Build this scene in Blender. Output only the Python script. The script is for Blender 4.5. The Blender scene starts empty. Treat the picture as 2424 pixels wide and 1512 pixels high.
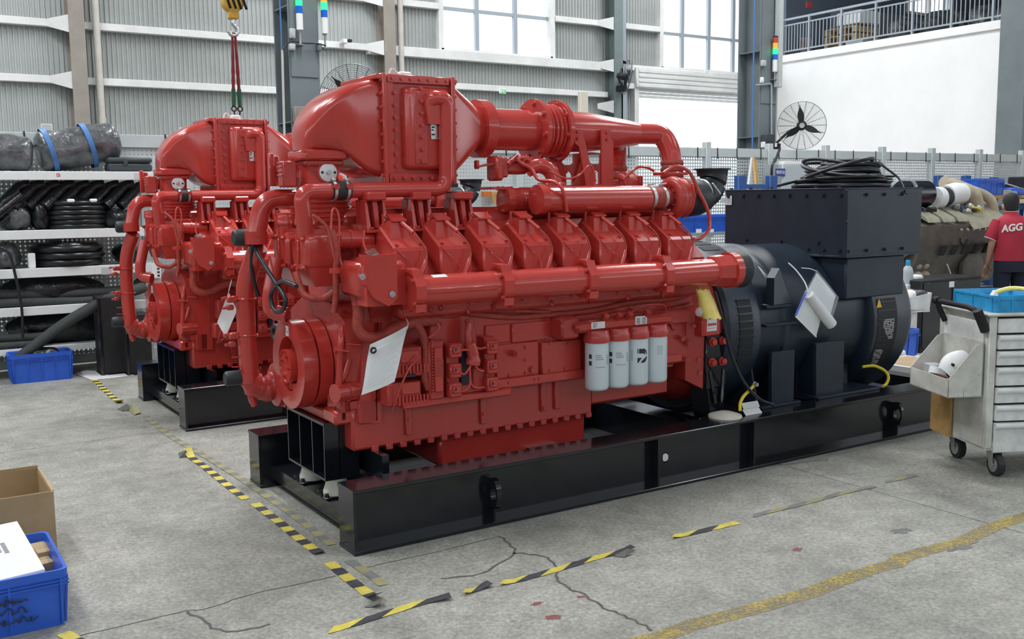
import bpy, math, random
from mathutils import Vector, Matrix
from math import sin, cos, pi, radians
random.seed(7)
S = bpy.context.scene
COL = S.collection

# ---------------------------------------------------------------- camera (world: X along the generator sets, Y to the back wall, Z up)
FPX, YAW, PITCH, ROLL, EYE = 2361.27, .56940992, .121122543, -.012043536, 1.75
def _cam_axes():
    a, b, c = YAW, PITCH, ROLL
    m = Matrix(((cos(a), -sin(a), 0), (0, 0, -1), (sin(a), cos(a), 0)))
    p = Matrix(((1, 0, 0), (0, cos(b), -sin(b)), (0, sin(b), cos(b))))
    q = Matrix(((cos(c), -sin(c), 0), (sin(c), cos(c), 0), (0, 0, 1)))
    return q @ p @ m
CM = _cam_axes()
CMT = CM.transposed()
CPOS = Vector((-1.8966, -4.4262, EYE))
cam = bpy.data.cameras.new('camera'); cam_o = bpy.data.objects.new('camera', cam); COL.objects.link(cam_o)
cam.sensor_width = 36; cam.lens = FPX / 2424 * 36; cam.clip_start = .05; cam.clip_end = 400
r_, u_, b_ = CM[0], -CM[1], -CM[2]
cam_o.matrix_world = Matrix(((r_[0], u_[0], b_[0], CPOS[0]), (r_[1], u_[1], b_[1], CPOS[1]), (r_[2], u_[2], b_[2], CPOS[2]), (0, 0, 0, 1)))
S.camera = cam_o
def at(px, py, ax, val):
    """measured photo pixel -> world point on the plane ax = val"""
    d = CMT @ Vector(((px - 1212) / FPX, (py - 756) / FPX, 1))
    i = 'xyz'.index(ax)
    return CPOS + d * ((val - CPOS[i]) / d[i])

# ---------------------------------------------------------------- world, lights, exposure
S.view_settings.view_transform = 'Standard'; S.view_settings.look = 'None'
S.view_settings.gamma = 1; S.view_settings.use_curve_mapping = False
S.view_settings.exposure = 0.0
W = bpy.data.worlds.new('overcast_sky'); S.world = W; W.use_nodes = True
nt = W.node_tree; bg = nt.nodes['Background']
geo = nt.nodes.new('ShaderNodeTexCoord'); sep = nt.nodes.new('ShaderNodeSeparateXYZ'); ramp = nt.nodes.new('ShaderNodeValToRGB')
nt.links.new(geo.outputs['Generated'], sep.inputs[0]); nt.links.new(sep.outputs['Z'], ramp.inputs[0]); nt.links.new(ramp.outputs[0], bg.inputs[0])
ramp.color_ramp.elements[0].position = 0.0; ramp.color_ramp.elements[0].color = (.92, .95, 1, 1)
ramp.color_ramp.elements[1].position = .6; ramp.color_ramp.elements[1].color = (.80, .90, 1, 1)
bg.inputs[1].default_value = 3.0
def area(name, loc, sx, sy, power, rot=(0, 0, 0), col=(1, 1, 1)):
    l = bpy.data.lights.new(name, 'AREA'); l.shape = 'RECTANGLE'; l.size = sx; l.size_y = sy; l.energy = power; l.color = col
    o = bpy.data.objects.new(name, l); COL.objects.link(o); o.location = loc; o.rotation_euler = rot
    return o
# the hall's roof lights: rows of high-bay lamps under translucent roof strips
for i, (x, y, p) in enumerate(((-5, -2.5, 260), (3, -5.5, 70), (11, -4.5, 170), (-4, 3.6, 480), (3, 3.6, 500), (10, 3.6, 480), (-2, 11, 500), (6, 11, 460), (14, 11, 500))):
    area('roof_lamp', (x, y, 9.4), 1.0, 4.5, p, col=(.96, .98, 1))

# ---------------------------------------------------------------- mesh helpers
WO = {}                       # world origin of every object built
class MB:
    def __init__(s, M=None): s.v = []; s.f = []; s.mi = []; s.k = 0; s.M = M; s.uv = {}
    def add(s, vs, fs):
        n = len(s.v)
        for p in vs:
            p = Vector(p); s.v.append(s.M @ p if s.M else p)
        for f in fs: s.f.append([n + i for i in f]); s.mi.append(s.k)
        return s
    def box(s, x0, x1, y0, y1, z0, z1, b=0):
        if x0 > x1: x0, x1 = x1, x0
        if y0 > y1: y0, y1 = y1, y0
        if z0 > z1: z0, z1 = z1, z0
        lo = (x0, y0, z0); hi = (x1, y1, z1)
        b = min(b, (x1 - x0) * .49, (y1 - y0) * .49, (z1 - z0) * .49)
        if b <= 0:
            vs = [((x0, x1)[i & 1], (y0, y1)[i >> 1 & 1], (z0, z1)[i >> 2]) for i in range(8)]
            return s.add(vs, [(0, 2, 3, 1), (4, 5, 7, 6), (0, 1, 5, 4), (2, 6, 7, 3), (0, 4, 6, 2), (1, 3, 7, 5)])
        vs = []
        for i in range(8):
            sg = (i & 1, i >> 1 & 1, i >> 2)
            for k in range(3):
                vs.append([(hi[a] - (0 if a == k else b)) if sg[a] else (lo[a] + (0 if a == k else b)) for a in range(3)])
        fs = []
        for k in range(3):
            a, c = (k + 1) % 3, (k + 2) % 3
            for h in (0, 1):
                q = [(h << k) | (m << a) | (n << c) for m, n in ((0, 0), (1, 0), (1, 1), (0, 1))]
                if not h: q.reverse()
                fs.append([i * 3 + k for i in q])
            for m in (0, 1):
                for n in (0, 1):
                    i0 = (m << a) | (n << c); i1 = i0 | (1 << k)
                    q = [i0 * 3 + a, i1 * 3 + a, i1 * 3 + c, i0 * 3 + c]
                    if m ^ n: q.reverse()
                    fs.append(q if True else q)
        for i in range(8):
            q = [i * 3, i * 3 + 1, i * 3 + 2]
            if bin(i).count('1') % 2 == 0: q.reverse()
            fs.append(q)
        return s.add(vs, fs)
    def obox(s, c, ax, ay, az):
        c, ax, ay, az = map(Vector, (c, ax, ay, az))
        vs = [c + ax * (1 if i & 1 else -1) + ay * (1 if i >> 1 & 1 else -1) + az * (1 if i >> 2 else -1) for i in range(8)]
        return s.add(vs, [(0, 2, 3, 1), (4, 5, 7, 6), (0, 1, 5, 4), (2, 6, 7, 3), (0, 4, 6, 2), (1, 3, 7, 5)])
    def beam(s, p, q, w, h, up=(0, 0, 1)):
        p, q = Vector(p), Vector(q); d = q - p; n = d.normalized(); u = Vector(up); sd = n.cross(u)
        if sd.length < 1e-4: sd = n.cross(Vector((1, 0, 0)))
        sd.normalize(); u = sd.cross(n)
        return s.obox((p + q) / 2, d / 2, sd * w / 2, u * h / 2)
    def ring(s, c, n, r, k):
        n = Vector(n).normalized(); a = n.cross(Vector((0, 0, 1)) if abs(n.z) < .9 else Vector((1, 0, 0))).normalized(); b = n.cross(a)
        return [Vector(c) + a * (r * cos(2 * pi * i / k)) + b * (r * sin(2 * pi * i / k)) for i in range(k)]
    def loft(s, rings, cap0=True, cap1=True, closed=False):
        n = len(rings[0]); vs = [p for r in rings for p in r]; fs = []
        m = len(rings)
        for j in range(m if closed else m - 1):
            for i in range(n):
                a = j * n + i; b = j * n + (i + 1) % n; j2 = (j + 1) % m
                fs.append((a, b, j2 * n + (i + 1) % n, j2 * n + i))
        if cap0 and not closed: fs.append(tuple(reversed(range(n))))
        if cap1 and not closed: fs.append(tuple(range((m - 1) * n, m * n)))
        return s.add(vs, fs)
    def cyl(s, p, q, r, r2=None, n=16, cap=True):
        p, q = Vector(p), Vector(q); d = q - p
        return s.loft([s.ring(p, d, r, n), s.ring(q, d, r if r2 is None else r2, n)], cap, cap)
    def lathe(s, o, ax, prof, n=24, cap=True):
        o = Vector(o); ax = Vector(ax).normalized()
        return s.loft([s.ring(o + ax * t, ax, max(r, 1e-4), n) for t, r in prof], cap, cap)
    def tube(s, pts, r, n=8, closed=False, cap=True):
        pts = [Vector(p) for p in pts]; m = len(pts); R = r if isinstance(r, (list, tuple)) else [r] * m
        tang = []
        for i in range(m):
            a = pts[i - 1] if (i or closed) else pts[i]; b = pts[(i + 1) % m] if (i < m - 1 or closed) else pts[i]
            tang.append((b - a).normalized())
        t = tang[0]; u = t.cross(Vector((0, 0, 1)) if abs(t.z) < .9 else Vector((1, 0, 0))).normalized(); rings = []
        for i in range(m):
            t = tang[i]; u = (u - t * u.dot(t)).normalized(); w = t.cross(u)
            rings.append([pts[i] + u * (R[i] * cos(2 * pi * k / n)) + w * (R[i] * sin(2 * pi * k / n)) for k in range(n)])
        return s.loft(rings, cap, cap, closed)
    def prism(s, poly, vec):
        poly = [Vector(p) for p in poly]; vec = Vector(vec)
        return s.loft([poly, [p + vec for p in poly]])
    def plate(s, outer, holes, vec):
        """flat plate with round-cornered openings; outer and holes are lists of 3-D points"""
        from mathutils.geometry import tessellate_polygon
        loops = [[Vector(p) for p in outer]] + [[Vector(p) for p in h] for h in holes]
        flat = [p for l in loops for p in l]; n = len(flat); vec = Vector(vec)
        tris = tessellate_polygon(loops)
        fs = [tuple(t) for t in tris] + [tuple(i + n for i in reversed(t)) for t in tris]
        o = 0
        for l in loops:
            k = len(l)
            for i in range(k): fs.append((o + i, o + (i + 1) % k, o + (i + 1) % k + n, o + i + n))
            o += k
        return s.add(flat + [p + vec for p in flat], fs)
    def ball(s, c, rx, ry=None, rz=None, n=14, m=8):
        ry = rx if ry is None else ry; rz = rx if rz is None else rz; c = Vector(c); rings = []
        for j in range(m + 1):
            t = -pi / 2 + pi * j / m; k = max(cos(t), .02)
            rings.append([c + Vector((rx * k * cos(2 * pi * i / n), ry * k * sin(2 * pi * i / n), rz * sin(t))) for i in range(n)])
        return s.loft(rings)
    def torus(s, c, ax, R, r, n=32, m=8, arc=2 * pi, a0=0):
        full = arc > 2 * pi - .01; c = Vector(c); ax = Vector(ax).normalized()
        a = ax.cross(Vector((0, 0, 1)) if abs(ax.z) < .9 else Vector((1, 0, 0))).normalized(); b = ax.cross(a)
        k = n if full else n + 1
        return s.tube([c + a * (R * cos(a0 + arc * i / n)) + b * (R * sin(a0 + arc * i / n)) for i in range(k)], r, m, closed=full)
    def bolt(s, p, ax, r, h, n=6):
        p = Vector(p); ax = Vector(ax).normalized()
        s.cyl(p, p + ax * h * .25, r * 1.35, n=10); return s.cyl(p + ax * h * .25, p + ax * h, r, n=n)
    def quad(s, a, b, c, d): return s.add([a, b, c, d], [(0, 1, 2, 3)])
    def grid(s, fn, nu, nv):
        vs = [fn(i / nu, j / nv) for j in range(nv + 1) for i in range(nu + 1)]
        return s.add(vs, [(j * (nu + 1) + i, j * (nu + 1) + i + 1, (j + 1) * (nu + 1) + i + 1, (j + 1) * (nu + 1) + i) for j in range(nv) for i in range(nu)])
    def build(s, name, mats, parent=None, smooth=38, org=None, fix=True):
        if not isinstance(mats, (list, tuple)): mats = [mats]
        if org is None:
            xs = [p.x for p in s.v]; ys = [p.y for p in s.v]; zs = [p.z for p in s.v]
            org = Vector(((min(xs) + max(xs)) / 2, (min(ys) + max(ys)) / 2, min(zs)))
        org = Vector(org)
        me = bpy.data.meshes.new(name); me.from_pydata([p - org for p in s.v], [], s.f)
        for m in mats: me.materials.append(m)
        if len(mats) > 1: me.polygons.foreach_set('material_index', s.mi)
        if fix:
            import bmesh
            bm = bmesh.new(); bm.from_mesh(me); bmesh.ops.recalc_face_normals(bm, faces=bm.faces); bm.to_mesh(me); bm.free()
        if smooth:
            me.polygons.foreach_set('use_smooth', [True] * len(me.polygons)); me.set_sharp_from_angle(angle=radians(smooth))
        o = bpy.data.objects.new(name, me); COL.objects.link(o)
        WO[o] = org
        if parent is not None:
            o.parent = parent; o.location = org - WO[parent]
        else: o.location = org
        return o
def thing(name, label, cat, loc=(0, 0, 0), group=None):
    o = bpy.data.objects.new(name, None); COL.objects.link(o); o.location = loc; o.empty_display_size = .1
    WO[o] = Vector(loc); o['label'] = label; o['category'] = cat
    if group: o['group'] = group
    return o
def tag(o, label, cat, group=None, kind=None):
    if label: o['label'] = label
    if cat: o['category'] = cat
    if group: o['group'] = group
    if kind: o['kind'] = kind
    return o
def struct(name, loc=(0, 0, 0)):
    o = bpy.data.objects.new(name, None); COL.objects.link(o); o.location = loc; WO[o] = Vector(loc); o['kind'] = 'structure'; return o
def inst(o, name, loc, parent, rot=None):
    """another piece of the same kind, sharing mesh data"""
    c = o.copy(); COL.objects.link(c); c.parent = parent; WO[c] = Vector(loc); c.location = Vector(loc) - (WO[parent] if parent else Vector((0, 0, 0)))
    if rot is not None: c.rotation_euler = rot
    return c
def copy_tree(o, d, parent=None):
    c = o.copy(); COL.objects.link(c)
    if parent is None: c.location = o.location + Vector(d)
    else: c.parent = parent
    WO[c] = WO[o] + Vector(d)
    for ch in [k for k in KIDS.get(o, [])]: copy_tree(ch, d, c)
    return c
KIDS = {}
def index_kids():
    KIDS.clear()
    for o in COL.objects:
        if o.parent: KIDS.setdefault(o.parent, []).append(o)
def crv(pts, k=6, closed=False):
    pts = [Vector(p) for p in pts]; n = len(pts); out = []
    for i in range(n if closed else n - 1):
        if closed: p0, p1, p2, p3 = pts[i - 1], pts[i], pts[(i + 1) % n], pts[(i + 2) % n]
        else: p0, p1, p2, p3 = pts[max(i - 1, 0)], pts[i], pts[i + 1], pts[min(i + 2, n - 1)]
        for j in range(k):
            t = j / k; out.append(((p1 * 2) + (p2 - p0) * t + (p0 * 2 - p1 * 5 + p2 * 4 - p3) * t * t + (p1 * 3 - p0 - p2 * 3 + p3) * t ** 3) / 2)
    if not closed: out.append(pts[-1])
    return out
def bend(pts, r, k=6):
    """polyline with rounded corners (pipe runs)"""
    pts = [Vector(p) for p in pts]; out = [pts[0]]
    for i in range(1, len(pts) - 1):
        a, b, c = pts[i - 1], pts[i], pts[i + 1]; u = (a - b); v = (c - b)
        rr = min(r, u.length * .49, v.length * .49); u.normalize(); v.normalize()
        p, q = b + u * rr, b + v * rr
        for j in range(k + 1):
            t = j / k; out.append(p * (1 - t) ** 2 + b * 2 * t * (1 - t) + q * t * t)
    out.append(pts[-1]); return out
def rrect(c, u, v, hu, hv, r, k=3):
    """rounded rectangle ring, half sizes hu hv along u v"""
    c, u, v = Vector(c), Vector(u), Vector(v); out = []
    for sx, sy, a0 in ((1, 1, 0), (-1, 1, pi / 2), (-1, -1, pi), (1, -1, 1.5 * pi)):
        for j in range(k + 1):
            a = a0 + pi / 2 * j / k
            out.append(c + u * (sx * (hu - r) + r * cos(a)) + v * (sy * (hv - r) + r * sin(a)))
    return out

# ---------------------------------------------------------------- materials
def mat(name, col, rough=.5, metal=0, var=0, vscale=6, bump=0, bscale=60, emit=None, alpha=1, coat=0, dirt=None, trans=0, ior=1.45):
    m = bpy.data.materials.new(name); m.use_nodes = True; nt = m.node_tree; b = nt.nodes['Principled BSDF']
    b.inputs['Base Color'].default_value = (*col, 1); b.inputs['Roughness'].default_value = rough; b.inputs['Metallic'].default_value = metal
    b.inputs['Coat Weight'].default_value = coat; b.inputs['Coat Roughness'].default_value = .12
    b.inputs['Alpha'].default_value = alpha; b.inputs['Transmission Weight'].default_value = trans; b.inputs['IOR'].default_value = ior
    tc = nt.nodes.new('ShaderNodeTexCoord')
    if var or dirt:
        nz = nt.nodes.new('ShaderNodeTexNoise'); nz.inputs['Scale'].default_value = vscale; nz.inputs['Detail'].default_value = 6; nz.inputs['Roughness'].default_value = .65
        nt.links.new(tc.outputs['Object'], nz.inputs['Vector'])
        rp = nt.nodes.new('ShaderNodeValToRGB'); e = rp.color_ramp.elements; e[0].position = .32; e[1].position = .68
        lo = dirt if dirt else tuple(c * (1 - var) for c in col); hi = tuple(min(1, c * (1 + var)) for c in col)
        e[0].color = (*lo, 1); e[1].color = (*hi, 1)
        nt.links.new(nz.outputs['Fac'], rp.inputs[0]); nt.links.new(rp.outputs[0], b.inputs['Base Color'])
    if bump:
        n2 = nt.nodes.new('ShaderNodeTexNoise'); n2.inputs['Scale'].default_value = bscale; n2.inputs['Detail'].default_value = 3
        nt.links.new(tc.outputs['Object'], n2.inputs['Vector'])
        bp = nt.nodes.new('ShaderNodeBump'); bp.inputs['Strength'].default_value = bump; bp.inputs['Distance'].default_value = .01
        nt.links.new(n2.outputs['Fac'], bp.inputs['Height']); nt.links.new(bp.outputs[0], b.inputs['Normal'])
    if emit:
        b.inputs['Emission Color'].default_value = (*emit[0], 1); b.inputs['Emission Strength'].default_value = emit[1]
    return m
M = {}
M['red'] = mat('red_paint', (.50, .046, .036), .22, var=.08, vscale=3, bump=.03, bscale=25, coat=.5)
M['red_rough'] = mat('red_cast_paint', (.46, .046, .036), .36, var=.12, vscale=9, bump=.22, bscale=45, coat=.25)
M['red_hose'] = mat('red_painted_hose', (.36, .05, .035), .55, var=.2, vscale=30, bump=.3, bscale=90)
M['black'] = mat('black_gloss_paint', (.008, .010, .014), .16, var=.25, vscale=4, bump=.02, bscale=30, coat=.3)
M['alt'] = mat('charcoal_paint', (.014, .023, .038), .40, var=.2, vscale=5, bump=.05, bscale=80)
M['black_matte'] = mat('black_matte', (.012, .012, .014), .65, var=.3, vscale=12)
M['exhaust'] = mat('black_exhaust_paint', (.018, .022, .028), .45, var=.25, vscale=7, bump=.08)
M['rubber'] = mat('rubber', (.022, .025, .028), .5, var=.2)
M['steel'] = mat('bright_steel', (.62, .63, .64), .25, 1)
M['zinc'] = mat('zinc_plate', (.55, .56, .55), .4, .9, var=.1, vscale=40)
M['white_paint'] = mat('white_paint', (.72, .74, .74), .4, var=.05)
M['filter_white'] = mat('filter_white', (.62, .70, .74), .28, coat=.3)
M['paper'] = mat('paper', (.78, .80, .80), .7, var=.03, vscale=10)
M['print'] = mat('black_print', (.03, .03, .045), .6)
M['print_grey'] = mat('grey_print', (.20, .20, .22), .7)
M['print_red'] = mat('red_print', (.55, .04, .03), .6)
M['amber'] = mat('amber', (.75, .42, .02), .5)
M['label'] = mat('label_white', (.8, .8, .8), .4)
M['yellow_wire'] = mat('yellow_wire', (.72, .58, .03), .4)
M['yellow_bag'] = mat('yellow_plastic', (.86, .68, .18), .32, var=.1, vscale=20, bump=.3, bscale=30)
M['film'] = mat('clear_film', (.75, .8, .85), .12, alpha=.28)
M['pouch'] = mat('clear_pouch', (.85, .9, .97), .12, alpha=.25)
M['blue_print'] = mat('blue_edge', (.08, .16, .65), .5)
M['blue_bin'] = mat('blue_plastic', (.028, .115, .58), .35, var=.12, vscale=5, bump=.03)
M['cyan_tray'] = mat('light_blue_plastic', (.03, .34, .66), .4, dirt=(.03, .24, .48), var=.15, vscale=9)
M['cardboard'] = mat('cardboard', (.38, .27, .15), .8, var=.10, vscale=5)
M['cardboard_in'] = mat('cardboard_inner', (.42, .31, .18), .85, var=.08)
M['wood'] = mat('timber', (.46, .28, .10), .7, var=.2, vscale=14)
M['pallet'] = mat('pallet_wood', (.50, .38, .20), .8, var=.2, vscale=10)
M['cart'] = mat('cart_enamel', (.70, .71, .67), .42, dirt=(.44, .43, .38), var=.1, vscale=3.5)
M['cart_front'] = mat('drawer_enamel', (.76, .78, .77), .38, dirt=(.56, .56, .54), var=.08, vscale=7)
M['grey_steel'] = mat('grey_steel_paint', (.16, .19, .20), .45, var=.12, vscale=1.5)
M['grey_steel2'] = mat('grey_green_paint', (.16, .20, .20), .45, var=.08)
M['brown_steel'] = mat('weathered_primer', (.27, .24, .21), .7, var=.15, vscale=2)
M['girt'] = mat('white_girt', (.66, .66, .65), .55, var=.1, vscale=2)
M['pipe_pvc'] = mat('plastic_downpipe', (.50, .47, .43), .5, var=.08)
M['fence'] = mat('fence_paint', (.48, .52, .52), .5, var=.06)
M['rail'] = mat('rail_paint', (.34, .38, .42), .4, .2)
M['plaster'] = mat('white_plaster', (.86, .85, .84), .85, var=.03, vscale=1.2, bump=.05, bscale=8)
M['blue_rack'] = mat('blue_rack_paint', (.025, .08, .26), .45)
M['grey_box'] = mat('cabinet_grey', (.42, .47, .50), .45)
M['brown_engine'] = mat('olive_grey_paint', (.115, .10, .085), .38, var=.25, vscale=7, bump=.15, bscale=30)
M['olive_light'] = mat('olive_cover_paint', (.30, .29, .22), .3, var=.15, vscale=6)
M['beige'] = mat('beige_pipe', (.42, .35, .26), .4, var=.15)
M['skin'] = mat('skin', (.46, .27, .19), .55, var=.06, vscale=20)
M['hair'] = mat('black_hair', (.012, .011, .012), .6, bump=.6, bscale=200)
M['shirt'] = mat('crimson_cloth', (.36, .022, .045), .85, var=.12, vscale=5, bump=.1, bscale=30)
M['navy'] = mat('navy_cloth', (.012, .015, .03), .9)
M['wrap'] = mat('stretch_wrap', (.085, .09, .095), .2, var=.6, vscale=7, bump=.9, bscale=28, coat=.6)
M['foam'] = mat('grey_foam', (.045, .05, .05), .8, var=.15, vscale=30)
M['coil'] = mat('black_hose', (.012, .014, .015), .28, var=.3)
M['bag'] = mat('black_plastic', (.012, .014, .016), .25, var=.5, vscale=10, bump=.8, bscale=22)
M['strap'] = mat('blue_strap', (.06, .17, .42), .5)
M['case'] = mat('grey_case', (.045, .055, .06), .5)
M['hook'] = mat('hook_yellow', (.60, .38, .05), .45)
M['sling_red'] = mat('red_sling', (.20, .02, .025), .8, bump=.5, bscale=120)
M['sling_green'] = mat('green_sleeve', (.02, .10, .05), .8)
M['cable'] = mat('black_cable', (.016, .018, .024), .35)
M['lens_green'] = mat('green_lens', (.02, .5, .15), .3, emit=((.02, 1, .25), 1.6))
M['lens_blue'] = mat('blue_lens', (.01, .12, .6), .2)
M['lens_amber'] = mat('amber_lens', (.7, .3, .03), .3, emit=((1, .45, .05), .5))
M['lens_red'] = mat('red_lens', (.5, .05, .03), .3)
M['sign_green'] = mat('green_sign', (.02, .25, .08), .4, emit=((.05, .55, .18), .35))
M['sign_white'] = mat('sign_white', (.8, .8, .8), .4, emit=((.8, .9, .8), .4))
M['chrome'] = mat('chrome', (.75, .76, .78), .12, 1)
M['red_dark'] = mat('red_plastic', (.40, .02, .02), .4)
M['glass'] = mat('window_glass', (.95, .98, 1), .02, alpha=.12)
M['cone'] = mat('isolator_cream', (.68, .66, .58), .5, var=.08)
def text_mesh(name, body, size, m, par, world, rot, shear=0, offset=0):
    cu = bpy.data.curves.new(name, 'FONT'); cu.body = body; cu.size = size; cu.align_x = 'CENTER'; cu.align_y = 'CENTER'; cu.extrude = .0008; cu.shear = shear; cu.offset = offset
    tmp = bpy.data.objects.new(name, cu); COL.objects.link(tmp); bpy.context.view_layer.update()
    me = bpy.data.meshes.new_from_object(tmp.evaluated_get(bpy.context.evaluated_depsgraph_get())); bpy.data.objects.remove(tmp)
    me.materials.clear(); me.materials.append(m); o = bpy.data.objects.new(name, me); COL.objects.link(o); o.parent = par; o.rotation_euler = rot; o.location = Vector(world) - WO[par]; WO[o] = Vector(world); return o
def nod(m): return m.node_tree.nodes, m.node_tree.links, m.node_tree.nodes['Principled BSDF']
# ================================================================ THE SETTING
def concrete():
    m = bpy.data.materials.new('concrete_floor'); m.use_nodes = True; n, l, b = nod(m)
    g = n.new('ShaderNodeNewGeometry')
    def noise(sc, det, rough, p0, p1, c0, c1):
        z = n.new('ShaderNodeTexNoise'); z.inputs['Scale'].default_value = sc; z.inputs['Detail'].default_value = det; z.inputs['Roughness'].default_value = rough
        l.new(g.outputs['Position'], z.inputs['Vector']); r = n.new('ShaderNodeValToRGB'); e = r.color_ramp.elements
        e[0].position = p0; e[1].position = p1; e[0].color = (*c0, 1); e[1].color = (*c1, 1); l.new(z.outputs['Fac'], r.inputs[0]); return z, r
    _, big = noise(.55, 7, .62, .34, .66, (.26, .26, .235), (.41, .405, .365))
    z2, fine = noise(48, 5, .75, .36, .68, (.50, .50, .50), (1.30, 1.30, 1.28)); _, mid = noise(7, 6, .7, .35, .65, (.74, .74, .73), (1.12, 1.12, 1.12)); _, big2 = noise(2.6, 6, .65, .30, .55, (.70, .70, .71), (1.04, 1.04, 1.03))
    _, spot = noise(1.5, 5, .6, .30, .43, (.55, .55, .57), (1, 1, 1))
    _, grit = noise(150, 2, .6, .60, .70, (1, 1, 1), (1.45, 1.45, 1.42))
    cur = big.outputs[0]
    for x, f in ((fine, .8), (mid, .8), (big2, .6), (spot, .65), (grit, .9)):
        mx = n.new('ShaderNodeMix'); mx.data_type = 'RGBA'; mx.blend_type = 'MULTIPLY'; mx.inputs[0].default_value = f
        l.new(cur, mx.inputs[6]); l.new(x.outputs[0], mx.inputs[7]); cur = mx.outputs[2]
    l.new(cur, b.inputs['Base Color']); b.inputs['Roughness'].default_value = .62
    bp = n.new('ShaderNodeBump'); bp.inputs['Strength'].default_value = .25; bp.inputs['Distance'].default_value = .006
    l.new(z2.outputs['Fac'], bp.inputs['Height']); l.new(bp.outputs[0], b.inputs['Normal'])
    return m
M['concrete'] = concrete()
def worn_paint():
    m = bpy.data.materials.new('worn_yellow_paint'); m.use_nodes = True; n, l, b = nod(m)
    g = n.new('ShaderNodeNewGeometry')
    z = n.new('ShaderNodeTexNoise'); z.inputs['Scale'].default_value = 9; z.inputs['Detail'].default_value = 9; z.inputs['Roughness'].default_value = .8
    l.new(g.outputs['Position'], z.inputs['Vector'])
    r = n.new('ShaderNodeValToRGB'); e = r.color_ramp.elements; e[0].position = .38; e[0].color = (.20, .18, .13, 1); e[1].position = .62; e[1].color = (.50, .36, .05, 1)
    e2 = r.color_ramp.elements.new(.5); e2.color = (.30, .24, .09, 1)
    l.new(z.outputs['Fac'], r.inputs[0]); l.new(r.outputs[0], b.inputs['Base Color']); b.inputs['Roughness'].default_value = .7
    l2 = n.new('ShaderNodeTexNoise'); l2.inputs['Scale'].default_value = 60; l2.inputs['Detail'].default_value = 4; l.new(g.outputs['Position'], l2.inputs['Vector'])
    r2 = n.new('ShaderNodeValToRGB'); r2.color_ramp.elements[0].position = .36; r2.color_ramp.elements[1].position = .52
    l.new(l2.outputs['Fac'], r2.inputs[0]); l.new(r2.outputs[0], b.inputs['Alpha'])
    return m
M['worn_yellow'] = worn_paint()
M['tape_yellow'] = mat('tape_yellow', (.66, .55, .07), .55, dirt=(.48, .40, .10), var=.1, vscale=14)
M['tape_black'] = mat('tape_black', (.045, .045, .055), .6, var=.4, vscale=14)
M['tape_back'] = mat('tape_grey_back', (.13, .13, .115), .7, var=.2)
M['faded_yellow'] = mat('faded_tape_yellow', (.36, .32, .13), .7, dirt=(.26, .25, .17), vscale=20)
M['faded_grey'] = mat('faded_tape_grey', (.19, .19, .185), .7, var=.15, vscale=20)
M['crack'] = mat('crack_dark', (.10, .10, .095), .9, var=.3, vscale=20)
M['stain'] = mat('oil_stain', (.15, .15, .155), .6, var=.2, vscale=12)
M['red_drip'] = mat('red_paint_spill', (.22, .075, .07), .6, var=.25, vscale=20)

floor = struct('floor')
MB().box(-16, 32, -14, 60, -.3, -.02).build('subfloor', M['crack'], floor, smooth=0)
xs = [-15, -9, -3, 3.0, 9, 15, 21, 31]; ys = [-13.5, -8.6, -2.6, 3.36, 9.3, 15.3, 40]
for i in range(len(xs) - 1):
    for j in range(len(ys) - 1):
        MB().box(xs[i] + .004, xs[i + 1] - .004, ys[j] + .004, ys[j + 1] - .004, -.02, 0).build('slab', M['concrete'], floor, smooth=0)
def ribbon(mb, pts, w, z=.0012, jit=.3):
    pts = crv(pts, 5); L = []; R = []
    for i, p in enumerate(pts):
        t = (pts[min(i + 1, len(pts) - 1)] - pts[max(i - 1, 0)]); t.z = 0; t.normalize(); s = Vector((-t.y, t.x, 0))
        j = (random.random() - .5) * w * jit * 4; ww = w * (1 - jit * random.random()) / 2
        L.append(Vector((p.x, p.y, z)) + s * (ww + j)); R.append(Vector((p.x, p.y, z)) + s * (-ww + j))
    n = len(pts); return mb.add(L + R, [(i, i + 1, n + i + 1, n + i) for i in range(n - 1)])
for cr, w in ((((182, 1506), (300, 1478), (437, 1447), (494, 1439), (601, 1405), (795, 1364)), .008), (((444, 1447), (481, 1469), (511, 1489), (561, 1492), (640, 1478)), .016),
              (((1181, 1268), (1207, 1288), (1216, 1308), (1171, 1342), (1134, 1360), (1044, 1369)), .014), (((1216, 1308), (1278, 1315), (1311, 1332), (1318, 1362), (1338, 1389), (1378, 1405), (1431, 1439), (1488, 1462), (1545, 1492)), .016),
              (((843, 1349), (960, 1322), (1060, 1300), (1177, 1270)), .007), (((1700, 1128), (1780, 1108), (1870, 1098), (1960, 1088)), .008)):
    ribbon(MB(), [at(x, y, 'z', 0) for x, y in cr], w).build('crack', M['crack'], floor, smooth=0, fix=False)
for px, py, rx, ry, mk in ((2135, 1255, .07, .035, 'stain'), (2265, 1292, .12, .06, 'stain'), (1830, 1425, .09, .03, 'stain'), (1888, 1300, .035, .02, 'red_drip'), (1310, 1460, .045, .028, 'red_drip'), (1272, 1428, .03, .015, 'red_drip'), (1375, 1412, .02, .014, 'red_drip')):
    c = at(px, py, 'z', .0011); mb = MB(); n = 18
    mb.add([c + Vector((rx * cos(2 * pi * i / n), ry * sin(2 * pi * i / n), 0)) * (.6 + .7 * random.random()) for i in range(n)], [tuple(range(n))]).build('stain', M[mk], floor, smooth=0, fix=False)
mb = MB()
ribbon(mb, [(.35, -1.50, 0), (1.2, -1.527, 0), (1.85, -1.552, 0), (2.6, -1.53, 0), (4.6, -1.49, 0)], .10, .0014, .12)
tag(mb.build('floor_line', M['worn_yellow'], None, smooth=0, fix=False), None, None, kind='structure')

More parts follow.
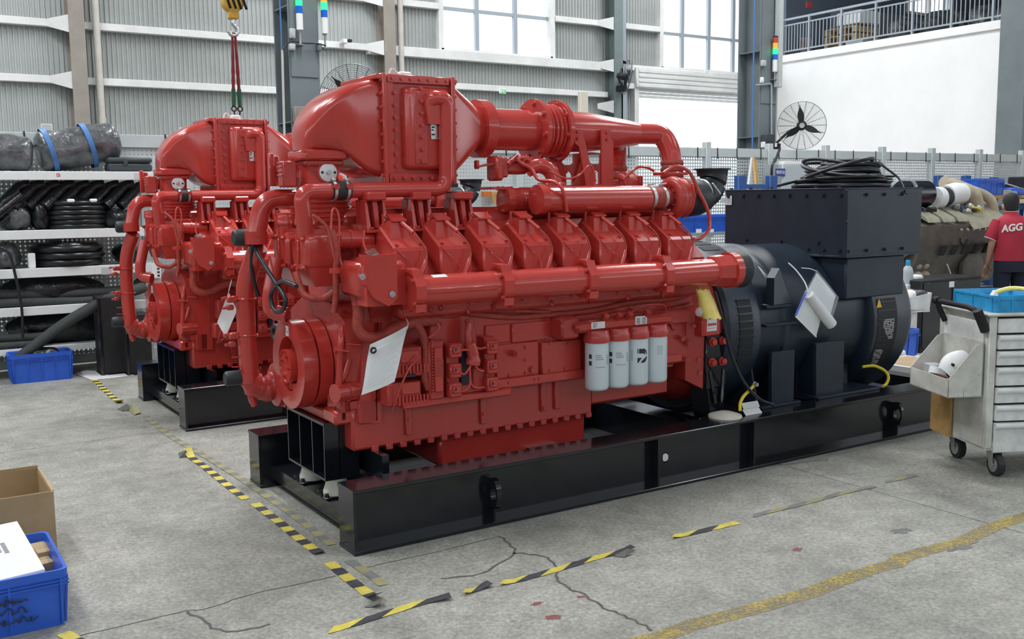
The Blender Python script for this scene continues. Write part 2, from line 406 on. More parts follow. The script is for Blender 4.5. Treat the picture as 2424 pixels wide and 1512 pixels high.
# hazard tape: each torn length is a thing of its own
def tape(pts, w, label, faded=False, curl=(0, 0), stripe=.082, slant=0):
    pts = [at(x, y, 'z', 0) for x, y in pts]; P = crv(pts, 8); cum = [0]
    for a, b in zip(P, P[1:]): cum.append(cum[-1] + (b - a).length)
    tot = cum[-1]; n = max(2, int(tot / stripe)); mb = MB()
    def pos(d, s):
        d = min(max(d, 0), tot); i = max(k for k in range(len(cum)) if cum[k] <= d + 1e-9); i = min(i, len(P) - 2)
        q = P[i].lerp(P[i + 1], (d - cum[i]) / max(1e-6, cum[i + 1] - cum[i])); t = (P[i + 1] - P[i]).normalized(); sd = Vector((-t.y, t.x, 0))
        z = .002 + .0025 * abs(sin(d * 23 + s))
        if curl[0] and d < .10: z += curl[0] * (1 - d / .10) ** 2
        if curl[1] and tot - d < .10: z += curl[1] * (1 - (tot - d) / .10) ** 2
        return q + sd * (s * w / 2 * (1 + .05 * sin(d * 60))) + Vector((0, 0, z))
    for i in range(n):
        mb.k = (i + (1 if faded else 0)) % 2
        for j in range(3):
            d0 = tot * (i + j / 3) / n; d1 = tot * (i + (j + 1) / 3) / n
            a = [pos(d0 - slant / 2, -1), pos(d1 - slant / 2, -1), pos(d1 + slant / 2, 1), pos(d0 + slant / 2, 1)]
            if i == n - 1 and j == 2: a[1] = pos(tot, -1)
            mb.prism(a, (0, 0, -.0015))
    o = mb.build('floor_tape', [M['faded_yellow'], M['faded_grey']] if faded else [M['tape_yellow'], M['tape_black']], None, smooth=0)
    return tag(o, label, 'floor tape', 'torn hazard tape on the floor')
tape(((445, 1078), (480, 1102), (515, 1130), (550, 1158), (582, 1182)), .052, 'torn yellow and black tape with a curled upper end left of the black skid', curl=(.05, 0))
tape(((604, 1192), (650, 1228), (700, 1268), (757, 1312)), .055, 'crisp yellow and black tape length beside the skid corner', curl=(0, .01))
tape(((780, 1332), (820, 1366), (858, 1396), (893, 1422)), .056, 'short yellow and black tape end pointing at the tape in front of the skid', curl=(0, .03))
tape(((345, 985), (400, 1030), (475, 1074), (560, 1126), (645, 1184), (722, 1240), (786, 1290)), .05, 'old faded tape trace running along the crisp hazard tape', True)
tape(((826, 1328), (862, 1350), (890, 1370), (908, 1386)), .05, 'faded worn tape remnant by the skid corner beside the short tape end', True)
tape(((218, 893), (250, 925), (285, 955)), .055, 'crumpled muddy tape in front of the far generator set', curl=(0, .03))
tape(((770, 1496), (850, 1473), (935, 1446), (1010, 1424), (1066, 1416)), .05, 'dirty hazard tape with kinked end, lowest in front of the skid', curl=(0, .015), stripe=.12, slant=.10)
tape(((1090, 1407), (1120, 1398), (1160, 1386)), .045, 'small torn scrap of hazard tape with curled ends in front of the skid', curl=(.015, .015), stripe=.1, slant=.08)
tape(((1176, 1384), (1240, 1370), (1330, 1345), (1420, 1318), (1498, 1302)), .048, 'long hazard tape with a grey folded flap at its far end', curl=(.012, .02), stripe=.12, slant=.10)
tape(((1584, 1273), (1640, 1262), (1700, 1248), (1746, 1237)), .048, 'bright hazard tape in front of the skid middle with black torn start', curl=(.01, 0), stripe=.12, slant=.10)
tape(((1775, 1223), (1840, 1207), (1920, 1188), (2000, 1166), (2070, 1152)), .042, 'faded hazard tape crossing the floor joint near the tool cart', True, stripe=.13, slant=.10)
tape(((2090, 1142), (2130, 1134), (2170, 1125)), .035, 'dull tape scrap just before the cart wheels', True, stripe=.1, slant=.08)
tape(((150, 1500), (175, 1512), (200, 1530)), .055, 'yellow and black tape corner under the blue crate at front')
for pts, lab in (((at(422, 1072, 'z', .004), at(440, 1064, 'z', .05), at(446, 1080, 'z', .004), at(425, 1083, 'z', .004)), 'grey folded tape flap at the top of the crisp hazard tape'),
                 ((at(862, 1436, 'z', .004), at(905, 1415, 'z', .02), at(903, 1424, 'z', .03), at(880, 1436, 'z', .004)), 'grey torn tape flap ending the tape by the skid corner'),
                 ((at(1452, 1316, 'z', .004), at(1485, 1298, 'z', .03), at(1503, 1300, 'z', .02), at(1478, 1318, 'z', .004)), 'grey folded tape flap on the long hazard tape'),
                 ((at(278, 968, 'z', .004), at(300, 955, 'z', .06), at(312, 965, 'z', .03), at(288, 972, 'z', .004)), 'crumpled grey tape lump near the far skid'),
                 ((at(300, 968, 'z', .004), at(312, 952, 'z', .07), at(334, 974, 'z', .02), at(318, 982, 'z', .004)), 'yellowish curled tape lump near the far skid')):
    tag(MB().prism(pts, (0, 0, -.002)).build('tape_scrap', M['tape_back'] if 'grey' in lab else M['faded_yellow'], None, smooth=0), lab, 'floor tape', 'torn hazard tape on the floor')

# ---- back wall: corrugated sheets between girts and columns, two windows, a roller door
def corr_mat():
    m = mat('corrugated_sheet', (.40, .43, .42), .5, .15, dirt=(.30, .31, .30), vscale=.5); return m
M['sheet'] = corr_mat()
WY = 15.0
wall = struct('wall_back')
def sheet(x0, x1, z0, z1, par=wall, y=WY, pitch=.085):
    mb = MB(); n = max(1, round((x1 - x0) / pitch)); p = (x1 - x0) / n; prof = []
    for i in range(n):
        a = x0 + i * p
        prof += [(a, 0), (a + p * .42, 0), (a + p * .52, -.022), (a + p * .82, -.022), (a + p * .92, 0)]
    prof.append((x1, 0)); k = len(prof)
    mb.add([(x, y + d, z0) for x, d in prof] + [(x, y + d, z1) for x, d in prof], [(i, i + 1, k + i + 1, k + i) for i in range(k - 1)])
    return mb.build('wall_sheet', M['sheet'], par, smooth=0, fix=False)
W1 = (8.74, 11.66, 4.92, 9.0); W2 = (14.95, 19.1, 4.90, 9.0); D1 = (14.13, 18.05, 4.85)
zb = [0, 1.6, 3.0, 3.9, 4.87, 5.83, 6.9, 8.0, 9.6]
cols = [-4.6, 1.395, 7.39, 13.38, 19.3]
for (xa, xb) in zip(cols, cols[1:]):
    for za, zc in zip(zb, zb[1:]):
        segs = [(xa, xb)]
        for wx0, wx1, wz0, wz1 in (W1, W2, (D1[0], D1[1], 0, D1[2])):
            if zc > wz0 + .05 and za < wz1 - .05:
                ns = []
                for s0, s1 in segs:
                    if s1 <= wx0 or s0 >= wx1: ns.append((s0, s1))
                    else:
                        if wx0 - s0 > .05: ns.append((s0, wx0))
                        if s1 - wx1 > .05: ns.append((wx1, s1))
                segs = ns
        for s0, s1 in segs: sheet(s0, s1, za, zc)
sheet(-16, -4.6, 0, 9.6)
def girt(x0, x1, z, h=.13, d=.17, mk='girt'): return MB().box(x0, x1, WY - d, WY - .024, z - h / 2, z + h / 2, .008).build('girt', M[mk], wall)
for (xa, xb) in ((-16, -4.7), (-4.5, 1.27), (1.52, 7.26)):
    for z in (2.9, 3.9, 4.86, 5.83, 6.9, 8.0): girt(xa, xb, z)
for z in (2.9, 4.18, 4.82): girt(7.52, 13.25, z)
for z in (5.83, 6.9, 8.0): girt(7.52, W1[0] - .06, z); girt(W1[1] + .06, 13.25, z); girt(13.51, W2[0] - .06, z)
girt(13.51, 19.2, 4.86); girt(13.51, 14.08, 4.42); girt(13.51, 14.08, 3.3); girt(13.51, 14.08, 2.2)
girt(7.0, 13.3, 4.83, .2, .2)
for i, x in enumerate(cols[:4]):
    mb = MB(); mk = 'brown_steel' if i < 3 else 'grey_steel'
    mb.box(x - .13, x + .13, WY - .40, WY - .385, 0, 9.6); mb.box(x - .006, x + .006, WY - .385, WY - .05, 0, 9.6); mb.box(x - .13, x + .13, WY - .05, WY - .03, 0, 9.6)
    tag(mb.build('column', M['brown_steel'] if i < 3 else M['grey_steel2'], None, smooth=0), None, None, kind='structure')
    for z in (3.9, 4.86, 5.83, 6.9):
        MB().prism([(x - .13, WY - .38, z - .17), (x - .45, WY - .17, z - .06), (x - .45, WY - .17, z + .06), (x - .13, WY - .38, z + .13)], (0, .02, 0)).build('bracket', M['girt'], wall, smooth=0)
for x, r, z0 in ((1.75, .062, 0), (7.73, .058, 0)):
    mb = MB().cyl((x, WY - .22, z0), (x, WY - .22, 9.6), r, n=14)
    for z in (3.15, 6.0): mb.cyl((x, WY - .22, z), (x, WY - .22, z + .12), r * 1.12, n=14)
    tag(mb.build('downpipe', M['pipe_pvc']), None, None, kind='structure')
mb = MB(); mb.box(13.50, 13.68, WY - .32, WY - .16, 4.9, 9.6, .01); mb.obox((13.57, WY - .24, 4.86), (.09, 0, -.02), (0, .08, 0), (0.03, 0, .12)); mb.box(13.46, 13.64, WY - .40, WY - .24, 0, 4.8, .01)
tag(mb.build('downpipe', M['rail']), None, None, kind='structure')
def window(name, x0, x1, z0, z1, mull, trans):
    w = struct(name, ((x0 + x1) / 2, WY, z0)); mb = MB()
    for x in (x0, x1): mb.box(x - .06, x + .06, WY - .14, WY + .05, z0, z1)
    for z in (z0, z1): mb.box(x0, x1, WY - .14, WY + .05, z - .05, z + .05)
    mb.build('window_frame', M['girt'], w)
    bars = MB()
    for x in mull: bars.box(x - .05, x + .05, WY - .05, WY + .03, z0 + .05, z1 - .05)
    for z in trans: bars.box(x0 + .06, x1 - .06, WY - .045, WY + .02, z - .035, z + .035)
    bars.build('glazing_bar', M['rail'], w)
    ex = [x0] + list(mull) + [x1]; ez = [z0] + list(trans) + [z1]
    for a, b in zip(ex, ex[1:]):
        for c, d in zip(ez, ez[1:]):
            MB().box(a + .05, b - .05, WY - .012, WY - .004, c + .04, d - .04).build('pane', M['glass'], w, smooth=0)
window('window_1', *W1[:2], W1[2], W1[3], (9.69, 10.70), (5.83, 6.9, 8.0))
window('window_2', *W2[:2], W2[2], W2[3], (15.72, 16.63, 17.5, 18.3), (5.78, 6.9, 8.0))
dr = struct('door_1', (16.1, WY, 0))
mb = MB(); mb.box(14.05, 18.1, WY - .25, WY + .1, 4.38, 4.88, .02)
for i in range(4): mb.box(14.12, 18.05, WY - .27, WY - .25, 4.40 + i * .115, 4.40 + i * .115 + .085, .01)
mb.build('shutter_box', M['girt'], dr)
mb = MB()
for i in range(3): mb.box(14.2, 18.0, WY - .10, WY - .07, 4.16 + i * .075, 4.16 + i * .075 + .068, .012)
mb.build('shutter_slats', M['white_paint'], dr)
for x in (14.13, 18.0): MB().box(x - .08, x + .06, WY - .2, WY + .06, 0, 4.4, .01).build('guide_rail', M['girt'], dr)
# the far hills seen through the door
mb = MB(); hx = []
for i in range(61):
    x = -40 + i * 5; hx.append((x, 13 + 4 * sin(x * .05) + 2.5 * sin(x * .13 + 1) + 1.2 * sin(x * .31)))
n = len(hx); mb.add([(x, 230, -2) for x, h in hx] + [(x, 236, h * .45) for x, h in hx] + [(x, 260, h) for x, h in hx], [(i, i + 1, n + i + 1, n + i) for i in range(n - 1)] + [(n + i, n + i + 1, 2 * n + i + 1, 2 * n + i) for i in range(n - 1)])
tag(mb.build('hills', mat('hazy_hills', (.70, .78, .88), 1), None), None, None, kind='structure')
MB().box(-60, 260, 15.4, 262, -.12, -.04).build('yard_ground', mat('yard_concrete', (.62, .62, .60), .9, var=.05), tag(struct('ground'), None, None, kind='structure'), smooth=0)

# ---- right wall with the mezzanine above
wr = struct('wall_right', (19.2, 5, 0))
MB().box(19.2, 19.45, -4, 15.2, 0, 5.28).build('wall_panel', M['plaster'], wr, smooth=0)
MB().box(19.12, 19.45, -4, 15.2, 5.28, 5.47, .01).build('wall_ledge', M['plaster'], wr)
mz = struct('floor_mezzanine', (24, 5, 5.3)); MB().box(19.45, 30, -4, 15.2, 5.25, 5.44).build('deck', M['plaster'], mz, smooth=0)
dkw = mat('mezzanine_wall_paint', (.10, .13, .17), .8, var=.1, vscale=.6)
ms = struct('wall_mezzanine', (29, 5, 5.4))
MB().box(28.9, 29.1, -4, 15.2, 5.44, 9.6).build('wall_panel', dkw, ms, smooth=0)
for x0, x1, z0, z1 in ((19.5, 24.7, 5.44, 9.6), (24.7, 26.75, 5.44, 7.12), (24.7, 26.75, 8.6, 9.6), (26.75, 29, 5.44, 9.6)): MB().box(x0, x1, 15.0, 15.2, z0, z1).build('wall_panel', dkw, ms, smooth=0)
w3 = struct('window_3', (25.7, 15, 7.1)); mb = MB()
for x in (24.7, 25.72, 26.75): mb.box(x - .05, x + .05, 14.95, 15.1, 7.12, 8.6)
for z in (7.12, 7.86, 8.6): mb.box(24.7, 26.75, 14.95, 15.1, z - .04, z + .04)
mb.build('window_frame', M['girt'], w3)
for x in (24.75, 25.77): MB().box(x, x + .92, 15.02, 15.03, 7.16, 8.56).build('pane', M['glass'], w3, smooth=0)
MB().box(19.7, 28.9, -4, 15, 9.0, 9.2).build('lintel', dkw, ms, smooth=0)
c = at(1915, 13, 'x', 21.5)
mb = MB().box(21.3, 28.9, 14.6, 15.0, 5.5, 6.9); mb.build('partition', mat('mezzanine_partition', (.17, .18, .21), .8), ms, smooth=0)
p0 = at(1915, 13, 'y', 14.58); tag(MB().box(p0.x - .11, p0.x + .11, 14.56, 14.59, p0.z - .07, p0.z + .09).build('fire_sign', mat('red_sign', (.45, .05, .06), .5)), 'small red wall sign on the dark mezzanine partition', 'sign')

# ---- ceiling above it all
ce = struct('ceiling', (2, 1, 9.6)); cm = mat('roof_sheet', (.50, .52, .53), .6)
for i in range(7): MB().box(-17 + i * 7, -10 + i * 7, -13, 15.1, 9.65, 9.75).build('roof_sheet', cm, ce, smooth=0)

# ---- the hall's unseen walls behind and left of camera, added to cut ambient light
wl_ = struct('wall_left', (-16, 0, 0)); MB().box(-16.1, -16, -14, 15.1, 0, 4.6).box(-16.1, -16, -14, 15.1, 6.4, 9.7).build('wall_panel', M['sheet'], wl_, smooth=0)
wf_ = struct('wall_front', (6, -14, 0)); MB().box(-16, 30, -14.1, -14, 0, 4.6).box(-16, 30, -14.1, -14, 6.4, 9.7).build('wall_panel', M['sheet'], wf_, smooth=0)
# ---- two big grey crane columns
def crane_column(x):
    mb = MB(); mb.box(x, x + .40, 8.0, 8.02, 0, 9.6); mb.box(x, x + .40, 8.51, 8.53, 0, 9.6); mb.box(x + .19, x + .21, 8.02, 8.51, 0, 9.6)
    for z in (1.2, 2.75, 4.2, 6): mb.box(x + .01, x + .19, 8.02, 8.51, z, z + .015); mb.box(x + .21, x + .39, 8.02, 8.51, z, z + .015)
    mb.box(x + .02, x + .38, 7.985, 8.0, 3.32, 9.6)
    return tag(mb.build('column', M['grey_steel'], None, smooth=0), None, None, kind='structure')
crane_column(2.75); crane_column(11.18)
MB().box(19.0, 19.18, 7.9, 8.5, 0, 9.6).build('column', M['grey_steel'], None, smooth=0)
for o in COL.objects:
    if o.name.startswith('column') and o.parent is None: o['kind'] = 'structure'
# ================================================================ THE GENERATOR SETS (built once, copied for the one behind)
G = thing('generator_set', 'large red diesel generator set in front with black alternator on a long black skid', 'generator', (2.6, .81, 0), 'red generator sets on the floor')
YC = .81
def Y(px, py, y): return at(px, py, 'y', y)
def part(mb, name, m='red', par=None, **k): return mb.build(name, M[m] if isinstance(m, str) else m, par or G, **k)
def bolts(par, spots, ax, r=.011, h=.014, m='red', name='bolt'):
    first = None
    for p in spots:
        if first is None: first = part(MB().bolt(p, ax, r, h), name, m, par, org=p, smooth=30)
        else: inst(first, name, p, par)

# ---- skid
LX = 5.62
bm = part(MB(), 'skid_beam', 'black', org=(0, .1, 0)) if False else None
def skid_beam(y0, y1, out, hole=False):
    """channel beam: top and bottom flanges, web set back on the outer side"""
    yw = y0 + .075 if out < 0 else y1 - .075; mb = MB()
    mb.box(0, LX, y0, y1, .312, .333, .003); mb.box(0, LX, y0, y1, 0, .02, .003)
    yi = y1 if out < 0 else y0
    mb.box(.02, LX, min(yi, yi - out * -.012), max(yi, yi - out * -.012), .02, .312)
    w = [(.02, yw, .02), (LX, yw, .02), (LX, yw, .312), (.02, yw, .312)]
    holes = []
    if hole:
        for cx in (2.085,): holes.append(rrect((cx, yw, .168), (1, 0, 0), (0, 0, 1), .022, .032, .02, 4))
    mb.plate(w, holes, (0, .01 if out < 0 else -.01, 0))
    mb.box(.004, .02, min(y0 + .012, y1), y1 - .004, .018, .314)
    return part(mb, 'skid_beam', 'black', smooth=0)
nb = skid_beam(0, .2, -1, True); fb = skid_beam(1.42, 1.62, 1)
part(MB().cyl((2.085, .1, .168), (2.085, .11, .168), .05), 'hole_backing', 'label', nb) if False else None
for x in (1.97, 2.777):
    part(MB().box(x, x + .012, .012, .075, .02, .312), 'stiffener', 'black', nb, smooth=0)
for x in (.815, 4.231):
    mb = MB(); R = .085
    outer = [(x, .075, .17 + R), (x, .03, .17 + R)] + [(x, .03 - R * .62 * sin(a), .17 + R * cos(a)) for a in [pi * i / 12 for i in range(1, 12)]] + [(x, .03, .17 - R), (x, .075, .17 - R)]
    hole = [(x, .018 + .03 * cos(2 * pi * i / 14), .17 + .04 * sin(2 * pi * i / 14)) for i in range(14)]
    mb.plate(outer, [hole], (.03, 0, 0)); part(mb, 'lifting_lug', 'black', nb)
    part(MB().box(x, x + .012, .012, .075, .02, .09), 'stiffener', 'black', nb, smooth=0)
for x, z0, z1 in ((.08, .05, .133), (1.35, .03, .25), (2.55, .03, .25), (3.6, .03, .25), (4.55, .03, .25), (5.2, .03, .25)):
    mb = MB(); mb.box(x, x + .22, .2, 1.42, z1 - .012, z1); mb.box(x, x + .012, .2, 1.42, z0, z1 - .012); mb.box(x + .208, x + .22, .2, 1.42, z0, z1 - .012)
    part(mb, 'cross_member', 'black', smooth=0)
def isolator(x, y, z, h, r=.075, col='cone'):
    o = part(MB().box(x - .1, x + .1, y - .07, y + .07, z, z + .012, .004), 'isolator', 'black')
    part(MB().lathe((x, y, z + .012), (0, 0, 1), [(0, r), (.02, r), (h - .012, r * .6)], 20), 'isolator_cone', col, o)
    bolts(o, [(x - .08, y - .05, z + .012), (x - .08, y + .05, z + .012), (x + .08, y - .05, z + .012)], (0, 0, 1), .012, .02, 'black')
for y in (.62, .98): isolator(.17, y, .133, .122)
part(MB().box(.32, 5.55, .20, 1.42, .028, .040), 'drip_tray', 'black_matte', smooth=0)
part(MB().box(.30, .34, .30, 1.32, .04, .40), 'tray_end', 'black', smooth=0)
part(MB().lathe((2.085, .079, .168), (0, -1, 0), [(0, .026), (.004, .024)], 16), 'hole_light_disc', 'label', nb)  # white disc stands in for light showing through the beam hole
# front pedestal: ribs between a top and a bottom plate
mb = MB(); mb.box(.07, .27, .53, 1.09, .245, .257); mb.box(.07, .27, .53, 1.09, .548, .563); mb.box(.15, .16, .53, 1.09, .257, .548)
for y in (.53, .70, .89, 1.08): mb.box(.07, .27, y, y + .010, .257, .548)
part(mb, 'engine_pedestal', 'black', smooth=0)

# ---- block, pan, covers
block = part(MB().box(.30, 2.62, .40, 1.22, .66, 1.12, .02).prism([(.30, .40, 1.10), (.30, .30, 1.36), (.30, .60, 1.62), (.30, 1.02, 1.62), (.30, 1.32, 1.36), (.30, 1.22, 1.10)], (2.30, 0, 0)), 'engine_block', 'red_rough')
mb = MB(); mb.box(.19, 1.80, .43, 1.19, .41, .69, .015); mb.box(1.78, 2.42, .43, 1.19, .47, .69, .015)
mb.box(.75, 1.80, .50, 1.12, .22, .42, .02)
mb.box(.18, 2.45, .415, 1.205, .645, .69, .004)
for i in range(18): mb.box(.30 + i * .085, .34 + i * .085, .418, .44, .395, .43, .004)
pan = part(mb, 'oil_pan', 'red')
for x in (.50, .98, 1.40, 1.50):
    part(MB().box(x, x + .04, .41, .43, .46 + .02 * (x > 1), .66, .004), 'strap_bracket', 'red', pan)
bolts(pan, [(.52, .41, .55), (1.0, .41, .52), (1.42, .41, .50)], (0, -1, 0), .010, .01)
# gear cover at the front
mb = MB(); mb.prism([(.16, .46, .60), (.16, .40, .95), (.16, .42, 1.12), (.16, .60, 1.20), (.16, 1.02, 1.20), (.16, 1.20, 1.12), (.16, 1.22, .95), (.16, 1.16, .60)], (.16, 0, 0))
mb.box(.13, .17, .44, .62, .58, .72, .01); mb.box(.10, .30, .50, 1.12, .565, .62, .008)
gc = part(mb, 'gear_cover', 'red_rough')
for i, (px, py) in enumerate(((800, 700), (800, 830), (835, 690), (840, 960), (806, 930), (845, 890))):
    p = at(px, py, 'x', .155); 
    if .4 < p.y < 1.2: part(MB().bolt(p, (-1, 0, 0), .014, .02), 'bolt', 'red', gc)
p = Y(825, 925, .44); mb = MB(); mb.lathe(p, (-1, -.25, 0), [(-.08, .055), (.02, .055), (.02, .05), (.09, .05), (.09, .044)], 20)
part(mb, 'seal_housing', 'red')
mb = MB(); a = Y(806, 975, .5); mb.box(a.x - .06, a.x + .07, .44, .60, .563, .64, .012); mb.cyl((a.x, .52, .63), (a.x, .52, .655), .022, n=12); part(mb, 'engine_foot', 'red')
part(MB().cyl((a.x - .0, .50, .64), (a.x, .50, .665), .03, n=14), 'foot_cap', 'rubber')
mb = MB(); mb.prism([Y(862, 690, .40), Y(905, 690, .40), Y(902, 1000, .40), Y(850, 1000, .40)], (0, .12, 0)); mb.box(.22, .34, .40, .5, .56, .7, .01); part(mb, 'side_plate', 'red')
mb = MB(); mb.tube(bend([Y(800, 960, .42), Y(808, 800, .42), Y(812, 760, .46)], .05), .018, 10); mb.tube(bend([Y(826, 850, .42), Y(815, 890, .42), Y(800, 905, .44)], .04), .02, 10); part(mb, 'drain_tube', 'red')
for px, py, px2, py2 in ((824, 812, 856, 815), (790, 826, 828, 830)):
    p, q = Y(px, py, .42), Y(px2, py2, .38); part(MB().beam(p, q, .05, .006, (0, 0, 1)), 'bracket', 'red')
# ---- vibration damper on the crank nose
DX, DZ, DR = -.012, .857, .247
mb = MB(); mb.lathe((DX, YC, DZ), (1, 0, 0), [(.07, .150), (0, .150), (0, DR), (.080, DR), (.080, DR - .03), (.092, DR - .03), (.092, DR), (.165, DR), (.165, .13)], 64, cap=False)
mb.lathe((DX, YC, DZ), (1, 0, 0), [(.068, .152), (.068, .02)], 48, cap=False)
dm = part(mb, 'vibration_damper', 'red')
part(MB().lathe((DX - .02, YC, DZ - .01), (1, 0, 0), [(.09, .094), (.0, .094), (.0, .086), (.008, .084), (.008, .02)], 44), 'damper_hub', 'red', dm)
for a in (.5, 1.9, 3.2, 5.1): part(MB().bolt((DX - .012, YC + .06 * cos(a), DZ - .01 + .06 * sin(a)), (-1, 0, 0), .010, .018), 'hub_bolt', 'red', dm)
part(MB().box(DX + .005, DX + .06, YC - .07, YC + .02, DZ - .142, DZ - .10, .005), 'hub_key', 'red', dm)
c = Vector((DX - .0015, YC - .005, DZ + .185)); lb = part(MB().box(c.x, c.x + .001, c.y - .024, c.y + .024, c.z - .028, c.z + .028), 'sticker', 'label', dm, smooth=0)
mb = MB(); mb.torus(c + Vector((-.0006, .012, .003)), (1, 0, 0), .011, .0012, 18, 4, 4.4, .6)
for k in range(2): mb.box(c.x - .0008, c.x, c.y - .017, c.y - .003, c.z - .002 + k * -.010, c.z + .001 + k * -.010)
part(mb, 'sticker_mark', 'print', dm, smooth=0)

# ---- front pipework: riser, capped stubs, sea water pump
PY = 1.08
A_ = lambda px, py: Y(px, py, PY)
mb = MB(); mb.tube(bend([Y(700, 470, .95), Y(622, 470, .95), Y(606, 560, .95)], .09, 8), .052, 16); mb.lathe(Y(606, 556, .95), (0, 0, -1), [(-.02, .064), (.05, .064)], 16)
o = part(mb, 'bypass_pipe', 'red')
mb = MB(); p0 = Y(612, 585, .97); mb.tube(bend([p0, A_(580, 665), A_(583, 780), A_(592, 900), A_(612, 905)], .11, 8), .053, 16)
mb.lathe(A_(588, 880), (0.05, 0, -1), [(-.0, .062), (.06, .062)], 16); rp = part(mb, 'water_pipe', 'red')
for py in (706, 792):
    c = A_(581 if py < 750 else 586, py); mb = MB(); mb.torus(c, (0.03, 0, 1), .056, .006, 24, 6); mb.box(c.x - .105, c.x - .05, c.y - .02, c.y + .02, c.z - .018, c.z + .018, .006); mb.box(c.x - .11, c.x - .07, c.y - .015, c.y + .015, c.z - .06, c.z - .03, .006)
    mb.cyl((c.x - .11, c.y, c.z + .012), (c.x - .135, c.y, c.z + .006), .008, n=8); mb.cyl((c.x - .09, c.y, c.z - .045), (c.x - .13, c.y, c.z - .048), .008, n=8); part(mb, 'pipe_clamp', 'red', rp)
mb = MB(); p, q = A_(566, 838), A_(573, 885); mb.tube([p, q], .004, 6)
for py in (845, 868): c = A_(568, py); mb.cyl(c, c + Vector((-.045, 0, .003)), .005, n=6)
part(mb, 'sensor_wire', 'red', rp)
def stub(px0, px1, py, y, r, n2='cap'):
    p, q = Y(px0, py, y), Y(px1, py, y); q.z = p.z
    d = (q - p).normalized(); o = part(MB().tube([p + d * .05, q], r * .88, 16), 'pipe_stub', 'red')
    part(MB().lathe(p, d, [(0, r * .8), (.012, r), (.085, r), (.085, r * .9)], 20), 'pipe_cap', 'rubber', o)
stub(552, 625, 563, 1.0, .047); stub(532, 590, 897, PY, .043)
mb = MB(); p = A_(600, 905); mb.tube(crv([A_(588, 896), A_(603, 912), A_(628, 920), Vector((.02, PY + .0, .70))], 6), [.055] * 4 + [.06] * 4 + [.066] * 4 + [.075] * 4 + [.085] * 3, 18)
mb.lathe(A_(598, 908), A_(628, 920) - A_(598, 908), [(-.012, .072), (.022, .072)], 20)
pc = Vector((.03, PY + .0, .70)); mb.lathe(pc, (1, 0, 0), [(-.05, .09), (-.03, .125), (.03, .125), (.03, .135), (.055, .135), (.055, .12), (.16, .12)], 26)
wp = part(mb, 'water_pump', 'red_rough')
bolts(wp, [pc + Vector((.025, .13 * cos(a), .13 * sin(a))) for a in [k * pi / 4 + .3 for k in range(8)]], (-1, 0, 0), .014, .025)
p = A_(597, 921); part(MB().lathe(p + Vector((-.01, 0, -.03)), (.3, 0, -1), [(0, .02), (.03, .024), (.07, .018)], 12), 'drain_tap', 'red', wp)
# second curved pipe behind the damper and the tube from the left thermostat
mb = MB(); mb.tube(bend([Y(655, 610, .86), Y(638, 700, .86), Y(640, 738, .86), Y(680, 745, .80)], .10, 8), .042, 16); part(mb, 'water_pipe', 'red')
for y0, px in ((.50, 0), (.74, 0)):
    pass
# thermostat housings
for k, (yc, xf) in enumerate(((.612, .0), (.872, -.012))):
    mb = MB(); hw = .108
    mb.prism([(xf, yc - hw, 1.40), (xf, yc - hw, 1.56), (xf + .03, yc - hw + .02, 1.595), (xf + .09, yc - .06, 1.625), (xf + .09, yc + .06, 1.625), (xf + .03, yc + hw - .02, 1.595), (xf, yc + hw, 1.56), (xf, yc + hw, 1.40)], (.20, 0, 0)) if False else None
    ring = [rrect((xf + dx, yc, z), (0, 1, 0), (0, 0, 1), hy, hz, rr, 3) for dx, z, hy, hz, rr in ((0, 1.482, hw * .86, .082, .05), (.018, 1.482, hw, .098, .045), (.19, 1.482, hw, .098, .02))]
    mb.loft(ring); mb.prism([(xf + .004, yc - .06, 1.54), (xf + .16, yc - .07, 1.54), (xf + .12, yc - .05, 1.60), (xf + .005, yc - .05, 1.60)], (0, .11, 0)); mb.lathe((xf + .045, yc, 1.55), (0, 0, 1), [(0, .052), (.072, .052), (.072, .060), (.10, .060), (.105, .057), (.13, .057), (.135, .03)], 24)
    mb.prism([(xf + .01, yc - hw + .006, 1.40), (xf + .045, yc - hw + .012, 1.30), (xf + .17, yc - hw + .012, 1.30), (xf + .19, yc - hw + .006, 1.40)], (0, 2 * hw - .03, 0))
    t = part(mb, 'thermostat_housing', 'red')
    mb = MB(); mb.box(xf - .012, xf + .004, yc - .012, yc + .012, 1.42, 1.545, .005); part(mb, 'cover_rib', 'red', t)
    bolts(t, [(xf, yc + s * .07, z) for s in (-1, 1) for z in (1.40, 1.55)] + [(xf, yc, 1.392)], (-1, 0, 0), .012, .018)
part(MB().tube([Y(800, 566, .52), Y(878, 566, .52)], .05, 16).tube([Y(824, 566, .52), Y(829, 566, .52)], .056, 16), 'coolant_tube', 'red')
mb = MB(); mb.box(.24, .42, .36, .52, 1.34, 1.45, .015); mb.box(.24, .50, .34, .46, 1.25, 1.36, .02); part(mb, 'front_housing', 'red_rough')
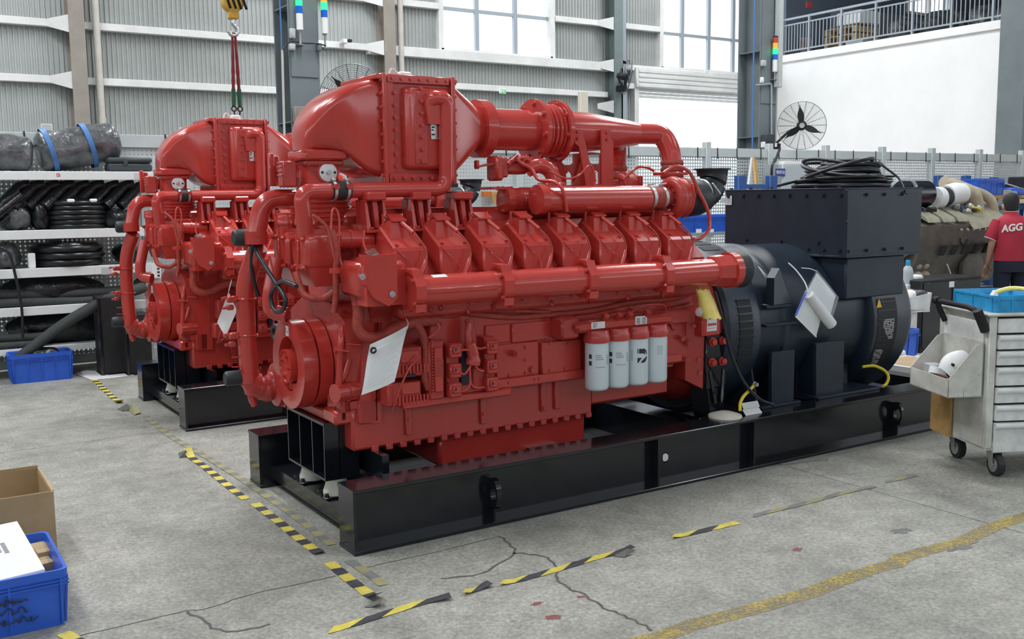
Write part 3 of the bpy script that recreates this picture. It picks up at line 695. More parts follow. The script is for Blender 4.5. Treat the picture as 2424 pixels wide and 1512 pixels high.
# ---- intake: throttle body, bellows, manifold
TX = .205; TY = YC
mb = MB(); mb.box(TX - .125, TX + .115, TY - .14, TY + .14, 1.965, 2.02, .01); mb.box(TX - .105, TX + .10, TY - .12, TY + .12, 1.935, 1.967, .008)
mb.lathe((TX, TY, 1.80), (0, 0, 1), [(0, .125), (.02, .125), (.02, .105), (.14, .105)], 28)
th = part(mb, 'throttle_body', 'red')
c = at(777, 408, 'y', TY - .115); mb = MB(); mb.lathe((c.x, TY - .03, c.z), (0, -1, 0), [(0, .062), (.08, .062), (.08, .055)], 24); part(mb, 'shaft_boss', 'red', th)
ds = part(MB().lathe((c.x, TY - .11, c.z), (0, -1, 0), [(0, .050), (.008, .050), (.010, .047)], 28), 'indicator_disc', 'label', th)
mb = MB()
for dx in (-.036, .036): mb.cyl((c.x + dx, TY - .120, c.z), (c.x + dx, TY - .121, c.z), .008, n=10)
part(mb, 'disc_hole', 'print', th); part(MB().bolt((c.x, TY - .119, c.z), (0, -1, 0), .012, .012), 'disc_nut', 'steel', th)
prof = [(0, .155), (.01, .16)]
for i in range(6): prof += [(.012 + i * .026, .160), (.020 + i * .026, .172), (.028 + i * .026, .160)]
mb = MB(); mb.lathe((TX + .03, TY, 1.615), (0, 0, 1), [(t, r * .86) for t, r in prof] + [(.18, .13)], 32); part(mb, 'intake_bellows', 'red')
mb = MB(); mb.box(.10, .42, .62, 1.02, 1.555, 1.615, .015); mb.box(.19, .40, .62, 1.02, 1.30, 1.56, .02); part(mb, 'intake_manifold_end', 'red_rough')
mb = MB(); mb.box(.26, 2.50, .66, .96, 1.56, 1.70, .04); part(mb, 'intake_manifold', 'red')
# actuators and small boxes left of the throttle
mb = MB(); a, b = at(664, 382, 'x', .0), at(676, 443, 'x', .0); mb.box(-.02, .06, b.y - .02, a.y, b.z, a.z, .008)
for i in range(4): mb.box(-.026, -.014, b.y - .015, a.y - .005, b.z + .06 + i * .022, b.z + .068 + i * .022, .002)
act = part(mb, 'actuator', 'red_rough'); part(MB().box(.0, .05, .99, 1.05, 1.85, 2.0, .008), 'actuator_box', 'red_rough')
mb = MB(); mb.box(-.03, .0, .93, .96, 1.83, 2.01, .006); mb.box(-.0, .10, .90, .97, 1.92, 1.94); mb.box(.0, .10, .90, .97, 1.83, 1.85); part(mb, 'actuator_bracket', 'red')
mb = MB(); mb.cyl(at(722, 362, 'x', .03), at(722, 355, 'x', .03), .02, n=10); part(mb, 'vent_plug', 'red')
# ---- charge air duct up to the cooler
IX0, IX1, IY0, IY1, IZ0, IZ1 = .50, .925, .585, 1.035, 1.842, 2.425
secs = []
OUT = crv([(TX - .118, 0, 2.02), (TX - .10, 0, 2.15), (TX - .01, 0, 2.275), (TX + .13, 0, 2.365), (IX0, 0, 2.41)], 4)
INN = crv([(TX + .115, 0, 2.02), (TX + .125, 0, 1.985), (TX + .16, 0, 1.94), (TX + .21, 0, 1.90), (IX0, 0, 1.868)], 4)
for k, (p, q) in enumerate(zip(OUT, INN)):
    t = k / (len(OUT) - 1); c = (p + q) / 2; n = (p - q).normalized(); secs.append(rrect((c.x, YC, c.z), n, (0, 1, 0), (p - q).length / 2, .118 + .09 * min(1, t * 1.5), .05, 4))
duct = part(MB().loft(secs), 'charge_air_duct', 'red', smooth=50)
mb = MB(); mb.tube(crv([at(690, 430, 'y', 1.0), at(705, 340, 'y', 1.0), at(722, 285, 'y', .97), at(750, 262, 'y', .95)], 6), .022, 10); part(mb, 'duct_stay', 'red')
# aftercooler core box with flanges, raised door panel, bolts
mb = MB(); mb.box(IX0, IX1, IY0 + .012, IY1 - .012, IZ0 + .012, IZ1 - .012, .004)
F = .03
for x in (IX0, IX1): mb.box(x - .012, x + .012, IY0 - .022, IY1 + .022, IZ0 - .01, IZ1 + .004, .003)
mb.box(IX0 + .02, IX1 - .02, IY0 - .012, IY0 + .02, IZ1 - .045, IZ1, .004); mb.box(IX0 + .02, IX1 - .02, IY0 - .012, IY0 + .02, IZ0, IZ0 + .05, .004)
mb.box(IX0 - .012, IX0 + .06, IY0 - .006, IY0 + .02, IZ0, IZ1, .003)
ic = part(mb, 'aftercooler', 'red')
sec = lambda y, hx, hz, r: rrect(((IX0 + IX1) / 2 + .045, y, (IZ0 + IZ1) / 2 + .005), (1, 0, 0), (0, 0, 1), hx, hz, r, 4)
door = part(MB().loft([sec(IY0 + .012, .145, .225, .03), sec(IY0 - .012, .145, .225, .03), sec(IY0 - .035, .130, .210, .03), sec(IY0 - .04, .115, .195, .03)]), 'cooler_door', 'red', ic, smooth=50)
part(MB().box(.665, .745, IY0 - .045, IY0 - .035, IZ0 + .10, IZ1 - .09, .003), 'door_strip', 'red_rough', ic)
bolts(ic, [(.585 - .022, IY0 - .008, IZ0 + .09 + i * .0655) for i in range(7)], (0, -1, 0), .010, .016)
bolts(ic, [(.705, IY0 - .046, IZ0 + .115 + i * .0655) for i in range(7)], (0, -1, 0), .010, .014)
bolts(ic, [(IX0 + .05 + i * .056, IY0 - .012, IZ1 - .022) for i in range(8)], (0, -1, 0), .009, .012)
bolts(ic, [(IX0 + .05 + i * .056, IY0 - .012, IZ0 + .025) for i in range(7)], (0, -1, 0), .010, .02)
bolts(ic, [(IX0 - .012, IY0 - .006, IZ0 + .04 + i * .073) for i in range(8)], (-1, 0, 0), .009, .012)
bolts(ic, [(IX0 - .012, IY0 + .05 + i * .06, IZ1 - .016) for i in range(7)], (-1, 0, 0), .010, .014)
bolts(ic, [(IX1 + .012, IY0 - .006, IZ0 + .04 + i * .073) for i in range(8)], (1, 0, 0), .008, .012)
mb = MB(); mb.box(IX0 - .05, IX0 + .02, IY0 - .015, IY1 + .015, IZ1 - .03, IZ1, .006); part(mb, 'top_lip', 'red', ic)
c = Vector((.80, IY0 - .048, 2.14)); pl = part(MB().box(c.x - .038, c.x + .038, c.y, c.y + .006, c.z - .062, c.z + .062, .002), 'nameplate', 'steel', ic)
mb = MB(); mb.box(c.x + .004, c.x + .036, c.y - .001, c.y, c.z - .055, c.z + .055); part(mb, 'nameplate_print', 'red_dark', ic, smooth=0)
mb = MB()
for z, w in ((.045, .022), (.03, .015), (.005, .02), (-.01, .012), (-.035, .02)): mb.box(c.x - .034, c.x - .034 + w, c.y - .0012, c.y, c.z + z - .004, c.z + z + .004)
part(mb, 'nameplate_print', 'print', ic, smooth=0)
mb = MB(); mb.box(.71, .79, .80, .86, IZ1, IZ1 + .05, .01); mb.tube(crv([(.70, .80, IZ1 + .03), (.66, .80, IZ1 + .06), (.64, .80, IZ1 + .01)], 4), .006, 6); part(mb, 'taped_plug', 'paper', ic)
mb = MB(); mb.box(IX0 + .03, IX1 + .02, IY0 - .02, IY1, IZ0 - .028, IZ0 - .005); part(mb, 'rubber_pad', 'rubber', ic)
# loop pipe: along the front of the cooler and up into its door
LY = .555
mb = MB(); mb.tube(bend([(.03, LY + .02, 1.56), (.012, LY, 1.66), (.0, LY, 1.797), (.30, LY, 1.80), (.845, LY - .03, 1.805), (.85, LY - .04, 2.30), (.775, LY - .03, 2.305), (.755, IY0 - .03, 2.27)], .075, 7), .042, 18)
lp = part(mb, 'loop_pipe', 'red', smooth=60)
mb = MB(); mb.prism([(.735, IY0 - .04, 2.16), (.815, IY0 - .04, 2.16), (.815, IY0 - .04, 2.30), (.785, IY0 - .04, 2.33), (.745, IY0 - .04, 2.33), (.72, IY0 - .04, 2.28)], (0, -.035, 0)); part(mb, 'pipe_socket', 'red', lp)
h0 = Y(783, 450, LY); h1 = Y(826, 449, LY); h0.z = h1.z = 1.80; part(MB().cyl(h0, h1, .050, n=22), 'coupling_hose', 'rubber', lp)
for f in (.12, .82):
    p = h0.lerp(h1, f); o = part(MB().lathe(p, (1, 0, 0), [(-.008, .0525), (-.008, .054), (.008, .054), (.008, .0525)], 24), 'hose_clamp', 'zinc', lp)
    part(MB().box(p.x - .01, p.x + .01, p.y - .025, p.y + .005, p.z + .05, p.z + .066, .003), 'clamp_screw', 'zinc', lp)
    part(MB().cyl((p.x, p.y - .048, p.z + .02), (p.x, p.y - .062, p.z + .02), .016, n=12), 'clamp_stud', 'red', lp)
# cone, flanged pipe, expansion bellows, tapering pipe, elbow
CXZ = 2.165
mb = MB(); s0 = rrect((IX1 + .012, YC, (IZ0 + IZ1) / 2 + .01), (0, 1, 0), (0, 0, 1), .215, .262, .05, 5)
n = len(s0)
def circ(x, r, z): return [Vector((x, YC + r * cos(pi / 4 * 0 + 2 * pi * (i + .5) / n), z + r * sin(2 * pi * (i + .5) / n))) for i in range(n)]
mb.loft([s0, rrect((IX1 + .04, YC, (IZ0 + IZ1) / 2 + .01), (0, 1, 0), (0, 0, 1), .205, .252, .06, 5), circ(1.18, .135, CXZ), circ(1.24, .132, CXZ)])
part(mb, 'outlet_cone', 'red', smooth=60)
def flange(x, r, t, name='pipe_flange', nb=8):
    o = part(MB().lathe((x, YC, CXZ), (1, 0, 0), [(0, r), (t, r)], 40), name, 'red')
    if nb: bolts(o, [(x, YC + (r - .03) * cos(a), CXZ + (r - .03) * sin(a)) for a in [2 * pi * k / nb + .2 for k in range(nb)]], (-1, 0, 0), .014, .02)
    return o
mb = MB().lathe((1.205, YC, CXZ), (1, 0, 0), [(0, .15), (.0, .172), (.07, .172), (.07, .15)], 40); part(mb, 'band_clamp', 'red')
mb = MB().tube([(1.24, YC, CXZ), (1.64, YC, CXZ)], .125, 32); part(mb, 'charge_pipe', 'red')
flange(1.615, .192, .03); 
prof = [(0, .145)]
for i in range(4): prof += [(.012 + i * .032, .14), (.024 + i * .032, .165), (.036 + i * .032, .165), (.044 + i * .032, .14)]
part(MB().lathe((1.645, YC, CXZ), (1, 0, 0), prof + [(.145, .145)], 40), 'expansion_bellows', 'red')
flange(1.785, .192, .03)
mb = MB(); mb.lathe((1.815, YC, CXZ), (1, 0, 0), [(0, .13), (.22, .125), (.50, .095), (.64, .075)], 32)
part(mb, 'taper_pipe', 'red', smooth=50)
ez = CXZ + .015; E1 = Y(1530, 325, .70); E2 = Y(1535, 372, .62)
mb = MB(); mb.tube(bend([(2.40, YC, CXZ), (2.64, .76, CXZ + .0), (2.66, .70, 2.06), (2.66, .68, 1.97)], .13, 9), .068, 20); part(mb, 'charge_elbow', 'red', smooth=60)
mb = MB(); mb.tube(bend([(2.30, YC + .05, CXZ - .05), (2.45, 1.0, CXZ - .06), (2.46, 1.02, 1.95)], .12, 8), .065, 18); part(mb, 'charge_elbow', 'red', smooth=60)
def rib_hose(x, y, z0, z1, r, nrib):
    pr = []; h = (z1 - z0) / nrib
    for i in range(nrib): pr += [(i * h, r * .9), (i * h + h * .35, r * 1.05), (i * h + h * .65, r * 1.05)]
    o = part(MB().lathe((x, y, z0), (0, 0, 1), pr + [(z1 - z0, r * .9)], 22), 'silicone_hose', 'red_hose')
    for i in range(nrib):
        zz = z0 + i * h + .004; part(MB().lathe((x, y, zz), (0, 0, 1), [(-.004, r * .92), (-.004, r * .96), (.008, r * .96), (.008, r * .92)], 20), 'hose_clamp', 'zinc', o)
rib_hose(2.66, .68, 1.86, 1.99, .074, 3); rib_hose(2.46, 1.02, 1.80, 1.97, .07, 3)
# A-frame bracket under the taper pipe
mb = MB(); q = lambda px, py: Y(px, py, .66)
outer = [q(*p) for p in ((1360, 306), (1378, 306), (1400, 400), (1408, 436), (1424, 436), (1424, 306), (1446, 306), (1447, 330), (1452, 332), (1452, 440), (1415, 440), (1388, 440), (1371, 346), (1361, 338))]
mb.plate(outer, [], (0, .014, 0)); fr = part(mb, 'pipe_bracket', 'red', smooth=0)
bolts(fr, [q(1367, 312), q(1367, 328), q(1437, 314), q(1437, 330)], (0, -1, 0), .010, .014)
q = lambda px, py: Y(px, py, .80)
outer = [q(*p) for p in ((1300, 380), (1332, 366), (1400, 360), (1420, 362), (1450, 360), (1450, 445), (1395, 445), (1300, 445))]
holes = [[q(*p) for p in h] for h in (((1338, 368), (1330, 384), (1336, 390), (1352, 390), (1358, 384), (1358, 364)), ((1392, 366), (1395, 384), (1402, 388), (1418, 388), (1421, 384), (1421, 366)), ((1340, 412), (1346, 405), (1352, 408), (1355, 416), (1355, 438), (1341, 438)), ((1405, 408), (1412, 402), (1418, 408), (1418, 432), (1412, 438), (1407, 430)))]
mb = MB(); mb.plate(outer, holes, (0, .014, 0)); mb.prism([q(1376, 360), q(1388, 360), q(1370, 445), q(1352, 445)], (0, -.02, 0)); part(mb, 'pipe_bracket', 'red', smooth=0)
part(MB().box(1.45, 2.55, .62, 1.0, 1.62, 1.80, .03), 'manifold_top', 'red_rough')
# ---- crankcase gas canisters, valve block and tubes
CY = .43
c0 = Y(1268, 471, CY); c1 = Y(1525, 470, CY); zc = (c0.z + c1.z) / 2; r = .078
mb = MB(); mb.lathe((c0.x, CY, zc), (1, 0, 0), [(-.004, .03), (0, .07), (.003, .086), (.05, .088), (.055, .080), (.06, r), (c1.x - c0.x, r), (c1.x - c0.x + .012, r * .98)], 32)
can = part(mb, 'breather_canister', 'red')
mb = MB(); x = c1.x + .02; mb.lathe((x, CY, zc), (1, 0, 0), [(0, .07), (.13, .07)], 28); part(mb, 'silicone_hose', 'red_hose', can)
for dx in (.02, .115):
    o = part(MB().lathe((x + dx, CY, zc), (1, 0, 0), [(-.012, .071), (-.012, .0735), (.012, .0735), (.012, .071)], 28), 'band_clamp', 'zinc', can); part(MB().cyl((x + dx - .02, CY - .01, zc + .082), (x + dx + .03, CY - .02, zc + .09), .006, n=8), 'clamp_screw', 'zinc', can)
d0 = Y(1190, 472, .62); mb = MB(); mb.lathe((d0.x, .62, d0.z), (1, 0, 0), [(-.004, .03), (0, .068), (.003, .078), (.05, .08), (.055, .07), (.10, .07)] + [q for k in range(6) for q in ((.11 + k * .016, .072), (.118 + k * .016, .066))] + [(.5, .066)], 30); part(mb, 'breather_canister', 'red')
mb = MB(); a = Y(1170, 368, .60); b = Y(1187, 428, .60)
mb.box(a.x, a.x + .055, .575, .70, b.z, a.z, .015); mb.box(a.x + .05, a.x + .10, .60, .72, b.z + .02, a.z - .01, .01); mb.box(a.x + .09, a.x + .26, .62, .74, b.z + .04, b.z + .12, .02)
for k in range(5): mb.cyl((a.x + .09 + k * .035, .60 + .015 * (k % 2), b.z + .09 + .02 * (k % 3)), (a.x + .15 + k * .035, .64, b.z + .13 + .015 * (k % 2)), .018, n=10)
mb.prism([(a.x - .10, .62, b.z + .075), (a.x, .60, b.z + .095), (a.x, .70, b.z + .095), (a.x - .10, .66, b.z + .075)], (0, 0, .012)); mb.box(a.x - .105, a.x - .085, .625, .66, b.z + .07, b.z + .12, .004)
gv = part(mb, 'gas_valve', 'red_rough')
mb = MB(); mb.box(a.x - .03, a.x + .10, .58, .72, b.z - .05, b.z - .035); mb.beam((a.x + .03, .62, b.z - .04), (a.x + .08, .62, 1.78), .03, .02); part(mb, 'valve_bracket', 'red', gv)
mb = MB(); mb.tube(crv([Y(1248, 402, .62), Y(1275, 392, .60), Y(1302, 405, .58), Y(1315, 440, .56)], 6), .046, 14); part(mb, 'breather_elbow', 'red')
part(MB().box(1.52, 1.66, .50, .62, 1.80, 1.84, .008), 'elbow_base', 'red')
def wire(pts, r, name='wire', m='red', par=None, k=6): return part(MB().tube(crv(pts, k), r, 7), name, m, par, smooth=60)
wire([Y(1240, 372, .60), Y(1228, 375, .59), Y(1232, 385, .58), Y(1258, 400, .56), Y(1275, 425, .50), Y(1310, 430, .40), Y(1332, 450, .345), Y(1342, 500, .36)], .011, 'vent_hose', 'red')
wire([Y(1300, 405, .5), Y(1340, 422, .45), Y(1370, 415, .45), Y(1390, 395, .45), Y(1402, 395, .45), Y(1410, 430, .45)], .006)
mb = MB(); p = Y(1403, 422, .5); mb.lathe(p + Vector((0, 0, -.07)), (0, 0, 1), [(k * .012, .018 + .004 * (k % 2)) for k in range(10)], 12); part(mb, 'spring_sleeve', 'red')
# ---- turbochargers
def turbo(cx, cy, cz, s=1.0, black=True):
    mb = MB(); mb.torus((cx, cy, cz), (1, 0, 0), .098 * s, .040 * s, 40, 12); mb.lathe((cx - .02, cy, cz), (1, 0, 0), [(0, .03 * s), (.0, .085 * s)], 30, cap=False); mb.lathe((cx + .02, cy, cz), (1, 0, 0), [(0, .12 * s), (.055, .125 * s), (.055, .1 * s)], 36)
    t = part(mb, 'turbo_compressor', 'red_rough')
    for a in [2 * pi * k / 8 for k in range(8)]:
        part(MB().beam((cx - .035, cy + .055 * s * cos(a), cz + .055 * s * sin(a)), (cx - .02, cy + .085 * s * cos(a), cz + .085 * s * sin(a)), .008, .006), 'cover_vane', 'red', t)
    mb = MB(); mb.torus((cx + .075, cy, cz), (1, 0, 0), .118 * s, .012, 36, 8); mb.box(cx + .06, cx + .09, cy - .13 * s, cy - .10 * s, cz - .0, cz + .09, .006); part(mb, 'v_band', 'red', t)
    if black:
        part(MB().lathe((cx + .09, cy, cz), (1, 0, 0), [(0, .12 * s), (.03, .125 * s), (.12, .118 * s), (.20, .09 * s)], 32), 'turbine_housing', 'exhaust', t, smooth=55)
    return t
TC = Y(1592, 462, .43); turbo(TC.x, .43, zc)
mb = MB(); mb.tube(bend([(c1.x + .10, CY, zc), (TC.x - .02, .43, zc)], .01), .052, 16); part(mb, 'inlet_pipe', 'red_hose')
t2 = Y(1490, 432, .95); turbo(2.45, .95, 1.80, .9, False)
mb = MB(); ex = TC.x + .29; secs = []
for k in range(9):
    a = pi / 2 * k / 8; c = Vector((ex + .13 * sin(a), .43 + .01 * k, zc + .015 + .155 * (1 - cos(a)))); d = Vector((cos(a), 0, sin(a))); secs.append(mb.ring(c, d, .082 + .016 * (k / 8) ** 2, 24))
mb.loft(secs); top = Vector((ex + .13, .51, zc + .17)); mb.lathe(top, (0, 0, 1), [(-.03, .10), (.0, .104), (.012, .108), (.012, .125), (.02, .125)], 28); el = part(mb, 'exhaust_elbow', 'exhaust', smooth=55)
mb = MB(); mb.torus((ex - .03, .44, zc + .01), (1, 0, 0), .10, .009, 28, 6); mb.cyl((ex - .03, .34, zc + .09), (ex + .03, .33, zc + .02), .007, n=8); part(mb, 'exhaust_clamp', 'zinc', el)
part(MB().box(TC.x - .02, TC.x + .17, .47, .6, zc + .145, zc + .165, .004), 'heat_shield', 'red')
wire([Y(1570, 410, .34), Y(1600, 394, .33), Y(1632, 408, .31), Y(1655, 455, .29), Y(1676, 500, .29), Y(1679, 540, .28), Y(1660, 562, .27), Y(1640, 566, .27)], .012, 'oil_hose', 'red')
wire([Y(1548, 405, .6), Y(1530, 396, .6), Y(1505, 398, .6), Y(1475, 425, .6)], .009, 'oil_hose', 'red')
# ---- rocker covers: eight a bank, each with a cap, lead and clip
RP = .2673
def rocker(i, x):
    w = .165; yf = .25
    P = lambda y, z: Vector((x, y, z))
    w = .196; prof = [P(.240, 1.352), P(.246, 1.482), P(.256, 1.500), P(.425, 1.606), P(.45, 1.608), P(.505, 1.574), P(.53, 1.46), P(.53, 1.352)]
    cen = Vector((0, .39, 1.47)); sh = lambda p, f: Vector((0, cen.y - p.y, cen.z - p.z)) * f
    mb = MB(); mb.loft([[p + sh(p, .07) for p in prof], [p + Vector((.010, 0, 0)) for p in prof], [p + Vector((w - .010, 0, 0)) for p in prof], [p + Vector((w, 0, 0)) + sh(p, .07) for p in prof]])
    mb.box(x - .006, x + w + .006, .232, .55, 1.335, 1.356, .006)
    rc = part(mb, 'rocker_cover', 'red', smooth=22)
    mb = MB(); x0 = x + .035
    lo = [Vector((x0 - .018, .325, 1.535)), Vector((x0 + .098, .325, 1.535)), Vector((x0 + .098, .47, 1.60)), Vector((x0 - .018, .47, 1.60))]; hi = [Vector((x0, .352, 1.638)), Vector((x0 + .08, .352, 1.638)), Vector((x0 + .08, .45, 1.638)), Vector((x0, .45, 1.638))]
    mb.loft([lo, hi]); part(mb, 'coil_housing', 'red', rc)
    part(MB().prism([(x0 - .004, .335, 1.634), (x0 + .082, .335, 1.634), (x0 + .095, .44, 1.664), (x0 + .012, .44, 1.664)], (0, 0, .010)), 'coil_plate', 'red', rc, smooth=0)
    for dx, dy in ((-.012, .42), (.098, .43)): part(MB().cyl((x0 + dx, dy, 1.60), (x0 + dx, dy, 1.675), .009, n=8), 'plate_bolt', 'red', rc)
    ld = part(MB().tube([(x0 + .055, .345, 1.628), (x0 + .085, .27, 1.575)], .012, 10), 'lead_boot', 'red', rc)
    part(MB().tube(crv([(x0 + .085, .27, 1.575), (x0 + .115, .225, 1.52), (x0 + .128, .205, 1.46), (x0 + .115, .195, 1.43)], 5), .0052, 8), 'ignition_lead', 'red_hose', rc)
    part(MB().tube([(x0 + .115, .195, 1.435), (x0 + .10, .19, 1.40), (x0 + .07, .185, 1.335)], [.008, .013, .014], 10), 'lead_connector', 'red', rc)
    part(MB().tube(crv([(x + .0, .243, 1.50), (x + .05, .235, 1.45), (x + .08, .215, 1.42), (x + .085 + .02 * (i % 3), .20, 1.37), (x + .09, .19, 1.34)], 5), .0026, 6), 'thin_wire', 'red', rc)
    for dx in (.025, w - .03): part(MB().bolt((x + dx, .275, 1.510), (0, -.5, .87), .010, .014), 'cover_bolt', 'red', rc)
    return rc
for i in range(8): rocker(i, .380 + RP * i)
for i in range(8):
    x = .395 + RP * i; mb = MB(); P = lambda y, z: Vector((x, 1.62 - y, z))
    prof = [P(.245, 1.355), P(.25, 1.495), P(.437, 1.604), P(.50, 1.572), P(.53, 1.355)]; mb.loft([prof, [p + Vector((.165, 0, 0)) for p in prof]]); mb.box(x + .03, x + .13, 1.18, 1.28, 1.55, 1.65, .01); part(mb, 'rocker_cover', 'red')
# intake supports standing between bank and cooler
for px in (893, 1001, 1101):
    p = Y(px, 508, .47); mb = MB(); x = p.x
    mb.box(x - .055, x + .055, .46, .60, 1.745, 1.79, .008); mb.prism([(x - .012, .465, 1.60), (x + .012, .465, 1.60), (x + .014, .50, 1.75), (x - .014, .50, 1.75)], (0, .1, 0))
    for sx in (-.058, .045): mb.prism([(x + sx - .008, .455, 1.59), (x + sx + .015, .455, 1.59), (x + sx + .012, .50, 1.75), (x + sx, .50, 1.75)], (0, .10, 0))
    mb.box(x - .065, x + .065, .54, .60, 1.58, 1.75); mb.box(x - .075, x + .075, .44, .6, 1.575, 1.592, .004)
    s = part(mb, 'intake_support', 'red', smooth=30)
    bolts(s, [(x - .04, .452, 1.594), (x + .04, .452, 1.594)], (0, 0, 1), .011, .012)
# ---- long coolant rail along the near side with clamps and end flange
RY, RZ = .10, 1.285
x0, x1 = .375, 2.46
mb = MB(); mb.tube([(x0, RY, RZ), (x1, RY, RZ - .002)], .080, 28); rl = part(mb, 'coolant_rail', 'red')
def rail_clamp(x, w=.058, r=.104):
    mb = MB(); sec = [Vector((x, RY + r * cos(a), RZ + r * sin(a))) for a in [2 * pi * (k + .5) / 10 for k in range(10)]]; mb.loft([sec, [p + Vector((w, 0, 0)) for p in sec]]); mb.prism([(x, RY + .05, RZ + .085), (x, RY + .03, RZ + .118), (x, RY - .05, RZ + .112), (x, RY - .07, RZ + .07)], (w, 0, 0)); mb.prism([(x, RY - .06, RZ - .07), (x, RY - .09, RZ - .06), (x, RY - .085, RZ - .10), (x, RY - .05, RZ - .11)], (w, 0, 0)); mb.box(x, x + w, RY, .32, RZ - .03, RZ + .03)
    o = part(mb, 'rail_clamp', 'red', rl, smooth=20); bolts(o, [(x - .002, RY - .082, RZ - .055), (x - .002, RY - .07, RZ + .06)], (-1, 0, 0), .010, .016)
for x in (.375, .90, 1.465, 2.03): rail_clamp(x)
mb = MB(); sec = lambda x, r: [Vector((x, RY + r * cos(2 * pi * (k + .5) / 8), RZ + r * sin(2 * pi * (k + .5) / 8))) for k in range(8)]
mb.loft([sec(2.46, .083), sec(2.475, .098), sec(2.56, .104), sec(2.60, .104)]); mb.lathe((2.60, RY, RZ), (1, 0, 0), [(0, .112), (.055, .112)], 30); part(mb, 'end_flange', 'red', rl, smooth=25)
part(MB().lathe((2.655, RY, RZ), (1, 0, 0), [(0, .112), (.07, .115), (.075, .09)], 30), 'end_cap', 'rubber', rl)
part(MB().add([(.50 + dx, RY + .081 * cos(a), RZ + .081 * sin(a)) for a in (1.75, 1.95, 2.15) for dx in (0, .085)], [(0, 1, 3, 2), (2, 3, 5, 4)]), 'sticker', 'label', rl, fix=False)
part(MB().box(.41, .86, RY - .0835, RY - .07, RZ - .012, RZ + .014, .004), 'cast_strip', 'red_rough', rl)
# guard plate at the rail's front end
mb = MB(); a = Y(866, 606, .12)
q = [Y(866, 603, .10), Y(897, 606, .06), Y(939, 600, .06), Y(941, 706, .06), Y(920, 725, .06), Y(885, 705, .08), Y(868, 675, .10)]
mb.prism(q, (.006, .10, 0)); gp = part(mb, 'guard_plate', 'red', smooth=20)
mb = MB(); mb.box(.14, .40, .16, .42, 1.26, 1.44, .02); mb.prism([(.16, .12, 1.22), (.40, .12, 1.22), (.40, .12, 1.40), (.16, .12, 1.40)], (0, .12, 0)); part(mb, 'rail_bracket', 'red', gp)
bolts(gp, [Y(858, 655, .09), Y(929, 696, .055)], (-.3, -1, 0), .012, .015, 'steel')
mb = MB(); mb.prism([Y(862, 598, .2), Y(885, 588, .2), Y(897, 601, .12), Y(880, 606, .12)], (0, 0, .004)); part(mb, 'rail_cap', 'steel', gp)
# ---- wiring harness
HN = lambda pts, r, nm='harness', y=.36: part(MB().tube(crv([Y(px, py, yy) for px, py, yy in pts], 7), r, 10), nm, 'red_hose', smooth=60)
HN(((827, 663, .36), (838, 680, .34), (848, 730, .33), (848, 775, .33), (868, 798, .31), (905, 795, .30), (940, 775, .30), (985, 762, .31), (1040, 758, .31)), .030)
HN(((700, 645, .56), (715, 690, .5), (735, 705, .46), (765, 706, .44), (790, 690, .42)), .018)
HN(((786, 545, .42), (798, 590, .40), (795, 640, .40), (795, 700, .40), (790, 740, .4)), .016)
HN(((742, 510, .48), (775, 540, .44), (790, 600, .40), (805, 650, .40), (830, 668, .38)), .010)
HN(((985, 765, .30), (1000, 790, .29), (1008, 830, .29), (1005, 890, .29), (1015, 920, .29)), .022)
HN(((1110, 755, .27), (1115, 790, .26), (1120, 840, .25), (1125, 850, .25)), .026)
HN(((1060, 735, .33), (1200, 750, .33), (1300, 745, .33), (1400, 735, .33), (1500, 715, .33), (1600, 705, .33), (1640, 690, .33)), .018)
HN(((985, 745, .33), (1060, 748, .33), (1150, 735, .33), (1300, 738, .33)), .012)
HN(((1380, 770, .32), (1450, 745, .32), (1550, 740, .32), (1640, 720, .32)), .013)
for (px, py) in ((848, 716), (941, 775), (1036, 757), (795, 640), (1300, 744), (1500, 716)):
    c = Y(px, py, .34 if px > 900 else .33); part(MB().lathe(c, (0, 0, 1) if px < 900 else (1, 0, -.1), [(-.012, .034 if px < 1200 else .02), (.012, .034 if px < 1200 else .02)], 14), 'harness_clip', 'red')
wire([Y(994, 842, .24), Y(970, 870, .23), Y(955, 900, .23), Y(940, 940, .25), Y(930, 970, .28)], .006)
for k, (px, py) in enumerate(((835, 440), (815, 480), (800, 500))):
    pass
wire([Y(783, 545, .42), Y(786, 500, .44), Y(795, 495, .46), Y(803, 520, .44), Y(803, 600, .40), Y(820, 660, .36)], .006)
wire([Y(862, 545, .30), Y(862, 580, .28), Y(885, 625, .24)], .006)
for i, (px, py) in enumerate(((1000, 735), (1022, 733), (1045, 728), (1110, 738), (1170, 728), (1210, 720), (1308, 720), (1400, 712), (1488, 705), (1570, 700))):
    c = Y(px, py, .27); mb = MB(); mb.lathe(c + Vector((0, .08, .05)), (0, -.75, -.5), [(0, .03), (.05, .024), (.05, .018), (.085, .018)], 12); mb.cyl(c + Vector((0, .02, .01)), c + Vector((0, -.0, -.012)), .011, n=10); part(mb, 'liner_plug', 'red_rough')
part(MB().box(.42, 2.55, .28, .40, 1.12, 1.20, .02), 'water_jacket', 'red_rough')
for i in range(12):
    x = .50 + i * .172; part(MB().bolt((x, .28, 1.185), (0, -1, 0), .012, .02), 'jacket_bolt', 'red')
# ---- near side covers, control modules, rail and filters
def pbox(px0, py0, px1, py1, y, d, m='red', nm='cover_plate', b=.006, par=None):
    a, c = Y(px0, (py0 + py1) / 2, y), Y(px1, (py0 + py1) / 2, y); t, bo = Y((px0 + px1) / 2, py0, y), Y((px0 + px1) / 2, py1, y)
    return part(MB().box(a.x, c.x, y, y + d, bo.z, t.z, b), nm, m, par)
part(MB().box(.62, 2.55, .34, .42, .68, 1.13, .01), 'side_cover', 'red')
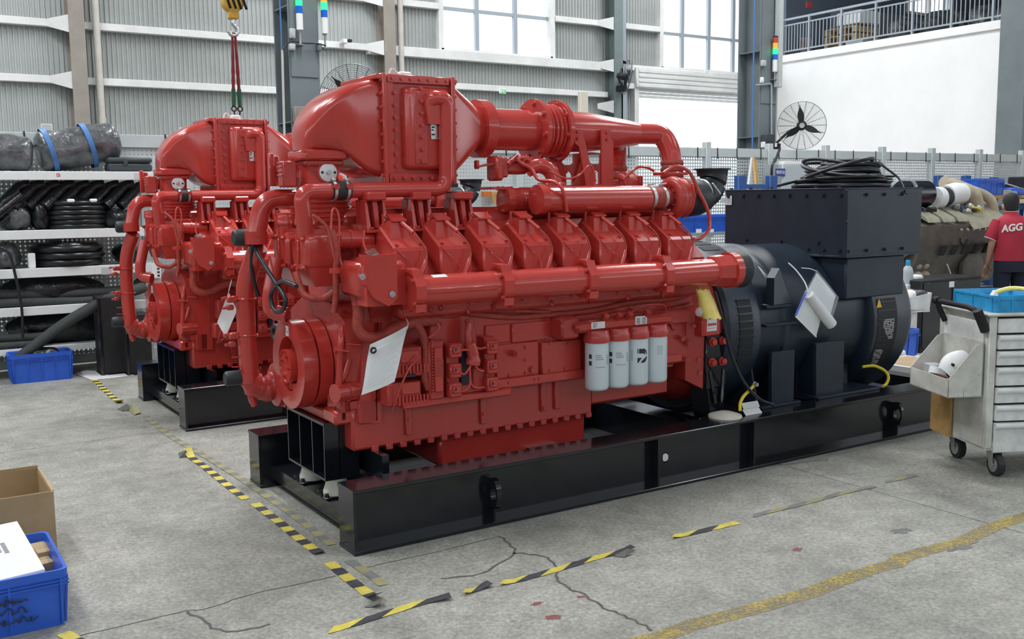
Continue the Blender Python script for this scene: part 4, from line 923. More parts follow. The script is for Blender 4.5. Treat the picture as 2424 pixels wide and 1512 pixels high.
# square-on positions measured at the cover plane y = .33
def cover(x0, x1, z0, z1, y=.325, d=.02, nm='cover_plate'): return part(MB().box(x0, x1, y, y + d, z0, z1, .005), nm, 'red')
P = lambda px, py: Y(px, py, .325)
a = P(1173, 815); b = P(1210, 770); cover(P(1150, 800).x, P(1208, 780).x, P(1180, 812).z, P(1180, 768).z)
cover(P(1212, 780).x, P(1296, 770).x, P(1250, 808).z, P(1250, 762).z)
cv = cover(P(1175, 850).x, P(1275, 840).x, P(1220, 895).z, P(1220, 812).z)
cv2 = cover(P(1280, 850).x, P(1372, 840).x, P(1320, 882).z, P(1320, 806).z, .31, .03)
bolts(cv, [P(1244, 822), P(1244, 852), P(1206, 888), P(1244, 882)], (0, -1, 0), .009, .010)
bolts(cv2, [Y(1302, 812, .31), Y(1302, 876, .31), Y(1338, 872, .31), Y(1345, 812, .31)], (0, -1, 0), .009, .010)
mb = MB(); mb.lathe(P(1212, 835), (0, -1, 0), [(0, .020), (.05, .020), (.05, .012), (.07, .012)], 14); mb.lathe(P(1259, 874), (0, -1, 0), [(0, .018), (.02, .018)], 14); part(mb, 'pressure_plug', 'red', cv)
rz0 = P(1170, 915).z
part(MB().box(.74, 1.66, .30, .42, .69, .725, .004), 'side_rail', 'red'); part(MB().box(.74, 1.66, .295, .305, .68, .73, .003), 'side_rail_lip', 'red')
bolts(G, [(1.10, .295, .708), (1.28, .295, .708), (1.31, .295, .708)], (0, -1, 0), .008, .008)
part(MB().box(2.10, 2.42, .30, .42, .70, .75, .004), 'side_rail', 'red')
part(MB().box(.42, 1.10, .27, .40, .64, .68, .006), 'module_shelf', 'red')
# two control modules: left one with two finned boxes, right one with connector towers
MY = .25
Q2 = lambda px, py: Y(px, py, MY)
def mod(px0, py0, px1, py1, d, nm, y=MY, m='red_rough', b=.008, par=None): return pbox(px0, py0, px1, py1, y, d, m, nm, b, par)
mA = mod(930, 822, 1000, 893, .10, 'control_module', .28); mod(950, 830, 994, 858, .02, 'module_lid', .265, 'red', .004, mA)
mB_ = mod(918, 905, 998, 960, .10, 'control_module', .28); mod(952, 905, 994, 933, .02, 'module_lid', .265, 'red', .004, mB_)
for y0, par, z in ((866, mA, 0), (940, mB_, 0)):
    p = Y(944, y0 + 10, .27); mb = MB()
    for k in range(10): mb.box(p.x + k * .021, p.x + k * .021 + .010, .266, .285, p.z - .028, p.z + .022, .002)
    part(mb, 'module_fins', 'red', par)
part(MB().box(Y(958, 885, .27).x, Y(985, 885, .27).x, .262, .275, Y(970, 893, .27).z, Y(970, 885, .27).z, .012), 'module_slot', 'print', mA)
mC = mod(1016, 806, 1052, 946, .13, 'engine_controller', .26)
mod(1030, 822, 1050, 928, .03, 'controller_cover', .235, 'red', .004, mC)
p = Y(1030, 880, .234); mb = MB()
for k in range(8): mb.box(p.x + .002, p.x + .052, .231, .236, p.z - .03 + k * .014, p.z - .024 + k * .014)
part(mb, 'cover_rib', 'red_hose', mC)
p = Y(1025, 930, .25); mb = MB()
for k in range(18): mb.cyl((p.x, .258, p.z + k * .0165), (p.x, .245, p.z + k * .0165), .006, n=6)
part(mb, 'pin_row', 'red', mC)
mD = mod(1058, 812, 1088, 936, .11, 'connector_rail', .26); mE = mod(1148, 796, 1172, 924, .11, 'connector_rail', .26)
for par, px, pys in ((mD, 1061, (828, 876, 922)), (mE, 1149, (820, 866, 908))):
    for py in pys:
        p = Y(px, py, .24); o = part(MB().box(p.x, p.x + .075, .215, .27, p.z - .045, p.z + .035, .008).box(p.x + .012, p.x + .06, .20, .22, p.z - .02, p.z + .02, .006), 'connector', 'red', par)
        part(MB().box(p.x + .018, p.x + .03, .198, .202, p.z - .004, p.z + .012), 'connector_slot', 'print', o)
part(MB().box(Y(1088, 900, .30).x, Y(1108, 900, .30).x, .28, .30, Y(1098, 910, .29).z, Y(1098, 828, .29).z), 'dark_gap', 'print', mD)
mod(1120, 870, 1148, 920, .06, 'relay_box', .27)
part(MB().tube(crv([Y(1112, 765, .25), Y(1108, 800, .24), Y(1120, 840, .23), Y(1118, 865, .23)], 6), [.02] * 8 + [.034] * 6 + [.042] * 4 + [.03] * 1, 12), 'sleeve', 'red_rough')
for pts in (((1116, 862), (1100, 885), (1085, 880), (1068, 885)), ((1112, 868), (1112, 910), (1098, 925), (1068, 925)), ((1122, 860), (1132, 875), (1145, 878)), ((1112, 880), (1116, 910), (1130, 918), (1146, 916)), ((1125, 820), (1135, 825), (1150, 822)), ((1110, 828), (1095, 828), (1085, 835)), ((1015, 800), (1030, 785), (1040, 775), (1035, 765))):
    wire([Y(px, py, .215) for px, py in pts], .007)
# fuel filter head and four white filters
FY = .20
fx = [1.655 + .1515 * k for k in range(4)]
mb = MB(); mb.box(1.50, 2.24, .18, .38, .965, 1.035, .02); mb.box(1.42, 1.55, .22, .40, .93, 1.06, .015); mb.box(1.95, 2.45, .26, .38, .95, 1.04, .01)
for x in fx: mb.lathe((x, FY, .905), (0, 0, 1), [(0, .078), (.03, .080), (.045, .074), (.07, .07)], 26)
for x in (1.70, 1.80, 1.88, 2.02): mb.cyl((x, .20, 1.03), (x, .16, 1.06), .018, n=10)
fh = part(mb, 'filter_head', 'red_rough')
part(MB().box(1.60, 1.70, .1785, .1795, .985, 1.025), 'sticker', 'label', fh, smooth=0); mb = MB()
for k, w in enumerate((.035, .028, .03, .018)): mb.box(1.61, 1.61 + w, .1775, .1785, 1.015 - k * .008, 1.018 - k * .008)
part(mb, 'sticker_print', 'print', fh, smooth=0)
part(MB().box(1.93, 2.02, .1785, .1795, .985, 1.035), 'sticker', 'label', fh, smooth=0)
mb = MB()
for k in range(7): mb.box(1.938, 1.968, .1775, .1785, .990 + k * .0055, .9925 + k * .0055)
for k in range(7): mb.box(1.981, 2.011, .1775, .1785, .990 + k * .0055, .9925 + k * .0055)
part(mb, 'sticker_print', 'print', fh, smooth=0)
FR = .0705
def curved(par, cx, rows, m='print_grey'):
    """flat print wrapped on a filter: rows of (angle0, angle1, z0, z1)"""
    mb = MB()
    for a0, a1, z0, z1 in rows:
        n = max(1, int(abs(a1 - a0) / .12)); vs = []
        for i in range(n + 1):
            a = a0 + (a1 - a0) * i / n; vs += [(cx + (FR + .0006) * sin(a), FY - (FR + .0006) * cos(a), z0), (cx + (FR + .0006) * sin(a), FY - (FR + .0006) * cos(a), z1)]
        mb.add(vs, [(2 * i, 2 * i + 2, 2 * i + 3, 2 * i + 1) for i in range(n)])
    return part(mb, 'filter_print', m, par, smooth=0, fix=False)
for k, x in enumerate(fx):
    f = part(MB().lathe((x, FY, .617), (0, 0, 1), [(0, .03), (.002, .055), (.010, .066), (.022, FR), (.285, FR), (.288, .066)], 36), 'fuel_filter', 'filter_white', smooth=50)
    zt = .835
    if k < 2:
        curved(f, x, [(-1.35, -1.08, zt - .022, zt + .004), (-1.35, -1.08, zt - .062, zt - .036)], 'print')
        curved(f, x, [(-.75, -.25, zt - .004, zt), (-.75, -.15, zt - .016, zt - .012), (-.75, -.05, zt - .028, zt - .024), (-.75, .15, zt - .074, zt - .071), (.30, .36, zt - .055, zt - .0), (.44, .47, zt - .065, zt - .008)])
    elif k == 2:
        # the bold emblem: a D-shaped letter with a slanting white cut
        def em(u, v): a = -.62 + u * 1.0; return (x + (FR + .0006) * sin(a), FY - (FR + .0006) * cos(a), zt - .075 + v * .085)
        def poly(pts): mb.add([em(*p) for p in pts], [tuple(range(len(pts)))])
        mb = MB()
        def strip(A, B): mb.add([em(*p) for p in A] + [em(*p) for p in B], [(i, i + 1, len(A) + i + 1, len(A) + i) for i in range(len(A) - 1)])
        arc = lambda cx_, cy_, rx, ry, a0, a1, n=8: [(cx_ + rx * cos(a0 + (a1 - a0) * i / n), cy_ + ry * sin(a0 + (a1 - a0) * i / n)) for i in range(n + 1)]
        strip([(0, 1), (.3, 1)] + arc(.55, .5, .45, .5, pi / 2, .12), [(0, .66), (.3, .66)] + arc(.50, .5, .14, .16, pi / 2, .3))
        strip([(0, .36), (.2, .36), (.40, .36)], [(0, 0), (.10, 0), (.12, .05)])
        strip([(.26, 0), (.5, 0)] + arc(.55, .5, .45, .5, -pi / 2, -.1), [(.40, .14), (.5, .22)] + [(.5 + .38 * i / 8, .22 + .20 * i / 8) for i in range(9)])
        part(mb, 'filter_emblem', 'print', f, smooth=0, fix=False)
        curved(f, x, [(-1.2, -1.0, zt - .0 - j * .012, zt + .004 - j * .012) for j in range(6)])
    else:
        curved(f, x, [(-.6, -.2, zt + .012 - j * .010, zt + .014 - j * .010) for j in range(6)] + [(-.18, -.15, zt - .04, zt + .016), (.35, .9, zt + .004, zt + .006)] + [(.65, 1.0, zt - .028 - j * .010, zt - .025 - j * .010) for j in range(3)])
for k, (px, py) in enumerate(((1555, 745), (1580, 752), (1530, 735))):
    part(MB().lathe(Y(px, py, .26), (0, -.4, -.5), [(0, .022), (.05, .02), (.05, .013), (.09, .013)], 12), 'sensor', 'red_rough')
wire([Y(1490, 755, .24), Y(1500, 735, .23), Y(1530, 722, .23), Y(1570, 722, .23), Y(1576, 740, .23), Y(1568, 752, .23)], .005)
# ---- flywheel housing and rear mount
mb = MB(); mb.lathe((2.50, YC, .86), (1, 0, 0), [(0, .40), (.04, .47), (.20, .53), (.27, .53)], 44); part(mb, 'flywheel_housing', 'red_rough')
for i, (px, py) in enumerate(((1630, 812), (1652, 850), (1655, 880), (1640, 770), (1615, 800), (1625, 850))):
    p = Y(px, py, .32); part(MB().bolt(p, (-.5, -1, 0), .016, .03), 'housing_bolt', 'red')
a = Y(1640, 830, .30); mb = MB(); mb.prism([(2.47, .32, 1.06), (2.62, .28, 1.06), (2.66, .28, .60), (2.60, .30, .50), (2.50, .36, .56)], (0, .12, 0)); part(mb, 'housing_flank', 'red_rough')
mb = MB(); wx = Y(1670, 770, .24); mb.box(wx.x - .03, wx.x + .13, .24, .36, .855, 1.00, .006); br = part(mb, 'warning_bracket', 'red')
wl = part(MB().box(wx.x + .012, wx.x + .098, .2385, .2395, .885, 1.0), 'warning_label', 'label', br, smooth=0)
mb = MB(); cx = wx.x + .055; mb.add([(cx - .027, .2375, .963), (cx + .027, .2375, .963), (cx, .2375, 1.0)], [(0, 1, 2)]); part(mb, 'warning_triangle', 'print', br, smooth=0, fix=False)
mb = MB(); mb.add([(cx - .018, .2370, .968), (cx + .018, .2370, .968), (cx, .2370, .992)], [(0, 1, 2)]); part(mb, 'warning_triangle', 'amber', br, smooth=0, fix=False)
mb = MB()
for k in range(4): mb.box(cx - .036 + k * .019, cx - .021 + k * .019, .2372, .2385, .92, .936); mb.box(cx - .034 + k * .018, cx - .024 + k * .018, .2372, .2385, .902, .906)
part(mb, 'warning_print', 'print_red', br, smooth=0)
mb = MB(); mb.box(2.60, 2.78, .27, .45, .50, .86, .006); mb.prism([(2.62, .28, .50), (2.78, .28, .50), (2.76, .28, .27), (2.66, .28, .27)], (0, .16, 0)); mb.box(2.60, 2.80, .24, .46, .255, .275); rm = part(mb, 'rear_mount', 'black')
mb = MB(); mb.beam((2.63, .27, .62), (2.68, .265, .40), .012, .02); mb.beam((2.75, .27, .62), (2.73, .265, .40), .012, .02); part(mb, 'mount_rib', 'black', rm)
bolts(rm, [(x, .268, z) for x in (2.645, 2.735) for z in (.81, .675)], (0, -1, 0), .022, .03, 'red')
isolator(2.68, .33, .25, .02, .06)
part(MB().lathe((2.665, .16, .333), (0, 0, 1), [(0, .11), (.012, .105), (.03, .05), (.034, .0)], 26), 'isolator_cone', 'cone'); part(MB().prism([(2.78, .09, .334), (2.93, .09, .334), (2.95, .14, .36), (2.80, .14, .36)], (0, 0, .003)).prism([(2.82, .15, .36), (2.97, .15, .36), (2.99, .19, .39), (2.84, .19, .39)], (0, 0, .003)), 'white_card', 'label')
index_kids()
FRONT_PARTS = list(KIDS.get(G, []))
# ================================================================ ALTERNATOR on the front set, loose things hanging on it
AZ = .85
mb = MB(); mb.lathe((0, YC, AZ), (1, 0, 0), [(2.74, .50), (2.74, .57), (2.765, .59), (3.03, .59), (3.07, .57), (3.07, .54)], 64, cap=False); mb.lathe((0, YC, AZ), (1, 0, 0), [(2.80, .50), (2.80, .2)], 40, cap=False)
ad = part(mb, 'adaptor_ring', 'alt', smooth=30)
mb = MB(); mb.lathe((0, YC, AZ), (1, 0, 0), [(3.04, .54), (3.30, .54), (3.32, .555), (3.36, .555), (3.38, .54), (4.20, .54), (4.20, .2)], 64)
al = part(mb, 'alternator', 'alt', smooth=30)
for a0 in [-pi / 2 - .62 + k * .085 for k in range(9)]:
    # louvre slots on the near flank of the ring
    a = a0 + .28; y, z = YC + .592 * sin(a) , AZ + .592 * cos(a) 
    th = a; n = Vector((0, sin(th), cos(th))); t = Vector((0, cos(th), -sin(th)))
    part(MB().obox(Vector((2.91, YC, AZ)) + n * .590, (.062, 0, 0), t * .017, n * .003), 'louvre_slot', 'black_matte', ad, smooth=0)
    part(MB().obox(Vector((2.91, YC, AZ)) + n * .594 + t * .022, (.066, 0, 0), t * .003, n * .006), 'louvre_bar', 'alt', ad, smooth=0)
for a in (.1, .25, .40):
    n = Vector((0, -sin(a), cos(a))); t = Vector((0, cos(a), sin(a))); part(MB().obox(Vector((2.91, YC, AZ)) + n * .590, (.075, 0, 0), t * .03, n * .002), 'louvre_slot', 'black_matte', ad, smooth=0)
# terminal box with flanged edges, bolts, maker's label
BX0, BX1, BY0, BY1, BZ0, BZ1 = 3.855, 4.69, .20, 1.39, 1.305, 1.794
mb = MB(); mb.box(BX0, BX1, BY0, BY1, BZ0, BZ1 - .006, .006); mb.box(BX0 - .004, BX1 + .004, BY0 - .004, BY1 + .004, BZ1 - .012, BZ1, .003); mb.box(BX0 - .008, BX0 + .02, BY0 - .008, BY0 + .03, BZ0, BZ1 - .012, .003); mb.box(BX0 - .005, BX1, BY0 - .005, BY1, BZ0 - .004, BZ0 + .012, .003)
tb = part(mb, 'terminal_box', 'alt')
bolts(tb, [(BX0 - .006, BY0 + .06 + .155 * k, BZ1 - .05) for k in range(8)] + [(BX0 - .002, BY0 + .06 + .14 * k, BZ0 + .05) for k in range(8)] + [(BX0 - .002, BY0 + .25 + .35 * k, BZ0 + .10) for k in range(3)], (-1, 0, 0), .012, .014, 'alt')
bolts(tb, [(BX0 + .02 + .2 * k, BY0 - .006, BZ0 + .045) for k in range(4)] + [(BX0 + .2 + .2 * k, BY0 - .006, BZ1 - .05) for k in range(3)] + [(BX0 - .01, BY0 - .006 , BZ1 - .24)], (0, -1, 0), .010, .012, 'alt')
bolts(tb, [(BX0 + .03, BY0 + .1 + .21 * k, BZ1) for k in range(6)], (0, 0, 1), .012, .014, 'alt')
p = at(1725, 474, 'x', BX0 - .008); lb = part(MB().box(p.x, p.x + .001, p.y - .032, p.y + .032, p.z - .036, p.z + .036), 'maker_label', 'label', tb, smooth=0)
mb = MB()
for k in range(3):
    y = p.y + .022 - .016 * k; mb.add([(p.x - .0006, y, p.z + .028), (p.x - .0006, y - .008, p.z + .028), (p.x - .0006, y + .004 - .014, p.z - .028), (p.x - .0006, y + .010 - .014, p.z - .028)], [(0, 1, 2, 3)])
part(mb, 'label_mark', 'print_grey', tb, smooth=0, fix=False)
part(MB().cyl(at(1711, 476, 'x', BX0 - .008), at(1711, 476, 'x', BX0 - .004), .018, n=16), 'round_label', 'label', tb)
mb = MB(); mb.box(3.90, 4.56, .235, 1.38, 1.0, 1.305, .015); part(mb, 'box_base', 'alt')
# end frame with louvred grilles, warning mark
a_ = at(2080, 720, 'y', .25)
def around(x0, x1, r, a0, a1, n=8):
    """curved strip on a drum lying along X; angle 0 points to the near side, positive downward"""
    mb = MB(); vs = []
    for i in range(n + 1):
        a = a0 + (a1 - a0) * i / n
        for x in (x0, x1): vs.append((x, YC - r * cos(a), BZC - r * sin(a)))
    return mb.add(vs, [(2 * i, 2 * i + 1, 2 * i + 3, 2 * i + 2) for i in range(n)])
BZC = .81
mb = MB(); mb.lathe((0, YC, BZC), (1, 0, 0), [(4.18, .56), (4.20, .60), (4.60, .60), (4.68, .56), (4.68, .2)], 72); bell = part(mb, 'end_bell', 'alt', smooth=30)
part(around(4.24, 4.46, .6015, -.30, .62, 14), 'air_grille', 'black_matte', bell, fix=False)
for k in range(9): part(around(4.235, 4.465, .606, -.26 + k * .105, -.25 + k * .105, 1), 'louvre_bar', 'alt', bell, fix=False)
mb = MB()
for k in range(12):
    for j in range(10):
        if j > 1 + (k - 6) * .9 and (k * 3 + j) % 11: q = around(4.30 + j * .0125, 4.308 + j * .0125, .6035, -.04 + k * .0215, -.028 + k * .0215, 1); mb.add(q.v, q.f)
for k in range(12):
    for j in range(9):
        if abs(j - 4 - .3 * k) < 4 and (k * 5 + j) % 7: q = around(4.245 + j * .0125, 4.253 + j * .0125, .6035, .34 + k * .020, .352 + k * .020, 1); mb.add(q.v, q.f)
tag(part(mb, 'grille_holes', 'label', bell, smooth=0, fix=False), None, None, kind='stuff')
p = at(2081, 718, 'y', .222); mb = MB(); mb.add([(p.x - .03, .2200, p.z - .03), (p.x + .03, .2200, p.z - .03), (p.x, .2230, p.z + .035)], [(0, 1, 2)]); part(mb, 'warning_triangle', 'amber', bell, smooth=0, fix=False)
# feet, lifting lug, ledges
def pl(pts, y, t=.012): return MB().prism([at(px, py, 'y', y) for px, py in pts], (0, t, 0))
for (xa, xb, z1) in ((3.02, 3.16, .66), (3.30, 3.34, .70), (3.62, 3.64, .70)):
    mb = MB(); mb.prism([(xa, .22, .335), (xa, .30, z1), (xa, .70, z1 - .1), (xa, .70, .335)], (.014, 0, 0)); part(mb, 'foot_rib', 'alt')
mb = MB(); mb.box(3.14, 3.36, .205, .24, .335, .70, .004); mb.box(3.0, 3.38, .16, .42, .333, .352, .003); part(mb, 'alternator_foot', 'alt')
mb = MB(); mb.box(3.58, 3.87, .205, .24, .335, .72, .004); mb.box(3.60, 4.16, .40, .43, .335, .70, .004); mb.box(3.56, 4.22, .16, .46, .333, .352, .003); part(mb, 'alternator_foot', 'alt')
mb = MB(); mb.prism([(3.14, .27, 1.02), (3.14, .27, 1.20), (3.22, .30, 1.26), (3.34, .34, 1.10), (3.34, .30, 1.02)], (.01, -.06, 0)); mb.box(3.12, 3.36, .24, .34, .99, 1.02, .006); part(mb, 'lifting_lug', 'alt', al)
part(MB().box(3.10, 3.42, .225, .33, .872, .890, .003), 'side_ledge', 'alt', al)
p = at(1810, 645, 'y', .36); mb = MB(); mb.add([at(1793, 629, 'y', .33), at(1798, 632, 'y', .33), at(1824, 661, 'y', .315), at(1814, 661, 'y', .315)], [(0, 1, 2, 3)]); part(mb, 'corner_sticker', 'label', al, smooth=0, fix=False)
isolator(4.02, .30, .25, .05, .09)
part(MB().box(3.35, 3.85, .30, .42, .25, .275), 'mounting_bar', 'zinc')
# wires on the near side
def hang(pts, r, nm, m, par=None): return part(MB().tube(crv([at(px, py, 'y', y) for px, py, y in pts], 7), r, 8), nm, m, par, smooth=60)
hang(((1692, 690, .16), (1705, 735, .14), (1718, 790, .14), (1735, 850, .14), (1765, 910, .13), (1800, 945, .12), (1832, 958, .08)), .010, 'black_cable', 'cable')
hang(((1784, 912, .18), (1776, 922, .16), (1760, 938, .12), (1752, 955, .1), (1752, 972, .08)), .011, 'earth_wire', 'yellow_wire')
hang(((2042, 868, .20), (2070, 866, .16), (2095, 878, .12), (2103, 893, .10), (2098, 908, .09), (2090, 914, .08)), .011, 'earth_wire', 'yellow_wire')
part(MB().bolt(at(1785, 909, 'y', .18), (0, -1, 0), .014, .03), 'earth_stud', 'zinc')
# cable loop dangling at the front, and the spare pulley behind the damper
part(MB().tube(crv([at(px, py, 'x', x) for px, py, x in ((612, 560, -.12), (600, 575, -.14), (595, 620, -.14), (600, 660, -.13), (612, 700, -.10))], 7), .011, 10), 'black_cable', 'cable', smooth=60)
part(MB().tube(crv([at(px, py, 'x', -.13) for px, py in ((603, 580), (612, 605), (640, 650), (668, 692), (676, 715), (668, 735), (655, 738), (645, 725), (641, 700), (650, 680), (668, 666), (690, 672), (702, 678))], 7), .012, 10), 'black_cable', 'cable', smooth=60)
c = at(652, 787, 'x', .10); mb = MB(); mb.lathe(c, (-1, -.1, 0), [(-.06, .05), (0, .055), (.01, .05), (.01, .03), (-.01, .02)], 22); part(mb, 'connector_plug', 'rubber'); c = at(664, 765, 'x', .06); part(MB().cyl(c, c + Vector((.01, 0, 0)), .035, n=18).box(c.x, c.x + .015, c.y - .035, c.y - .015, c.z, c.z + .08, .004), 'plug_bracket', 'zinc')

# ---- the second set, one bay behind
index_kids()
SKIP2 = ('earth_wire', 'black_cable', 'corner_sticker', 'white_card')
G2 = G.copy(); COL.objects.link(G2); G2.location = G.location + Vector((.03, 3.235, 0)); WO[G2] = Vector(G2.location)
G2['label'] = 'second red diesel generator set standing behind, under the crane hook'
for ch in KIDS[G]:
    if ch.name.split('.')[0] not in SKIP2: copy_tree(ch, (.03, 3.235, 0), G2)

# ---- things hung on or lying on the front set
mb = MB(); tagp = [at(966, 770, 'y', .20), at(876, 815, 'y', .17), at(855, 935, 'y', .15), at(905, 921, 'y', .15), at(925, 895, 'y', .16), at(945, 850, 'y', .19), at(958, 810, 'y', .2)]
def sheet_curve(u, v):
    a = tagp[1].lerp(tagp[0] + Vector((0, 0, -.0)), u); b = tagp[2].lerp(tagp[4] + Vector((.02, 0, -.02)), u); p = a.lerp(b, v); p.y += -.012 * sin(pi * u) + .004 * sin(6 * v); return p
mb.grid(sheet_curve, 8, 10); ts = thing('document_sheet', 'white laminated sheet tied to the front engine side by a string', 'paper', tuple(tagp[2])); part(mb, 'sheet', 'paper', ts, smooth=60, fix=False)
part(MB().torus(at(884, 829, 'y', .155), (0, 1, 0), .013, .005, 16, 6), 'eyelet', 'black_matte', ts)
part(MB().tube(crv([at(884, 829, 'y', .155), at(915, 815, 'y', .15), at(955, 790, 'y', .17), at(966, 768, 'y', .22), at(962, 755, 'y', .27)], 5), .003, 5), 'string', 'label', ts)
mb = MB()
for r in range(13):
    v = .22 + r * .055; w = (.55, .8, .7, .75, .5, .78)[r % 6]
    vs = [sheet_curve(.10 + w * i / 6, vv) + Vector((0, -.0025, 0)) for vv in (v, v + .014) for i in range(7)]
    mb.add(vs, [(i, i + 1, i + 8, i + 7) for i in range(6)])
part(mb, 'printed_lines', mat('faint_print', (.66, .67, .68), .7), ts, smooth=0, fix=False)
s2 = thing('document_sheet', 'grey plastic sheet hanging on the side of the far generator set', 'paper', tuple(at(535, 797, 'y', 3.45)))
def sh2(u, v):
    y = 3.40 + .02 * sin(3 * u + 2 * v); a = at(541, 690, 'y', y).lerp(at(561, 735, 'y', y), u); b = at(514, 763, 'y', y).lerp(at(534, 798, 'y', y), u); return a.lerp(b, v)
part(MB().grid(sh2, 5, 6), 'sheet', 'paper', s2, smooth=60, fix=False); part(MB().tube(crv([at(541, 690, 'y', 3.40), at(545, 675, 'y', 3.44), at(548, 662, 'y', 3.5)], 4), .004, 5), 'string', 'label', s2)
part(MB().tube(crv([at(534, 798, 'y', 3.4), at(522, 808, 'y', 3.4), at(515, 812, 'y', 3.4), at(516, 806, 'y', 3.4), at(528, 803, 'y', 3.42)], 4), .004, 5), 'loose_wire', 'red_hose', s2)
# document pouch on the alternator
pz = at(1930, 795, 'y', .2); po = thing('document_pouch', 'clear pouch of rolled white manuals hanging on the black alternator', 'documents', tuple(pz))
def quadsheet(c4, y, m, nm, dz=0, bul=.01):
    A, B, C, D = [at(px, py, 'y', y) for px, py in c4]
    return part(MB().grid(lambda u, v: A.lerp(B, u).lerp(D.lerp(C, u), v) + Vector((0, -bul * sin(pi * u) * sin(pi * v), 0)), 5, 5), nm, m, po, smooth=60, fix=False)
quadsheet(((1908, 686), (1952, 722), (1932, 796), (1882, 745)), .215, 'paper', 'folded_paper')
quadsheet(((1934, 645), (1978, 700), (1964, 752), (1910, 690)), .20, 'paper', 'back_paper')
quadsheet(((1934, 638), (1986, 704), (1966, 770), (1904, 692)), .19, 'pouch', 'clear_cover', bul=.02)
a = at(1915, 697, 'y', .19); b = at(1968, 768, 'y', .18); part(MB().tube([a, a.lerp(b, .5), b], [.034, .038, .040], 14), 'rolled_manual', 'paper', po)
part(MB().beam(at(1908, 690, 'y', .205), at(1883, 747, 'y', .205), .008, .012), 'blue_edge', 'blue_print', po); part(MB().beam(at(1883, 748, 'y', .205), at(1932, 797, 'y', .205), .006, .012), 'paper_edge', 'label', po)
part(MB().tube(crv([at(1866, 622, 'y', .38), at(1885, 640, 'y', .32), at(1905, 668, 'y', .24), at(1912, 688, 'y', .20)], 5), .005, 6), 'string', 'label', po)
part(MB().tube(crv([at(1897, 634, "y", .22), at(1918, 636, "y", .2), at(1933, 642, "y", .19)], 4), .003, 5), "string", "label", po)
# yellow bag tied over the starter terminal
yb = thing('plastic_bag', 'yellow plastic bag tied below the end of the red rail', 'bag', tuple(at(1672, 752, 'y', .2)))
def bag(u, v):
    L = at(1649, 686, 'y', .14).lerp(at(1664, 753, 'y', .12), v); R = at(1676, 683, 'y', .15).lerp(at(1702, 753, 'y', .13), v); a = 2 * pi * u
    c = (L + R) / 2; h = (R - L) / 2; return c + h * cos(a) * (1 + .05 * sin(9 * v + 4 * u)) + Vector((0, .05 * sin(a) * (.6 + .6 * v), .006 * sin(7 * a)))
part(MB().grid(bag, 20, 9), 'bag', 'yellow_bag', yb, smooth=70, fix=False); part(MB().ball(at(1655, 738, 'y', .10), .028, .02, .03), 'bag_knot', 'film', yb)
# coil of black cable and clear hose on the terminal box
cc = thing('cable_coil', 'large coil of black cable on top of the black terminal box', 'cable', (4.32, .62, BZ1))
mb = MB(); random.seed(3)
for k in range(26):
    lay = k // 4; R = (.345 - .028 * lay) - .010 * (k % 4) + random.uniform(-.008, .008); z = BZ1 + .016 + .024 * lay + .006 * (k % 2)
    cx, cy = 4.30 + random.uniform(-.02, .02) + .012 * lay, .63 + random.uniform(-.02, .02); n = 40; tl = random.uniform(.0, .035) * (lay > 0); ph = random.uniform(0, 6.28)
    part(MB().tube([(cx + R * .86 * cos(2 * pi * i / n), cy + R * sin(2 * pi * i / n) * 1.08, z + tl * (1 + cos(2 * pi * i / n + ph))) for i in range(n)], .0135, 7, closed=True), 'cable_turn', 'cable', cc, smooth=60)
for k, (dx, dy, R, tz, ph) in enumerate(((-.10, -.06, .26, .07, 1.2), (.05, .08, .27, .08, 3.4), (-.03, -.02, .30, .06, 5.0))):
    n = 40; part(MB().tube([(4.30 + dx + R * .8 * cos(2 * pi * i / n), .63 + dy + R * sin(2 * pi * i / n), BZ1 + .14 + tz * cos(2 * pi * i / n + ph)) for i in range(n)], .0135, 7, closed=True), 'cable_turn', 'cable', cc, smooth=60)
mb = MB(); mb.tube(crv([at(1840, 440, 'y', .9), at(1880, 430, 'y', .85), at(1930, 418, 'y', .8), at(1960, 402, 'y', .6)], 6), .011, 7); part(mb, 'cable_tail', 'cable', cc, smooth=60)
mb = MB(); mb.tube(crv([at(2060, 400, 'y', .5), at(2080, 388, 'y', .45), at(2100, 400, 'y', .4), at(2130, 425, 'y', .3), at(2145, 458, 'y', .18)], 6), .008, 7); part(mb, 'cable_tail', 'cable', cc, smooth=60)
part(MB().tube([at(2072, 398, 'y', .45), at(2086, 388, 'y', .45)], .016, 8), 'cable_plug', 'rubber', cc)
for k in range(4):
    p = at(2085 + 5 * k, 440, 'y', .36); part(MB().torus(p + Vector((0, 0, .01 + .02 * k)), (0, 0, 1), .045, .009, 20, 6), 'cable_turn', 'cable', cc)
ch = thing('clear_hose', 'arched clear plastic hose on the black terminal box behind the cable coil', 'hose', tuple(at(2115, 441, 'y', .5)))
for k, w in ((0, 0), (1, 6)): part(MB().tube(crv([at(2110 - w * .5, 441, 'y', .5 - .03 * k), at(2122, 428, 'y', .5 - .03 * k), at(2142, 421, 'y', .5 - .03 * k), at(2160, 428, 'y', .5 - .03 * k), at(2168 + w * .3, 441, 'y', .5 - .03 * k)], 6), .011, 8), 'hose', 'film', ch, smooth=60)
